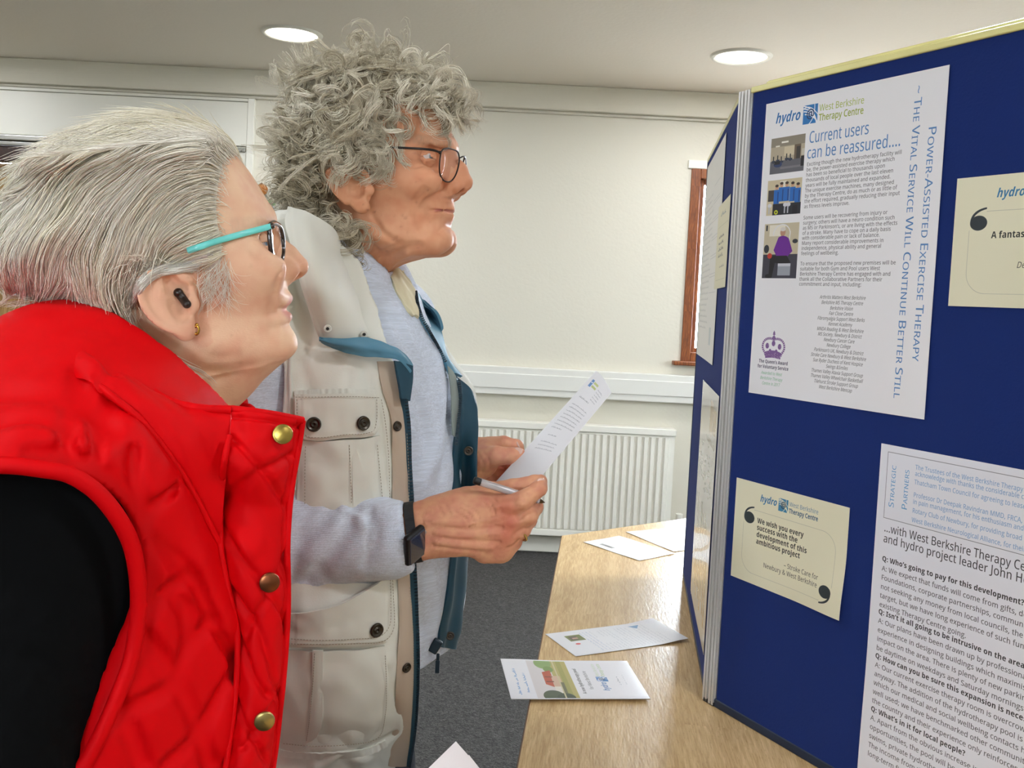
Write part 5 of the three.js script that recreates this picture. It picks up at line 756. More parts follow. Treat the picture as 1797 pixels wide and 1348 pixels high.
const farHandFingers = [
  [J(842, 806, -1.265, 0.0165), J(872, 800, -1.255, 0.0128), J(900, 800, -1.25, 0.0112), J(911, 797, -1.25, 0.0085)],                                  // thumb
  [J(860, 785, -1.298, 0.0125), J(884, 780, -1.285, 0.0112), J(906, 784, -1.278, 0.0098), J(912, 800, -1.275, 0.008)],                                 // index
  [J(850, 800, -1.302, 0.0125), J(880, 806, -1.30, 0.011), J(902, 818, -1.285, 0.0095), J(900, 830, -1.272, 0.008)],                                   // middle
  [J(846, 818, -1.30, 0.012), J(872, 828, -1.295, 0.0105), J(890, 838, -1.28, 0.009), J(884, 846, -1.27, 0.008)],
  [J(840, 832, -1.292, 0.011), J(862, 844, -1.286, 0.0095), J(876, 852, -1.275, 0.0085), J(872, 856, -1.268, 0.0075)],
];
const farHand0 = (x, y, z) => smin(farHandPalm(x, y, z), chain(farHandFingers, 0.0022)(x, y, z), 0.006);
const handC = (f, list) => list.map(([pts, d, w]) => [new Line3(hitLine(f, pts, 4), w * 2.6), d * 1.6, w]);
const nearC = handC(nearHand0, [
  [[[800, 900], [816, 910], [822, 925]], 0.0007, 0.0016], [[[806, 893], [824, 904], [832, 920]], 0.0007, 0.0016], [[[815, 888], [834, 898], [842, 914]], 0.0007, 0.0016], [[[858, 880], [866, 890], [868, 902]], 0.0009, 0.0018], [[[866, 876], [875, 886], [878, 898]], 0.0009, 0.0018], [[[850, 884], [858, 895], [860, 906]], 0.0008, 0.0018],
  [[[760, 915], [810, 920], [860, 912], [884, 908]], -0.0012, 0.0032], [[[765, 935], [815, 940], [865, 936], [884, 936]], -0.0013, 0.003], [[[765, 952], [815, 958], [862, 962]], -0.0012, 0.003], [[[780, 925], [830, 929], [880, 925]], 0.0008, 0.0024], [[[780, 944], [830, 949], [876, 951]], 0.0009, 0.0022], [[[762, 958], [800, 964], [850, 970]], 0.0010, 0.002], [[[770, 950], [772, 955], [768, 962]], 0.0007, 0.0015],
  [[[908, 912], [918, 902], [932, 894]], 0.0016, 0.0022], [[[902, 940], [915, 930], [929, 921]], 0.0010, 0.002], [[[892, 962], [903, 957], [912, 948]], 0.001, 0.002], [[[922, 866], [926, 872], [926, 880]], 0.0006, 0.0014], [[[914, 868], [918, 875], [918, 884]], 0.0006, 0.0014], [[[886, 866], [910, 861], [936, 853]], 0.0010, 0.0020],
  [[[736, 900], [741, 915], [739, 940]], 0.0005, 0.0018], [[[770, 890], [778, 905]], 0.0006, 0.0018], [[[782, 888], [790, 903]], 0.0006, 0.0018], [[[870, 889], [880, 885], [892, 888]], -0.0014, 0.005], [[[880, 918], [892, 916], [902, 918]], -0.0012, 0.005], [[[878, 943], [890, 942]], -0.0010, 0.005],
]);
const farC = handC(farHand0, [[[[838, 796], [848, 812], [846, 828]], 0.0008, 0.002], [[[848, 794], [858, 808], [858, 822]], 0.0007, 0.002], [[[884, 775], [886, 783], [886, 792]], 0.0006, 0.0015], [[[890, 795], [892, 801], [890, 808]], 0.0005, 0.0014]]);
const nearHand = (x, y, z) => { const f = nearHand0(x, y, z); return Math.abs(f) < 0.012 ? f + crease(nearC, x, y, z) + 0.00035 * noise(x * 260, y * 260, z * 260) : f; };
const farHand = (x, y, z) => { const f = farHand0(x, y, z); return Math.abs(f) < 0.012 ? f + crease(farC, x, y, z) : f; };
const boxOf = (pts, pad) => { const b = new THREE.Box3().setFromPoints(pts).expandByScalar(pad); return [b.min.toArray(), b.max.toArray()]; };
// skin colours: pigment, freckles, redness of nose, ears, lips and knuckles
const spotField = (seed, n, place) => { reseed(seed); const s = []; for (let i = 0; i < n; i++) s.push([...place(), 0.0008 + rnd() * 0.0012, 0.12 + rnd() * 0.36]); return s; };
const mSpots = spotField(31, 90, () => [rnd() * 0.13 - 0.02, rnd() * 0.22 - 0.10]);
const mSkin = lin('#dca37f'), mRed = lin('#cd8662'), mSpot = lin('#9a5f44'), mLip = lin('#bd7a6c');
function headColour(F, H, base, red, spot, lipc, spots, o) {
  return (wx, wy, wz) => {
    const p = F.local(V(wx, wy, wz)), x = p.x, y = p.y, z = p.z; let c = base; const n1 = noise(x * 55, y * 55, z * 55), n2 = noise(x * 160, y * 160, z * 160);
    c = mix3(c, red, clamp(0.22 + 0.55 * n1 + 0.25 * n2));
    const near = (q, r) => Math.exp(-((x - q.x) ** 2 + (y - q.y) ** 2) / (r * r));
    c = mix3(c, red, o.nose * near(H.m.n2, 0.020)); c = mix3(c, red, o.cheek * near(H.m.cheek, 0.030)); if (x < 0.01 && Math.abs(z) > 0.06) c = mix3(c, red, o.ear);
    for (const s of spots) { const d = (x - s[0]) ** 2 + (y - s[1]) ** 2; if (d < s[2] * s[2] * 4) c = mix3(c, spot, s[3] * Math.exp(-d / (s[2] * s[2]))); }
    if (x > 0.04) { const l = H.lipD(x, y, z); if (l < 0.011) c = mix3(c, lipc, sstep(0.0066, 0.0044, l) * sstep(H.corner.z * 0.98, H.corner.z * 0.72, Math.abs(z))); }
    if (y > H.eye.y + 0.010 && y < H.eye.y + 0.026 && x > H.eye.x - 0.02 && Math.abs(z) > 0.012) { const b = 0.5 + 0.5 * noise(x * 700, y * 180, z * 700); c = mix3(c, o.browC, o.brow * b * sstep(0.010, 0.014, y - H.eye.y) * sstep(0.026, 0.020, y - H.eye.y)); }
    return c;
  };
}
const mHeadCol = headColour(MH, mHead, mSkin, mRed, mSpot, mLip, mSpots, { nose: 0.5, cheek: 0.3, ear: 0.25, brow: 0.55, browC: lin('#8d8271') });
const handSpots = spotField(77, 26, () => [rnd() * 0.14, rnd() * 0.08]);
const mHandRed = lin('#c97f6a');
const mHandCol = (x, y, z) => { const n1 = noise(x * 60, y * 60, z * 60), n2 = noise(x * 170, y * 170, z * 170), k = mWri; let c = mix3(mSkin, mHandRed, clamp(0.30 + 0.6 * n1 + 0.35 * n2)); for (const q of [[884, 889], [893, 918], [889, 942]]) { const p = A(q[0], q[1], -1.05); c = mix3(c, lin('#c4604f'), 0.55 * Math.exp(-((x - p.x) ** 2 + (y - p.y) ** 2) / 1.6e-4)); } for (const s of handSpots) { const d = (x - k.x - s[0]) ** 2 + (y - k.y + 0.04 - s[1]) ** 2; if (d < s[2] * s[2] * 4) c = mix3(c, mSpot, s[3] * 0.7 * Math.exp(-d / (s[2] * s[2]))); } return c; };
const person1 = tag(group('person', [0, 0, 0]), 'person with curly grey hair and beige waistcoat holding a pen and a printed sheet', 'person');
{
  const bodyParts = [], add = (g, col) => { paint(g, col); uvBy(g, (x, y, z) => [x + z * 0.6, y + z * 0.2]); bodyParts.push(g.toNonIndexed()); };
  const o = MH.to(0, 0, 0); add(nets(mHead.w, [o.x - 0.15, o.y - 0.185, o.z - 0.13], [o.x + 0.16, o.y + 0.20, o.z + 0.13], 0.002), mHeadCol);
  add(nets(nearHand, ...boxOf([A(690, 870, -1.045), A(960, 990, -1.10), A(950, 840, -1.02)], 0.03), 0.0022), mHandCol);
  add(nets(farHand, ...boxOf([A(795, 760, -1.32), A(925, 865, -1.24)], 0.03), 0.0025), mHandCol);
  const under = (x, y, z) => smin(smin(mTorso(x, y, z) + 0.012 + 0.04 * sstep(1.10, 0.98, y), Math.min(mArmN(x, y, z), mArmF(x, y, z)) + 0.018, 0.03), Math.min(...[[MT.to(-0.05, -0.66, 0.085), V(-0.24, 0.44, -1.10), V(-0.25, 0.06, -1.08)], [MT.to(-0.05, -0.66, -0.085), V(-0.20, 0.44, -1.29), V(-0.16, 0.06, -1.30)]].map(([a, b, c]) => Math.min(cap(x, y, z, a, b, 0.075, 0.05), cap(x, y, z, b, c, 0.05, 0.036)))), 0.04);
  add(nets(under, [-0.55, 0.0, -1.62], [0.1, 1.42, -0.85], 0.014), () => mSkin);
  mesh('body', mergeGeometries(bodyParts), skinMat({ roughness: 0.5 }), person1);
  eyeballs(MH, mHead.eye, 0.0110, '#5a6b70', person1, [1, 0, 0.35]);
  const hm = hairMesh(MH, mHairLocal, curls(5, 900), lin('#a89d86'), person1, 0.004);
  // nails
  const nail = (p, d, up, w, l) => { const g = new THREE.SphereGeometry(1, 16, 12); g.scale(l, 0.0016, w); const n = up.clone().addScaledVector(d, -up.dot(d)).normalize(), b = V().crossVectors(d, n); const m = mesh('fingernail', g, phys({ color: '#d9b3a4', roughness: 0.25, clearcoat: 0.6 }), person1); m.applyMatrix4(new THREE.Matrix4().makeBasis(d, n, b).setPosition(p)); };
  nail(A(948, 848, -1.0445), A(950, 845, -1.05).sub(A(935, 862, -1.045)).normalize(), V(0.5, 0.3, 0.8), 0.0052, 0.0062);
  nail(A(908, 792, -1.2445), V(1, 0.05, 0.02).normalize(), V(0.2, 0.5, 0.8), 0.0058, 0.0070); nail(A(911, 781, -1.272), V(0.5, -0.8, 0.1).normalize(), V(0.8, 0.5, 0.4), 0.005, 0.006);
  // pale sweatshirt
  const sh = nets(mShirt, [-0.48, 0.74, -1.63], [0.06, 1.45, -0.86], 0.005); uvBy(sh, (x, y, z) => [(x + z) * 1.0, y]); const shm = mesh('sweatshirt', sh, M.sweat, person1); shm.userData.label = 'pale grey blue sweatshirt';
  { const ring = [], n = 40; for (let i = 0; i < n; i++) { const a = i / n * 6.283, p = MT.to(-0.026 + Math.cos(a) * 0.0590, 0, Math.sin(a) * 0.0590); ring.push(V(p.x, p.y - 0.006 - 0.030 * Math.cos(a) , p.z)); } mesh('neckband', tube(ring, 0.0052, 120, 8, true), M.sweat, shm); }
  // trousers and shoes below the picture
  const tr = (x, y, z) => { let f = smin(MT.wrap((a, b, c) => ell(a, b, c, -0.05, -0.66, 0, 0.105, 0.12, 0.155))(x, y, z), Math.min(...[[MT.to(-0.06, -0.68, 0.085), V(-0.24, 0.44, -1.10), V(-0.25, 0.05, -1.08)], [MT.to(-0.06, -0.68, -0.085), V(-0.20, 0.44, -1.29), V(-0.16, 0.05, -1.30)]].map(([a, b, c]) => smin(cap(x, y, z, a, b, 0.092, 0.068), cap(x, y, z, b, c, 0.068, 0.06), 0.02))), 0.03); return smax(f, 0.05 - y, 0.005); };
  mesh('trousers', nets(tr, [-0.42, 0.03, -1.45], [0.02, 0.86, -0.95], 0.012), M.trousers, person1);
  const shoe = (c) => (x, y, z) => smax(smin(ell(x, y, z, c.x + 0.02, 0.05, c.z + 0.01, 0.06, 0.06, 0.045), ell(x, y, z, c.x + 0.10, 0.03, c.z + 0.05, 0.09, 0.04, 0.05), 0.03), -y + 0.001, 0.004);
  for (const c of [V(-0.25, 0, -1.08), V(-0.16, 0, -1.30)]) mesh('shoe', nets(shoe(c), [c.x - 0.08, -0.01, c.z - 0.08], [c.x + 0.22, 0.14, c.z + 0.14], 0.008), M.shoe, person1);
}
// waistcoat
const vOff = 0.021;
const mVestS0 = (x, y, z) => mTorso(x, y, z) - vOff + 0.0045 * noise(x * 11, y * 6, z * 11) + 0.004 * (Math.abs(noise(x * 20 + y * 8, y * 14, z * 20)) - 0.25) + 0.0014 * noise(x * 50, y * 32, z * 50);
const mVestC = [];
for (const [pts, d, w] of [[[[640, 650], [646, 670], [650, 690]], 0.004, 0.006], [[[612, 655], [606, 690]], 0.003, 0.006], [[[530, 640], [540, 690]], 0.003, 0.007], [[[520, 470], [528, 540], [540, 610]], 0.003, 0.010], [[[560, 820], [585, 850], [590, 880]], 0.004, 0.008], [[[600, 790], [570, 815], [556, 860]], -0.004, 0.008], [[[640, 870], [664, 850], [690, 855]], -0.003, 0.006], [[[540, 1075], [600, 1062], [660, 1040]], -0.005, 0.010], [[[560, 1150], [620, 1200], [668, 1165]], -0.003, 0.010], [[[570, 1280], [640, 1210], [676, 1180]], 0.004, 0.007], [[[520, 1180], [540, 1240], [530, 1300]], 0.003, 0.010], [[[600, 1330], [650, 1312], [690, 1290]], 0.004, 0.007], [[[560, 1345], [600, 1325], [640, 1335]], -0.004, 0.008]]) mVestC.push([new Line3(hitLine(mVestS0, pts, 4), w * 2.6), d, w]);
const mVestS = (x, y, z) => { const f = mVestS0(x, y, z); return Math.abs(f) < 0.03 ? f + crease(mVestC, x, y, z) : f; };
const vOn = onto(mVestS, 0.0005);
const mEdge = spline([[690, 610], [704, 650], [716, 700], [722, 760], [724, 820], [727, 887], [731, 1010], [735, 1106], [737, 1175], [732, 1245], [721, 1344]].map(([x, y]) => { const p = MT.local(vOn(x - 7, y)); return [p.y, p.z]; }));
const mVestCut = MT.wrap((x, y, z) => { const e = mEdge(y); return x > 0 ? Math.max(z - e, -(z + 0.115)) : 1; });
const mArmHole = (x, y, z) => Math.min(cap(x, y, z, mSh.clone().lerp(MT.to(0, -0.035, 0), -0.12).add(V(-0.01, -0.085, 0)), mElb.clone().lerp(mSh, 0.40), 0.101, 0.084), cap(x, y, z, mSh2, mElb2.clone().lerp(mSh2, 0.45), 0.074, 0.070));
const vestTeal = (x, y, z) => mVestS(x, y, z);
{
  const vest = new THREE.Group(); vest.name = 'waistcoat'; vest.userData.label = 'beige multi pocket waistcoat with teal lining'; person1.add(vest);
  const shell = (x, y, z) => { const s = mVestS(x, y, z); if (s > 0.04 || s < -0.05) return Math.abs(s) - 0.003; let f = Math.abs(s + 0.005) - 0.005; f = smax(f, mVestCutD(x, y, z), 0.003); f = smax(f, -mArmHole(x, y, z), 0.004); const p = MTy(x, y, z); return smax(smax(f, p[1] - 0.10, 0.004), -mNeckHole(x, y, z) + 0.042, 0.004); };
  const MTi = MT.e, MTy = (x, y, z) => [MTi[0] * x + MTi[4] * y + MTi[8] * z + MTi[12], MTi[1] * x + MTi[5] * y + MTi[9] * z + MTi[13], MTi[2] * x + MTi[6] * y + MTi[10] * z + MTi[14]];
  const mVestCutD = (x, y, z) => { const p = MTy(x, y, z); if (p[0] < -0.03) return -1; return p[2] < -0.02 ? 0.02 + p[0] + 0.03 > 0 ? Math.min(0.03, p[0] + 0.03) : -1 : p[0] < 0 ? -1 : mEdge(p[1]) - p[2]; };
  const g = nets(shell, [-0.50, 0.68, -1.45], [0.08, 1.46, -0.92], 0.0042); uvBy(g, (x, y, z) => [x + z, y]); mesh('panel', g, M.vest, vest);
  // patches laid on the waistcoat: rows of pixels, top to bottom
  const on = (lift) => onto(mVestS, lift), patch = (name, rows, lift, th, mat, fn, nu = 24, nv = 40) => { const f = on(lift); return mesh(name, cloth(rows.map((r) => r.map(([x, y, z]) => z ? at(x, y, z) : f(x, y))), th, nu, nv, fn), mat, vest); };
  const tanL = [[664, 634], [673, 686], [687, 730], [690, 815], [690, 884], [694, 960], [699, 1026], [702, 1088], [699, 1158], [695, 1227], [683, 1346]], tanR = [[693, 634], [704, 699], [712, 747], [716, 815], [719, 887], [720, 960], [721, 1012], [726, 1088], [728, 1158], [725, 1262], [716, 1346]];
  const mid = (a, b, t) => [lerp(a[0], b[0], t), lerp(a[1], b[1], t)];
  patch('placket', tanL.map((a, i) => [a, mid(a, tanR[i], 0.5), tanR[i]]), 0.0045, 0.003, M.tan, (u, v) => -0.0015 * (2 * u - 1) ** 6 + 0.0012 * noise(u * 2, v * 16, 1), 10, 120);
  // teal edge with zip teeth
  const tealR = tanR.map(([x, y], i) => [x + [24, 12, 9, 7, 8, 9, 11, 9, 9, 8, 6][i], y]);
  patch('zip_tape', tanR.map((a, i) => [[a[0] - 2, a[1]], mid(a, tealR[i], 0.6), tealR[i]]), 0.003, 0.002, M.teal, null, 6, 120);
  const zipLine = new THREE.CatmullRomCurve3(tealR.map(([x, y]) => { const q = hit(mVestS, x - 3, y) || at(x, y, -1.08); return q.add(EYE.clone().sub(q).setLength(0.004)); }), false, 'centripetal'), teeth = (curve, n, name) => { const l = []; for (let i = 0; i < n; i++) { const p = curve.getPointAt(i / (n - 1)), t = curve.getTangentAt(i / (n - 1)), q = rbx(0.0042, 0.0016, 0.003, 0.0005, 0, 0, 0, 1); const b = V(0, 0, 1).cross(t).normalize(); q.applyMatrix4(new THREE.Matrix4().makeBasis(b, t, V().crossVectors(b, t)).setPosition(p)); l.push(q); } const m = mesh(name, merge(l), M.zip, vest); m.userData.kind = 'stuff'; return m; };
  teeth(zipLine, 150, 'zip_teeth');
  // pockets: flap over a pleated bag
  const bag1 = patch('pocket', [[[524, 772], [560, 774], [600, 772], [640, 770], [668, 764]], [[524, 810], [560, 812], [600, 812], [640, 812], [674, 812]], [[522, 850], [560, 852], [600, 854], [645, 854], [680, 852]], [[520, 890], [560, 894], [600, 896], [648, 896], [684, 894]]], 0.0035, 0.004, M.vest, (u, v) => 0.004 * Math.sin(Math.PI * Math.min(1, u * 1.0)) + 0.003 * noise(u * 4, v * 3, 4), 60, 40);
  patch('pleat', [[[617, 774], [620, 775], [622, 776]], [[618, 830], [622, 832], [640, 834]], [[620, 888], [640, 890], [664, 891]]], 0.008, 0.0015, M.vest, null, 12, 24);
  const flap = (name, rows, lift) => patch(name, rows, lift, 0.003, M.vest, (u, v) => { const e = Math.min(u, 1 - u, 1 - v); return 0.0022 * sstep(0, 0.10, e) - 0.0006 * Math.exp(-(((e - 0.075) / 0.018) ** 2)) + 0.0014 * noise(u * 7, v * 3, 2) * (1 - Math.abs(v - 0.5)); }, 70, 40);
  flap('pocket_flap', [[[517, 692], [555, 692], [600, 691], [640, 692], [666, 693]], [[517, 720], [555, 720], [600, 719], [640, 719], [667, 721]], [[519, 752], [555, 755], [600, 752], [640, 750], [667, 748]], [[530, 771], [560, 774], [605, 769], [640, 767.5], [658, 764]]], 0.0085);
  patch('pocket', [[[503, 1142], [540, 1142], [590, 1141], [640, 1139], [676, 1134]], [[501, 1200], [540, 1201], [590, 1201], [640, 1201], [682, 1196]], [[496, 1262], [540, 1264], [590, 1264], [640, 1264], [680, 1258]], [[490, 1312], [540, 1316], [590, 1315], [640, 1310], [664, 1303]]], 0.0035, 0.004, M.vest, (u, v) => 0.005 * Math.sin(Math.PI * u) * Math.sin(Math.PI * Math.min(1, 0.15 + v)) + 0.003 * noise(u * 4, v * 4, 9), 60, 50);
  patch('pleat', [[[548, 1142], [556, 1142], [567, 1142]], [[546, 1200], [556, 1201], [566, 1202]], [[540, 1262], [552, 1266], [565, 1270]], [[537, 1304], [545, 1302], [556, 1294]]], 0.0085, 0.0015, M.vest, null, 12, 30);
  flap('pocket_flap', [[[506, 1078], [550, 1072], [600, 1058], [650, 1030], [690, 1004]], [[505, 1095], [550, 1092], [600, 1084], [650, 1072], [691, 1062]], [[504, 1115], [550, 1115], [600, 1113], [650, 1110], [691, 1104]], [[503, 1134], [550, 1136], [600, 1135], [650, 1133], [680, 1128]]], 0.0085);
  patch('lower_seam', [[[486, 1316], [540, 1322], [600, 1321], [650, 1312], [676, 1300]], [[485, 1328], [540, 1333], [600, 1332], [652, 1324], [681, 1310]]], 0.0032, 0.002, M.vest, (u) => 0.0015 * noise(u * 22, 1, 3), 60, 6);
  patch('yoke_seam', [[[516, 686], [560, 683], [610, 682], [664, 684]], [[516, 694], [560, 692], [610, 691], [666, 693]]], 0.003, 0.0025, M.vest, (u) => 0.0014 * noise(u * 26, 2, 5), 60, 6);
  for (const [x, y] of [[550.5, 745], [637.5, 743], [661, 1106]]) { const p = on(0.0122)(x, y); stud('snap', snapGeo(0.0082), M.snapDark, vest, p, normalAt(mVestS, p)); }
  for (const [x, y] of [[697, 748], [713.5, 1172]]) { const p = on(0.006)(x, y); stud('snap', snapGeo(0.0060), M.snapDark, vest, p, normalAt(mVestS, p)); }
  // collar, near side, its leaf turned down over the shoulder, with two eyelets
  const col = mesh('collar', cloth([
    [at(505, 362, -1.10), at(540, 372, -1.07), at(585, 400, -1.085), at(600, 430, -1.11)], [at(500, 392, -1.05), at(535, 400, -1.035), at(580, 430, -1.06), at(606, 462, -1.10)],
    [at(513, 440, -1.015), at(545, 446, -1.01), at(585, 468, -1.04), at(616, 488, -1.085)], [at(527, 496, -1.01), at(556, 500, -1.008), at(592, 512, -1.035), at(626, 522, -1.075)],
    [at(543, 548, -1.025), at(568, 550, -1.022), at(602, 556, -1.04), at(638, 560, -1.07)], [at(559, 592, -1.04), at(580, 594, -1.038), at(615, 593, -1.05), at(651, 591, -1.072)]], 0.005, 30, 60, (u, v) => 0.0022 * noise(u * 3, v * 4, 3) + 0.001 * Math.exp(-((u - 0.06) ** 2) / 0.0008)), M.vest, vest);
  for (const [x, y, z, nx] of [[575, 577, -1.0275, 0.15], [639, 587, -1.0575, 0.3]]) { stud('eyelet', snapGeo(0.0044), M.vest, vest, at(x, y, z), V(nx, 0.1, 1)); stud('eyelet_hole', new THREE.CylinderGeometry(0.0018, 0.0018, 0.0022, 16), M.darkPlastic, vest, at(x, y, z + 0.0009), V(nx, 0.1, 1)); }
  // teal facing turned out under the collar
  const tl = mesh('facing', cloth([[at(560, 591, -1.036), at(600, 594, -1.036), at(645, 592, -1.055), at(680, 604, -1.066), at(708, 618, -1.078), at(725, 640, -1.09)], [at(561, 597, -1.030), at(596, 605, -1.026), at(640, 610, -1.042), at(676, 617, -1.056), at(704, 626, -1.07), at(724, 648, -1.084)], [at(563, 601, -1.036), at(592, 615, -1.032), at(634, 625, -1.044), at(672, 628, -1.056), at(700, 633, -1.068), at(720, 655, -1.08)]], 0.003, 50, 12, (u, v) => 0.002 * noise(u * 8, v * 2, 6)), M.tealLight, vest); tl.userData.label = 'pale teal facing';
  mesh('facing', cloth([[at(693, 633, -1.066), at(706, 636, -1.072), at(725, 642, -1.082)], [at(700, 664, -1.066), at(711, 664, -1.074), at(725, 664, -1.084)], [at(705, 700, -1.066), at(713, 700, -1.073), at(720, 704, -1.08)]], 0.003, 12, 20), M.teal, vest);
  // far side: collar, zip edge and the lining of the left front
  const far = (x, y, z, l) => { const p = hit(mShirt, x, y); if (!p || p.z < z - 0.08) return at(x, y, z); return p.add(EYE.clone().sub(p).setLength(l)); };
  mesh('collar', cloth([[at(680, 472, -1.225), far(694, 466, -1.24, 0.012), far(709, 478, -1.25, 0.010)], [far(690, 496, -1.20, 0.006), far(706, 490, -1.22, 0.014), far(728, 505, -1.25, 0.010)], [far(707, 528, -1.19, 0.006), far(720, 522, -1.20, 0.014), far(733, 532, -1.24, 0.010)], [far(726, 554, -1.18, 0.008), far(730, 552, -1.19, 0.010), far(736, 556, -1.22, 0.010)]], 0.005, 20, 30, (u, v) => 0.0025 * noise(u * 4, v * 5, 8)), M.cream, vest);
  mesh('facing', cloth([[far(731, 510, -1.25, 0.012), far(736, 516, -1.255, 0.012), far(741, 526, -1.26, 0.012)], [far(738, 552, -1.22, 0.012), far(752, 550, -1.235, 0.014), far(767, 555, -1.25, 0.012)], [far(760, 590, -1.215, 0.012), far(770, 586, -1.225, 0.014), far(778, 592, -1.24, 0.012)], [far(778, 624, -1.21, 0.012), far(783, 622, -1.22, 0.014), far(787, 626, -1.235, 0.012)], [far(790, 655, -1.205, 0.014), far(800, 655, -1.215, 0.016), at(812, 660, -1.235)]], 0.004, 16, 40), M.tealLight, vest);
  mesh('outer_edge', cloth([[at(776, 592, -1.272), at(782, 604, -1.275), at(786, 612, -1.28)], [at(786, 626, -1.262), at(798, 636, -1.268), at(806, 642, -1.275)], [at(800, 652, -1.25), at(818, 664, -1.26), at(833, 684, -1.268)], [at(812, 690, -1.245), at(828, 700, -1.255), at(839, 722, -1.262)]], 0.004, 12, 30), M.vest, vest);
  const lining = mesh('lining', cloth([[at(789, 654, -1.216), at(806, 662, -1.225), at(829, 688, -1.24)], [at(798, 690, -1.210), at(816, 694, -1.222), at(837, 716, -1.238)], [far(800, 740, -1.206, 0.009), far(816, 742, -1.215, 0.009), at(838.5, 750, -1.232)], [far(797, 815, -1.20, 0.009), far(812, 815, -1.208, 0.009), at(837, 815, -1.225)], [far(797, 866, -1.196, 0.009), far(812, 866, -1.204, 0.009), at(833, 862, -1.22)], [far(793, 968, -1.19, 0.009), far(806, 970, -1.198, 0.009), at(822, 972, -1.21)], [far(786, 1040, -1.186, 0.009), far(800, 1042, -1.194, 0.009), far(815, 1044, -1.205, 0.009)], [far(774, 1098, -1.182, 0.009), far(792, 1104, -1.19, 0.009), far(808, 1108, -1.20, 0.009)], [far(770, 1134, -1.182, 0.009), far(784, 1138, -1.188, 0.009), far(800, 1139, -1.196, 0.009)]], 0.004, 20, 90, (u, v) => 0.002 * Math.sin(u * 9) + 0.002 * noise(u * 2, v * 9, 5)), M.teal, vest); lining.userData.label = 'dark teal lining';
  mesh('lining_fold', cloth([[at(786, 642, -1.205), at(794, 650, -1.208), at(800, 660, -1.214)], [at(792, 690, -1.20), at(799, 692, -1.203), at(806, 712, -1.208)], [at(793, 730, -1.196), at(797, 732, -1.198), at(802, 740, -1.204)], [at(795, 764, -1.196), at(797, 765, -1.198), at(799, 767, -1.202)]], 0.002, 10, 24), std({ color: '#8f9a94', roughness: 0.8 }), vest);
  const farZip = new THREE.CatmullRomCurve3([[730, 512, -1.25], [735, 540, -1.225], [743, 562, -1.215], [757, 587, -1.21], [771, 612, -1.205], [782, 634, -1.20]].map(([x, y, z]) => far(x, y, z, 0.015)), false, 'centripetal'); teeth(farZip, 44, 'zip_teeth');
  const farZip2 = new THREE.CatmullRomCurve3([[806, 668, -1.212], [808, 700, -1.206], [805, 735, -1.2], [800, 780, -1.196]].map((a) => at(...a)), false, 'centripetal'); teeth(farZip2, 36, 'zip_teeth');
  stud('snap', snapGeo(0.0062), M.snapDark, vest, at(822, 791.5, -1.207), V(0.1, 0, 1)); stud('snap', snapGeo(0.0055), M.snapDark, vest, far(790, 1116, -1.182, 0.016), V(0.1, 0, 1));
  // zip slider with its pull
  const zs = far(764, 1134, -1.176, 0.012); mesh('zip_slider', merge([rbx(0.012, 0.018, 0.006, 0.002).rotateZ(-0.5).translate(zs.x, zs.y, zs.z), rbx(0.004, 0.012, 0.003, 0.001).translate(zs.x + 0.004, zs.y - 0.014, zs.z + 0.003), rbx(0.0055, 0.016, 0.002, 0.0008).translate(zs.x + 0.004, zs.y - 0.024, zs.z + 0.004)]), M.zip, vest);
  // stitching: rows of short threads
  const stitch = (pts, lift) => { const f = on(lift), c = new THREE.CatmullRomCurve3(pts.map(([x, y]) => f(x, y)), false, 'centripetal'), L = c.getLength(), n = Math.floor(L / 0.0034), l = []; for (let i = 0; i < n; i++) { const p = c.getPointAt((i + 0.5) / n), t = c.getTangentAt((i + 0.5) / n), q = bx(0.0022, 0.0006, 0.0006); const b = V(0, 0, 1).cross(t).normalize(); q.applyMatrix4(new THREE.Matrix4().makeBasis(t, b, V().crossVectors(t, b)).setPosition(p)); l.push(q); } return l; };
  const st = [...stitch([[521, 700], [522, 730], [528, 755], [540, 766], [566, 768], [605, 763], [640, 761], [656, 755], [661, 735], [661, 700]], 0.0122), ...stitch([[517, 697], [560, 697], [610, 696], [666, 698]], 0.0118), ...stitch([[536, 782], [535, 830], [535, 886]], 0.0092), ...stitch([[613, 780], [615, 830], [617, 884]], 0.0092), ...stitch([[662, 780], [667, 830], [672, 884]], 0.0085), ...stitch([[504, 1121], [560, 1124], [620, 1122], [668, 1116], [683, 1100], [686, 1060], [685, 1016]], 0.0122), ...stitch([[504, 1130], [560, 1131], [620, 1130], [676, 1124], [690, 1106], [690, 1040], [689, 1012]], 0.0120), ...stitch([[552, 1146], [549, 1200], [543, 1262], [538, 1300]], 0.0092), ...stitch([[676, 1150], [678, 1200], [676, 1256], [662, 1296], [600, 1308], [540, 1309], [496, 1305]], 0.0088), ...stitch([[669, 700], [676, 740], [682, 800], [684, 880]], 0.005), ...stitch([[714, 760], [717, 820], [718, 884]], 0.0085), ...stitch([[719, 1030], [724, 1090], [726, 1160], [722, 1260], [714, 1340]], 0.0085)];
  const stm = mesh('stitching', merge(st), std({ color: '#a79f8c', roughness: 0.9 }), vest); stm.userData.kind = 'stuff';
  // near edge of the armhole
  mesh('armhole_binding', tube([[512, 600], [509, 640], [510, 690], [509, 740], [512, 800], [516, 860]].map(([x, y]) => onto(mVestS, 0.001)(x, y)), 0.0022, 40, 8), M.vest, vest);
}
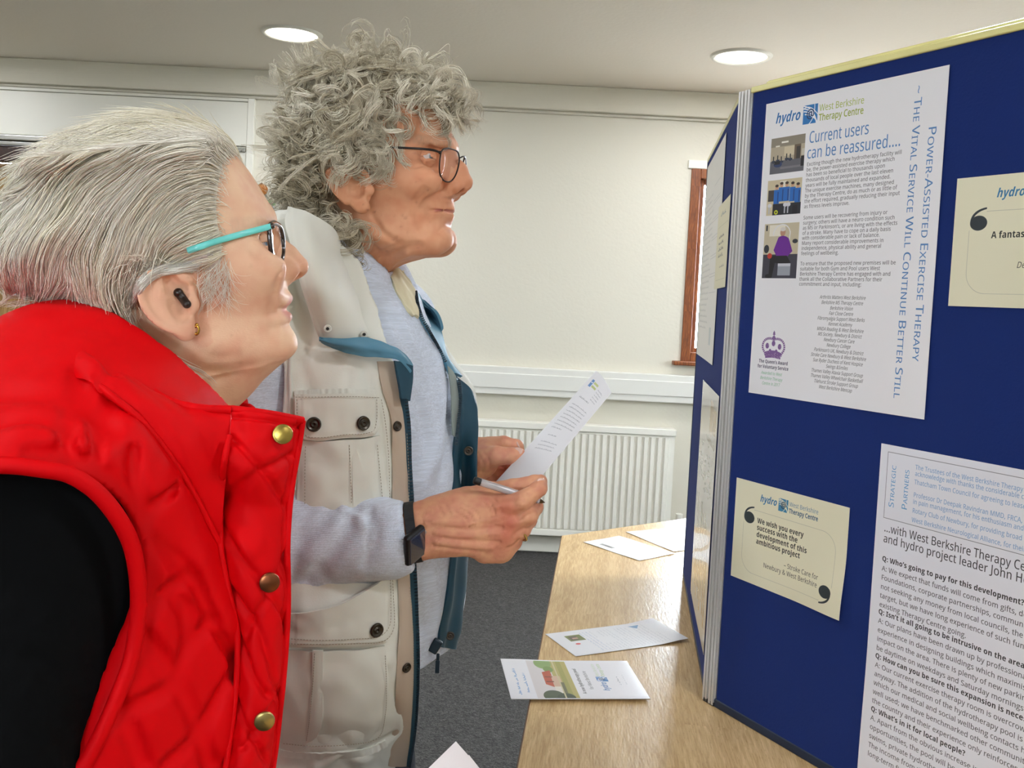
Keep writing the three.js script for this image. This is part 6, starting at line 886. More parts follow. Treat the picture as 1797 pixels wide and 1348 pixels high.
// ---------------------------------------------------------------- the white haired person: body and padded waistcoat
const WT = new Frame(at(235, 690, -0.79), 0.0);
const wSh = at(62, 890, -0.655), wElb = at(-75, 1500, -0.585), wHandP = V(-0.125, 0.895, -0.70), wSh2 = WT.to(-0.01, -0.06, -0.12), wElb2 = WT.to(-0.05, -0.32, -0.13), wWri2 = WT.to(0.10, -0.46, -0.06);
const wTorsoL = (x, y, z) => {
  let f = ell(x, y, z, 0.006, -0.22, 0.016, 0.110, 0.24, 0.156); f = smin(f, ell(x, y, z, -0.002, -0.46, 0.016, 0.104, 0.22, 0.152), 0.08); f = smin(f, ell(x, y, z, -0.02, -0.64, 0.010, 0.112, 0.15, 0.160), 0.08);
  const az = Math.abs(z); f = smin(f, cap(x, y, az, V(-0.03, -0.015, 0.05), V(-0.005, -0.065, z > 0 ? 0.15 : 0.115), 0.056, 0.054), 0.06); return smin(f, ell(x, y, z, -0.06, -0.06, 0, 0.07, 0.09, 0.10), 0.06);
};
const wTorso = WT.wrap(wTorsoL);
const wArm = (x, y, z) => smin(cap(x, y, z, wSh, wElb, 0.064, 0.064), cap(x, y, z, wElb, wHandP.clone().lerp(wElb, 0.25), 0.058, 0.042), 0.03);
const wArm2 = (x, y, z) => smin(cap(x, y, z, wSh2, wElb2, 0.06, 0.052), cap(x, y, z, wElb2, wWri2, 0.05, 0.036), 0.03);
const wOff = 0.026;
const wVest0 = (x, y, z) => wTorso(x, y, z) - wOff;
// seams of the quilting as drawn in the photograph, then carried on over the hidden side as a lattice
const wLines = [
  [[271, 953], [332, 1006], [372, 1090], [409, 1160]], [[249, 1116], [286, 1163], [312, 1200], [352, 1286], [369, 1345]], [[332, 1013], [292, 1043], [259, 1086]], [[369, 1093], [332, 1146], [309, 1203], [249, 1236], [200, 1266]], [[409, 1166], [349, 1292], [296, 1345]],
  [[397, 958], [440, 1000], [468, 1040], [484, 1092]], [[404, 1015], [440, 1052], [466, 1100]], [[417, 1187], [449, 1226], [470, 1290]], [[484, 1196], [452, 1224], [430, 1270]], [[140, 652], [136, 677], [121, 735], [115, 800]], [[235, 793], [239, 841], [262, 915]], [[300, 858], [272, 896], [262, 960]], [[324, 838], [386, 868]], [[402, 862], [440, 896], [480, 930]], [[196, 700], [175, 740], [168, 800]], [[484, 800], [440, 840], [404, 862]], [[440, 1100], [425, 1150], [418, 1187]], [[480, 1030], [452, 1060]],
  [[60, 796], [120, 802], [168, 820], [210, 855], [242, 890], [264, 935], [270, 990], [263, 1053], [247, 1116]],
  [[205, 1240], [230, 1290], [250, 1345]], [[300, 1040], [330, 1080], [334, 1140]]];
const wQ = wLines.map((l) => [new Line3(hitLine(wVest0, l, 4), 0.02), 0.0105, 0.0050]);
const wSoft = [[[[230, 760], [300, 850], [352, 960], [398, 1090]], -0.008, 0.012], [[[185, 720], [240, 790], [275, 860]], -0.005, 0.010], [[[0, 690], [60, 690], [130, 704], [190, 735]], 0.005, 0.010], [[[0, 740], [60, 735], [112, 752]], 0.005, 0.008], [[[150, 690], [180, 740], [230, 770]], 0.004, 0.008], [[[40, 760], [110, 770], [170, 800]], -0.004, 0.012], [[[342, 1000], [380, 1090], [398, 1200], [390, 1300]], -0.005, 0.012], [[[330, 905], [360, 980], [385, 1060]], 0.004, 0.008]].map(([l, d, w]) => [new Line3(hitLine(wVest0, l, 4), w * 2.6), d, w]);
const wQuilt = (x, y, z) => crease(wQ, x, y, z) + crease(wSoft, x, y, z);
const WTe = WT.e, wLoc = (x, y, z) => [x + WTe[12], y + WTe[13], z + WTe[14]];
// hidden back and far side: a diamond lattice of the same size
const wLattice = (x, y, z) => { const p = wLoc(x, y, z); if (p[2] > 0.02 && p[0] > -0.09) return 0; const u = (Math.atan2(p[2], p[0] - 0.01) * 0.16 + p[1]) / 0.085, v = (Math.atan2(p[2], p[0] - 0.01) * 0.16 - p[1]) / 0.085, du = (u - Math.round(u)) * 0.06, dv = (v - Math.round(v)) * 0.06; return 0.006 * (Math.exp(-du * du / 3.2e-5) + Math.exp(-dv * dv / 3.2e-5)) * sstep(0.02, -0.02, p[2] + (p[0] + 0.09) * -0.4); };
const wVestS = (x, y, z) => { const f = wVest0(x, y, z); if (Math.abs(f) > 0.035) return f; return f + wQuilt(x, y, z) + wLattice(x, y, z) + 0.003 * noise(x * 14, y * 10, z * 14) + 0.0012 * noise(x * 45, y * 40, z * 45); };
const wEdge = spline([[512, 800], [508, 900], [505, 960], [506, 1090], [498, 1200], [490, 1270], [480, 1346]].map(([x, y]) => { const p = WT.local((hit(wVest0, Math.min(x, 506), y) || hit(wVest0, 480, y) || hit(wVest0, 455, y))); return [p.y, p.z]; }));
const wHoleC = WT.to(-0.01, -0.13, -0.185), wHoleD = WT.to(-0.03, -0.24, -0.19);
const wHoleA = at(46, 1062, -0.56), wHoleB = at(-70, 1470, -0.545);
const wArmHole = (x, y, z) => Math.min(cap(x, y, z, wHoleA, wHoleB, 0.082, 0.062), cap(x, y, z, wHoleC, wHoleD, 0.070, 0.070));
const person2 = tag(group('person', [0, 0, 0]), 'person with swept back white hair and red quilted waistcoat looking up at the board', 'person');
{
  const bodyParts = [], add = (g, col) => { paint(g, col); uvBy(g, (x, y, z) => [x + z * 0.6, y + z * 0.2]); bodyParts.push(g.toNonIndexed()); };
  const o = WH.to(0, 0, 0), skin = lin('#f0c8a6'), pink = lin('#e5a78a'), spot = lin('#c79472'), lipc = lin('#d8998a');
  const spots = spotField(57, 26, () => [rnd() * 0.12 - 0.03, rnd() * 0.16 - 0.13]);
  add(nets(wHead.w, [o.x - 0.17, o.y - 0.19, o.z - 0.14], [o.x + 0.15, o.y + 0.17, o.z + 0.14], 0.0019), headColour(WH, wHead, skin, pink, spot, lipc, spots, { nose: 0.55, cheek: 0.25, ear: 0.4, brow: 0.3, browC: lin('#b39a82') }));
  const hand = chain([[[wHandP.clone().add(V(-0.05, 0.01, 0.02)), 0.024], [wHandP, 0.022], [wHandP.clone().add(V(0.05, -0.005, -0.015)), 0.018]], [[wHandP.clone().add(V(0.03, 0.004, -0.02)), 0.011], [wHandP.clone().add(V(0.075, 0.002, -0.03)), 0.009], [wHandP.clone().add(V(0.092, -0.006, -0.03)), 0.008]], [[wHandP.clone().add(V(0.045, -0.008, -0.004)), 0.011], [wHandP.clone().add(V(0.082, -0.016, -0.010)), 0.009], [wHandP.clone().add(V(0.088, -0.024, -0.02)), 0.008]], [[wHandP.clone().add(V(0.042, -0.012, 0.010)), 0.0105], [wHandP.clone().add(V(0.076, -0.024, 0.004)), 0.009], [wHandP.clone().add(V(0.078, -0.030, -0.008)), 0.008]], [[wHandP.clone().add(V(0.036, -0.014, 0.022)), 0.010], [wHandP.clone().add(V(0.062, -0.028, 0.02)), 0.008], [wHandP.clone().add(V(0.064, -0.034, 0.01)), 0.0075]], [[wHandP.clone().add(V(0.0, 0.012, -0.018)), 0.013], [wHandP.clone().add(V(0.04, 0.022, -0.03)), 0.0105], [wHandP.clone().add(V(0.068, 0.016, -0.03)), 0.009]]], 0.006);
  add(nets(hand, ...boxOf([wHandP], 0.12), 0.004), () => skin);
  const hand2 = chain([[[wWri2, 0.026], [wWri2.clone().add(V(0.05, -0.02, 0)), 0.024]], ...[-0.02, -0.007, 0.007, 0.02].map((q) => [[wWri2.clone().add(V(0.05, -0.02, q)), 0.011], [wWri2.clone().add(V(0.085, -0.045, q * 1.1)), 0.009], [wWri2.clone().add(V(0.09, -0.075, q)), 0.008]]), [[wWri2.clone().add(V(0.01, 0, 0.02)), 0.012], [wWri2.clone().add(V(0.05, -0.02, 0.04)), 0.010], [wWri2.clone().add(V(0.07, -0.045, 0.042)), 0.008]]], 0.006);
  add(nets(hand2, ...boxOf([wWri2], 0.13), 0.005), () => skin);
  const legs = [[WT.to(0, -0.62, 0.085), V(-0.29, 0.44, -0.70), V(-0.32, 0.06, -0.70)], [WT.to(0, -0.62, -0.085), V(-0.29, 0.44, -0.88), V(-0.32, 0.06, -0.88)]];
  const under = (x, y, z) => smin(smin(wTorso(x, y, z) + 0.006, Math.min(wArm(x, y, z), wArm2(x, y, z)) + 0.018, 0.03), Math.min(...legs.map(([a, b, c]) => Math.min(cap(x, y, z, a, b, 0.075, 0.05), cap(x, y, z, b, c, 0.05, 0.036)))), 0.04);
  add(nets(under, [-0.60, 0, -1.10], [0.0, 1.40, -0.45], 0.014), () => skin);
  mesh('body', mergeGeometries(bodyParts), skinMat({ roughness: 0.5 }), person2);
  eyeballs(WH, wHead.eye, 0.0113, '#6b8aa0', person2, [1, 0.12, 0.45]);
  hairMesh(WH, wHairLocal, sweptHair(7, 11500), lin('#e6e1d7'), person2, 0.0012);
  // ear stud and the dark ear plug
  const lo_ = onto(wHead.w, 0.0015)(345, 577); mesh('earring', merge([new THREE.SphereGeometry(0.0016, 16, 12).translate(lo_.x, lo_.y + 0.003, lo_.z), new THREE.TorusGeometry(0.0032, 0.0014, 10, 24).scale(0.6, 1, 1).translate(lo_.x, lo_.y - 0.001, lo_.z)]), std({ color: '#b08a3c', metalness: 1, roughness: 0.25 }), person2).userData.label = 'small gold earring';
  const plug = [[313, 514], [320, 523], [328, 534]].map(([x, y]) => onto(wHead.w, 0.0012)(x, y)); mesh('ear_plug', merge([tube(plug, 0.0034, 16, 10), new THREE.SphereGeometry(0.0038, 14, 10).translate(plug[0].x, plug[0].y, plug[0].z), new THREE.SphereGeometry(0.0034, 14, 10).translate(plug[2].x, plug[2].y, plug[2].z)]), std({ color: '#2a211c', roughness: 0.35 }), person2).userData.label = 'dark hearing aid plug';
  // black fleece sleeves
  const fl = (x, y, z) => Math.min(wArm(x, y, z), wArm2(x, y, z)) + 0.004 * noise(x * 18, y * 12, z * 18) + 0.0016 * noise(x * 120, y * 120, z * 120) - 0.001;
  const top = (x, y, z) => smin(fl(x, y, z), wTorso(x, y, z) - 0.004, 0.02), topC = WT.wrap((x, y, z) => cap(x, y, z, V(0.02, 0.0, 0), V(0.01, 0.10, 0), 0.066, 0.07));
  const fg = nets((x, y, z) => smax(smax(top(x, y, z), -topC(x, y, z), 0.006), -(y - 0.80), 0.01), [-0.60, 0.78, -1.10], [0.0, 1.40, -0.45], 0.005); uvBy(fg, (x, y, z) => [x + z, y]); mesh('fleece_top', fg, M.fleece, person2).userData.label = 'black fleece top';
  // padded waistcoat
  const vest = new THREE.Group(); vest.name = 'waistcoat'; vest.userData.label = 'bright red quilted waistcoat'; person2.add(vest);
  const topV = WT.wrap((x, y, z) => cap(x, y, z, V(0.035, -0.005, 0), V(0.03, 0.10, 0), 0.056, 0.06));
  const shell = (x, y, z) => { const s = wVestS(x, y, z); if (s > 0.05 || s < -0.06) return Math.abs(s) - 0.01; let f = Math.abs(s + 0.008) - 0.008; const p = wLoc(x, y, z); if (p[0] > -0.01) f = smax(f, Math.min(wEdge(p[1]) - p[2], p[2] + 0.11), 0.008); f = smax(f, -wArmHole(x, y, z), 0.010); return smax(smax(f, -topV(x, y, z), 0.006), p[1] - 0.085, 0.01); };
  const g = nets(shell, [-0.56, 0.66, -1.06], [-0.04, 1.38, -0.50], 0.0038); uvBy(g, (x, y, z) => [x + z, y]); mesh('panel', g, M.red, vest);
  const on = (l) => onto(wVest0, l);
  // stand-up collar
  const topRow = [[44, 545, -0.845], [58, 535, -0.81], [84, 529, -0.778], [128, 546, -0.735], [190, 616, -0.700], [240, 663, -0.688], [300, 702, -0.682], [350, 714, -0.684], [406, 717, -0.692]], botRow = [[-8, 640, -0.835], [4, 650, -0.765], [44, 656, -0.71], [102, 662, -0.670], [155, 668], [200, 698], [248, 738], [318, 830], [386, 955]];
  const bot = botRow.map(([x, y, z]) => z ? at(x, y, z) : on(0.004)(x, y)), topP = topRow.map((a) => at(...a)), rows = [0, 0.3, 0.65, 1].map((t) => topP.map((p, i) => p.clone().lerp(bot[i], t).add(V(0, 0, (0.007 + 0.012 * sstep(4, 1, i)) * Math.sin(Math.PI * t)))));
  mesh('collar', cloth(rows, 0.014, 70, 30, (u, v) => 0.006 * Math.sin(Math.PI * v) - 0.004 * Math.exp(-(((u - 0.56) / 0.03) ** 2)) * v - 0.005 * Math.exp(-(((v - 0.5 - 0.6 * (u - 0.6)) / 0.07) ** 2)) * sstep(0.35, 0.5, u) * sstep(0.62, 0.55, u) + 0.002 * noise(u * 12, v * 4, 2)), M.red, vest);
  // front strip with its quilting and the free edge
  const sL = [[406, 720], [403, 765], [394, 807], [388, 880], [387, 957], [400, 1030], [415, 1100], [416, 1183], [411, 1240], [403, 1300], [396, 1350]], sR = [[532, 738], [524, 790], [515, 840], [508, 900], [505, 960], [506, 1030], [505, 1090], [497, 1200], [492, 1245], [486, 1300], [479, 1350]];
  const zL = sL.map(([x, y], i) => i < 3 ? [-0.690, -0.678, -0.668][i] : on(0.003)(x, y).z), zR = [-0.722, -0.716, -0.712, -0.708, -0.705, -0.704, -0.704, -0.702, -0.70, -0.70, -0.70];
  const srows = sL.map(([x, y], i) => [0, 0.35, 0.7, 1].map((t) => at(lerp(x, sR[i][0], t), lerp(y, sR[i][1], t), lerp(zL[i], zR[i], t) + 0.014 * Math.sin(Math.PI * t))));
  const q2 = (u, v) => { let s = 0; for (const [a, b, c, d] of [[0, 0.35, 1, 0.62], [0, 0.10, 0.9, 0.28], [0, 0.62, 0.6, 0.75], [1, 0.42, 0.2, 0.62], [0.9, 0.12, 0, 0.30], [1, 0.72, 0.3, 0.92], [0, 0.78, 0.75, 0.97], [0, 0.50, 0.8, 0.72]]) { const ex = (c - a), ey = (d - b) * 5.6, wx = u - a, wy = (v - b) * 5.6, t = clamp((wx * ex + wy * ey) / (ex * ex + ey * ey)), q = (wx - ex * t) ** 2 + (wy - ey * t) ** 2; s += Math.exp(-q / 0.0045); } return s; };
  mesh('placket', cloth(srows, 0.012, 40, 150, (u, v) => 0.0035 * Math.sin(Math.PI * u) - 0.0038 * q2(u, v) - 0.003 * Math.exp(-(((u - 0.90) / 0.02) ** 2)) - 0.003 * Math.exp(-(((v - 0.025) / 0.006) ** 2)) + 0.0015 * noise(u * 5, v * 18, 3)), M.red, vest);
  // corded edge of placket and collar
  const cord = (pts, r) => tube(pts, r, pts.length * 12, 8);
  mesh('edge_cord', merge([cord(sR.map(([x, y], i) => at(x - 1, y, zR[i] + 0.001)), 0.0026), cord([[406, 718, -0.692], [440, 722, -0.690], [480, 728, -0.700], [531, 738, -0.720]].map((a) => at(...a)), 0.0030), cord(topP.map((p) => p.clone().add(V(0, -0.001, 0.001))), 0.0036)]), M.red, vest);
  // bound edge of the armhole
  const ah = [[-20, 816], [30, 818], [75, 824], [118, 832], [165, 860], [204, 905], [230, 955], [241, 1010], [243, 1060], [238, 1115], [228, 1165], [206, 1222], [180, 1282], [146, 1346], [120, 1390]].map(([x, y]) => { const p = hit(wVest0, x, y); return p || at(x, y, -0.62); });
  mesh('armhole_binding', tube(ah, 0.0055, 120, 10), M.red, vest); 
  mesh('collar_seam', tube([[34, 566, -0.765], [70, 596, -0.718], [104, 628, -0.688], [142, 652, -0.664], ...botRow.slice(5).map(([x, y], i) => [x, y, bot[5 + i].z + 0.001])].map((a) => at(...a)), 0.0026, 90, 8), M.red, vest);
  mesh('placket_seam', tube(sL.slice(1).map(([x, y], i) => at(x, y, zL[i + 1] + 0.003)), 0.0024, 90, 8), M.red, vest);
  const brass = (c, r) => std({ color: c, metalness: 1, roughness: r });
  for (const [x, y, z, c, n, lab] of [[496, 762, -0.688, '#a8924a', V(0.22, 0.12, 1), 'tarnished brass snap'], [473, 1022, -0.679, '#8a5236', V(0.28, 0.0, 1), 'brown metal snap'], [464, 1265, -0.672, '#b9a468', V(0.22, -0.06, 1), 'brass snap']]) stud('snap', domeGeo(0.0074), brass(c, 0.3), vest, at(x, y, z), n).userData.label = lab;
  // trousers, shoes
  const tr = (x, y, z) => smax(smin(WT.wrap((a, b, c) => ell(a, b, c, -0.01, -0.62, 0, 0.125, 0.12, 0.168))(x, y, z), Math.min(...legs.map(([a, b, c]) => smin(cap(x, y, z, a, b, 0.092, 0.068), cap(x, y, z, b, c, 0.066, 0.058), 0.02))), 0.03), 0.05 - y, 0.005);
  mesh('trousers', nets(tr, [-0.50, 0.03, -1.02], [-0.12, 0.80, -0.55], 0.012), M.trousers, person2);
  const shoe = (c) => (x, y, z) => smax(smin(ell(x, y, z, c.x + 0.02, 0.05, c.z, 0.06, 0.06, 0.042), ell(x, y, z, c.x + 0.11, 0.03, c.z, 0.09, 0.04, 0.045), 0.03), -y + 0.001, 0.004);
  for (const c of [V(-0.32, 0, -0.70), V(-0.32, 0, -0.88)]) mesh('shoe', nets(shoe(c), [c.x - 0.08, -0.01, c.z - 0.08], [c.x + 0.24, 0.14, c.z + 0.08], 0.008), M.shoe, person2);
}
// ---------------------------------------------------------------- things worn and held
M.lens = phys({ color: '#ffffff', roughness: 0.02, transmission: 1, thickness: 0, ior: 1.5, specularIntensity: 1 });
const lensGeo = (pts, n, dish) => { const c = pts.reduce((s, p) => s.add(p), V()).divideScalar(pts.length), P = [], I = [], R = 6, K = pts.length; P.push(c.clone().addScaledVector(n, dish)); for (let r = 1; r <= R; r++) for (let k = 0; k < K; k++) P.push(c.clone().lerp(pts[k], r / R).addScaledVector(n, dish * (1 - (r / R) ** 2))); for (let k = 0; k < K; k++) I.push(0, 1 + k, 1 + (k + 1) % K); for (let r = 1; r < R; r++) for (let k = 0; k < K; k++) { const a = 1 + (r - 1) * K + k, b = 1 + (r - 1) * K + (k + 1) % K; I.push(a, a + K, b, b, a + K, b + K); } const g = new THREE.BufferGeometry().setFromPoints(P); g.setIndex(I); g.computeVertexNormals(); return g; };
// spectacles: rim outline in the lens's own plane (u outwards, v up), mirrored to the other side
function spectacles(F, o, parent) {
  const un = V(o.dir[0], o.dir[1], o.dir[2]).normalize();
  for (const s of [1, -1]) {
    const P = o.rim.map(([u, v]) => F.to(o.c.x + un.x * u + o.pant * v, o.c.y + un.y * u + v, (o.c.z + un.z * u) * s)), c = new THREE.CatmullRomCurve3(P, true, 'centripetal').getPoints(48); c.pop();
    const e1 = P[0].clone().sub(P[3]), e2 = P[1].clone().sub(P[4]), n = e1.cross(e2).normalize(); const fw = V(1, 0, 0).transformDirection(F.m); if (n.dot(fw) < 0) n.negate();
    mesh('lens', lensGeo(c, n, 0.0012), M.lens, parent);
    mesh('rim', tube(c, o.rimR, 90, 10, true), o.rimM, parent).userData.label = o.rimLabel;
    const h = F.to(o.hinge[0], o.hinge[1], o.hinge[2] * s), T = o.temple.map((q) => F.to(q[0], q[1], q[2] * s));
    const tg = tube([h, ...T], o.templeR, 60, 8), sc = tg.attributes.position; if (o.flat) { const l = V(0, 0, 1).transformDirection(F.m); const cr = new THREE.CatmullRomCurve3([h, ...T], false, 'centripetal').getPoints(200); for (let i = 0; i < sc.count; i++) { const p = V().fromBufferAttribute(sc, i); let b = cr[0], m = 1e9; for (const q of cr) { const d = q.distanceToSquared(p); if (d < m) { m = d; b = q; } } const d = p.clone().sub(b), k = d.dot(l); p.addScaledVector(l, -k * o.flat); sc.setXYZ(i, p.x, p.y, p.z); } tg.computeVertexNormals(); }
    mesh('temple', tg, o.templeM, parent).userData.label = o.templeLabel;
    mesh('hinge', new THREE.SphereGeometry(o.hingeR, 14, 10).translate(h.x, h.y, h.z), o.rimM, parent);
    const pad = F.to(o.pad[0], o.pad[1], o.pad[2] * s); mesh('nose_pad', new THREE.SphereGeometry(0.0028, 12, 10).scale(0.7, 1.5, 0.6).translate(pad.x, pad.y, pad.z), M.lens, parent);
  }
  mesh('bridge', tube(o.bridge.map((q) => F.to(...q)), o.rimR, 24, 8), o.rimM, parent);
}
{
  // thin dark metal frames of the curly haired person
  const t = tag(group('glasses', [0, 0, 0]), 'thin dark metal framed glasses on the curly haired person', 'glasses'), dm = std({ color: '#2d2724', metalness: 0.6, roughness: 0.35 });
  const hp = MH.local(at(770, 279, -1.13)), e = mHead.eye, cx = e.x + 0.031, cy = e.y - 0.008;
  spectacles(MH, { c: V(cx, cy, 0.034), dir: [-0.20, 0, 1], pant: 0.08, rim: [[-0.024, 0.010], [-0.019, 0.017], [-0.004, 0.0185], [0.013, 0.017], [0.0235, 0.0125], [0.0255, 0.002], [0.022, -0.013], [0.012, -0.020], [-0.006, -0.020], [-0.018, -0.012], [-0.0235, -0.001]], rimR: 0.0009, rimM: dm, rimLabel: 'thin dark rim', hinge: [cx - 0.0050, cy + 0.010, 0.0595], temple: [[cx - 0.012, cy + 0.0115, 0.067], [cx - 0.055, cy + 0.0125, 0.0745], [cx - 0.095, cy + 0.013, 0.0765], [cx - 0.120, cy + 0.004, 0.077]], templeR: 0.0014, templeM: dm, templeLabel: 'dark temple arm', hingeR: 0.0021, pad: [cx - 0.004, cy + 0.001, 0.0105], bridge: [[cx + 0.0055, cy + 0.011, 0.011], [cx + 0.0085, cy + 0.0145, 0.004], [cx + 0.0085, cy + 0.0145, -0.004], [cx + 0.0055, cy + 0.011, -0.011]] }, t);
}
{
  const t = tag(group('glasses', [0, 0, 0]), 'dark tortoiseshell glasses with turquoise arms on the white haired person', 'glasses');
  const e = wHead.eye, hg = WH.L(477, 397, 0.058), cx = hg.x + 0.0045, cy = e.y - 0.002, dk = phys({ color: '#2a1c1b', roughness: 0.2, clearcoat: 1 }), tq = phys({ color: '#74e2dc', roughness: 0.3, clearcoat: 0.4 });
  const hh = (x, y, z) => Math.min(wHead.w(x, y, z), WH.wrap(wHairF)(x, y, z)), T = [[420, 412], [396, 419], [372, 426], [352, 433], [330, 440]].map(([x, y], i) => { const p = WH.local(onto(hh, 0.0042)(x, y)); return [p.x, p.y, p.z]; }), m0 = WH.L(458, 402, 0.0635);
  spectacles(WH, { c: V(cx, cy, 0.034), dir: [-0.34, 0, 1], pant: 0.10, rim: [[-0.023, 0.007], [-0.016, 0.015], [-0.002, 0.018], [0.013, 0.0185], [0.0245, 0.015], [0.0265, 0.004], [0.0225, -0.010], [0.011, -0.017], [-0.006, -0.0165], [-0.018, -0.010], [-0.023, -0.001]], rimR: 0.0021, rimM: dk, rimLabel: 'dark glossy rim', hinge: [hg.x, hg.y, hg.z], temple: [[m0.x, m0.y, m0.z], ...T], templeR: 0.0026, flat: 0.62, templeM: tq, templeLabel: 'turquoise temple arm', hingeR: 0.0026, pad: [cx - 0.004, cy + 0.0, 0.0105], bridge: [[cx + 0.004, cy + 0.010, 0.011], [cx + 0.0075, cy + 0.013, 0.004], [cx + 0.0075, cy + 0.013, -0.004], [cx + 0.004, cy + 0.010, -0.011]] }, t);
}
{
  // wrist watch on the near wrist
  const t = tag(group('wristwatch', [0, 0, 0]), 'black smart watch on the near wrist below the pale cuff', 'watch');
  const ax = at(740, 930, -1.046).sub(at(700, 937, -1.045)).normalize(), c = at(726, 934, -1.045), up = V(0, 1, 0).addScaledVector(ax, -ax.y).normalize(), out = V().crossVectors(ax, up).normalize(); if (out.z < 0) out.negate();
  const ring = []; for (let i = 0; i < 48; i++) { const a = i / 48 * 6.283; ring.push(c.clone().addScaledVector(up, Math.cos(a) * 0.0325).addScaledVector(out, Math.sin(a) * 0.0245)); }
  const band = (w, th) => { const P = [], I = [], n = ring.length; for (let i = 0; i < n; i++) { const r = ring[i].clone().sub(c).normalize(); for (const [s, k] of [[-1, 0], [1, 0], [1, th], [-1, th]]) P.push(ring[i].clone().addScaledVector(ax, s * w / 2).addScaledVector(r, k)); } for (let i = 0; i < n; i++) for (let k = 0; k < 4; k++) { const a = i * 4 + k, b = i * 4 + (k + 1) % 4, d = ((i + 1) % n) * 4 + k, e = ((i + 1) % n) * 4 + (k + 1) % 4; I.push(a, d, b, b, d, e); } const g = new THREE.BufferGeometry().setFromPoints(P); g.setIndex(I); const h = g.toNonIndexed(); h.computeVertexNormals(); return h; };
  mesh('strap', band(0.0105, 0.0022), std({ color: '#1d2023', roughness: 0.6 }), t);
  const fc = at(727, 957, -1.016), nf = V(0.83, -0.25, 0.50).normalize(), vy = V(-0.06, 1, 0.45).addScaledVector(nf, -V(-0.06, 1, 0.45).dot(nf)).normalize(), vx = V().crossVectors(vy, nf);
  const B = new THREE.Matrix4().makeBasis(vx, vy, nf).setPosition(fc);
  mesh('case', rbx(0.030, 0.041, 0.009, 0.0042, 0, 0, 0, 4).applyMatrix4(B), std({ color: '#35373a', metalness: 0.8, roughness: 0.3 }), t);
  mesh('screen', rbx(0.0255, 0.036, 0.003, 0.0014, 0, 0, 0.0042, 3).applyMatrix4(B), phys({ color: '#2b3346', roughness: 0.12, clearcoat: 1 }), t);
  mesh('crown', new THREE.CylinderGeometry(0.003, 0.003, 0.003, 16).rotateZ(Math.PI / 2).translate(0.0158, 0.008, 0).applyMatrix4(B), M.steel, t);
}
{
  // ring on the ring finger
  const p = at(912, 935, -1.053), d = at(922, 921, -1.06).sub(at(901, 940, -1.052)).normalize(), r = new THREE.TorusGeometry(0.0108, 0.0016, 10, 40); const q = new THREE.Quaternion().setFromUnitVectors(V(0, 0, 1), d); r.applyQuaternion(q); r.translate(p.x, p.y, p.z);
  tag(mesh('finger_ring', r, std({ color: '#cbb57a', metalness: 1, roughness: 0.18 })), 'gold ring on the finger of the hand holding the pen', 'ring');
}
{
  // clear ballpoint pen, its dark cap end to the left
  const a = at(833, 843, -1.040), b = at(956, 882, -1.052), d = b.clone().sub(a), L = d.length(), q = new THREE.Quaternion().setFromUnitVectors(V(0, 1, 0), d.clone().normalize());
  const t = tag(group('pen', [0, 0, 0]), 'clear ballpoint pen with a black end held in the near hand', 'pen'); t.position.copy(a); t.quaternion.copy(q);
  const lathe = (p, n = 20) => new THREE.LatheGeometry(p.map((k) => new THREE.Vector2(...k)), n);
  mesh('barrel', lathe([[0.0040, 0.006], [0.0042, 0.008], [0.0042, L * 0.84], [0.0030, L * 0.93]], 8), phys({ color: '#e9e9ec', roughness: 0.08, transmission: 0.55, thickness: 0, ior: 1.5 }), t);
  mesh('refill', lathe([[0.0001, 0.012], [0.0016, 0.012], [0.0016, L * 0.9], [0.0001, L * 0.9]]), std({ color: '#d9d9de', roughness: 0.4 }), t);
  mesh('ink', lathe([[0.0001, L * 0.24], [0.0020, L * 0.24], [0.0020, L * 0.80], [0.0001, L * 0.80]]), std({ color: '#17181d', roughness: 0.4 }), t);
  mesh('end_plug', lathe([[0.0001, -0.002], [0.0036, -0.001], [0.0043, 0.001], [0.0043, 0.007], [0.0030, 0.0075]]), M.darkPlastic, t);
  mesh('tip', lathe([[0.0032, L * 0.92], [0.0024, L * 0.955], [0.0009, L * 0.985], [0.0005, L], [0.0001, L]]), std({ color: '#5e4a30', metalness: 0.8, roughness: 0.3 }), t);
}
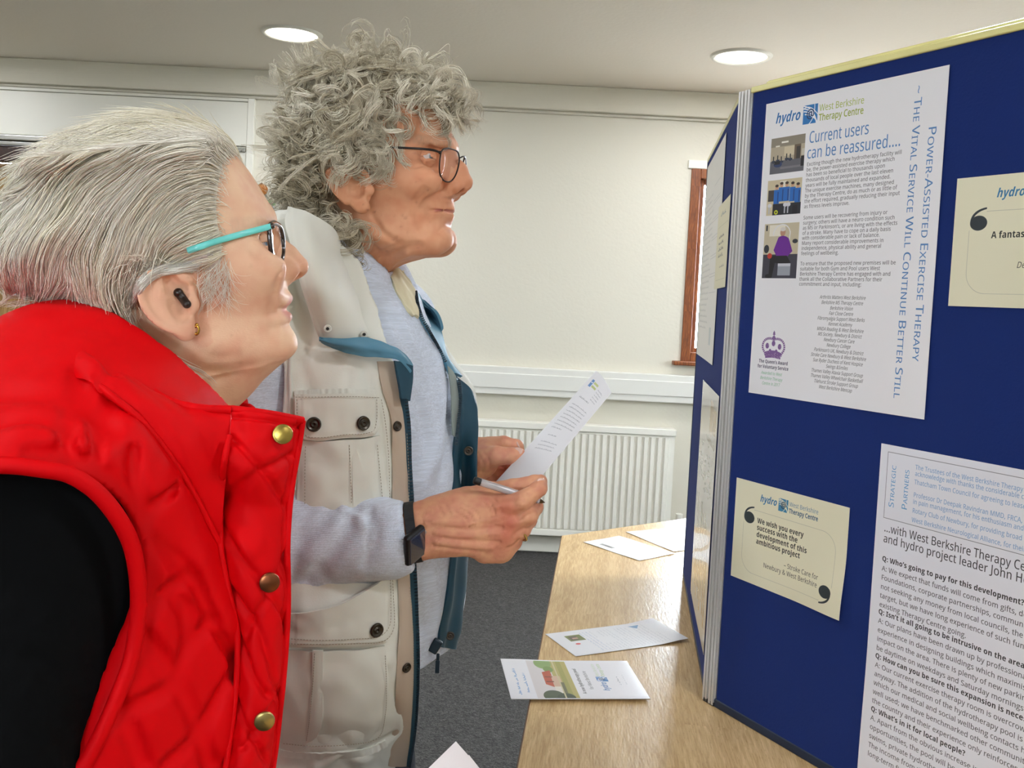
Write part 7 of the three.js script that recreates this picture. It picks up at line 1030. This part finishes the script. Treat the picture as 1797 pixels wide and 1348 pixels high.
{
  // printed sheet held between both hands, its far edge up to the right
  const tex = page(210, 297, 4.4, '#eceef1', (g, { T, greek }) => {
    const R = (c, x, y, w, h) => { g.fillStyle = c; g.fillRect(x, y, w, h); };
    R('#2f7fc1', 40, 18, 26, 18); R('#ffffff', 44, 24, 18, 2); g.fillStyle = '#bccb72'; g.fillRect(72, 20, 46, 5); g.fillRect(72, 29, 46, 5); for (let i = 0; i < 5; i++) greek(134, 28 + i * 7, 46, 4, '#878b94');
    greek(50, 66, 92, 5.5, '#5f636c'); for (let i = 0; i < 8; i++) greek(40, 86 + i * 9, 138 - (i === 7 ? 60 : 0), 4.6, '#7b7f88'); greek(62, 168, 60, 4.6, '#7b7f88'); for (let i = 0; i < 3; i++) greek(52, 186 + i * 9, 110, 4.6, '#8b8f98');
  });
  const pTL = at(1046, 651, -1.335), pTR = at(1073, 689, -1.15), pBL = at(866, 850, -1.225), pBR = at(938, 850, -1.075), rows = []; for (let j = 0; j <= 6; j++) { const r = []; for (let i = 0; i <= 4; i++) { const u = i / 4, v = j / 6, p = pTL.clone().lerp(pTR, u).lerp(pBL.clone().lerp(pBR, u), v); p.y += 0.004 * Math.sin(Math.PI * u) * (1 - v); r.push(p); } rows.push(r); }
  const m = mesh('printed_sheet', cloth(rows, 0.0004, 16, 40), phys({ map: tex, roughness: 0.5, side: THREE.DoubleSide })); tag(m, 'white printed sheet held up between the two hands', 'sheet');
}
{
  // two white sheets held low by the white haired person
  const mk = (pts, label) => { const P = pts.map((a) => at(...a)); tag(mesh('white_sheet', cloth([[P[0], P[1]], [P[3], P[2]]], 0.0004, 8, 8), M.paper), label, 'sheet'); };
  mk([[800, 1301, -0.74], [843, 1350, -0.70], [735, 1560, -0.66], [668, 1430, -0.71]], 'upper of two white sheets at the bottom edge of the picture'); mk([[823, 1325, -0.738], [852, 1362, -0.71], [752, 1570, -0.668], [700, 1450, -0.716]], 'lower white sheet peeping out beneath another at the bottom edge');
}
renderer.render(scene, camera);
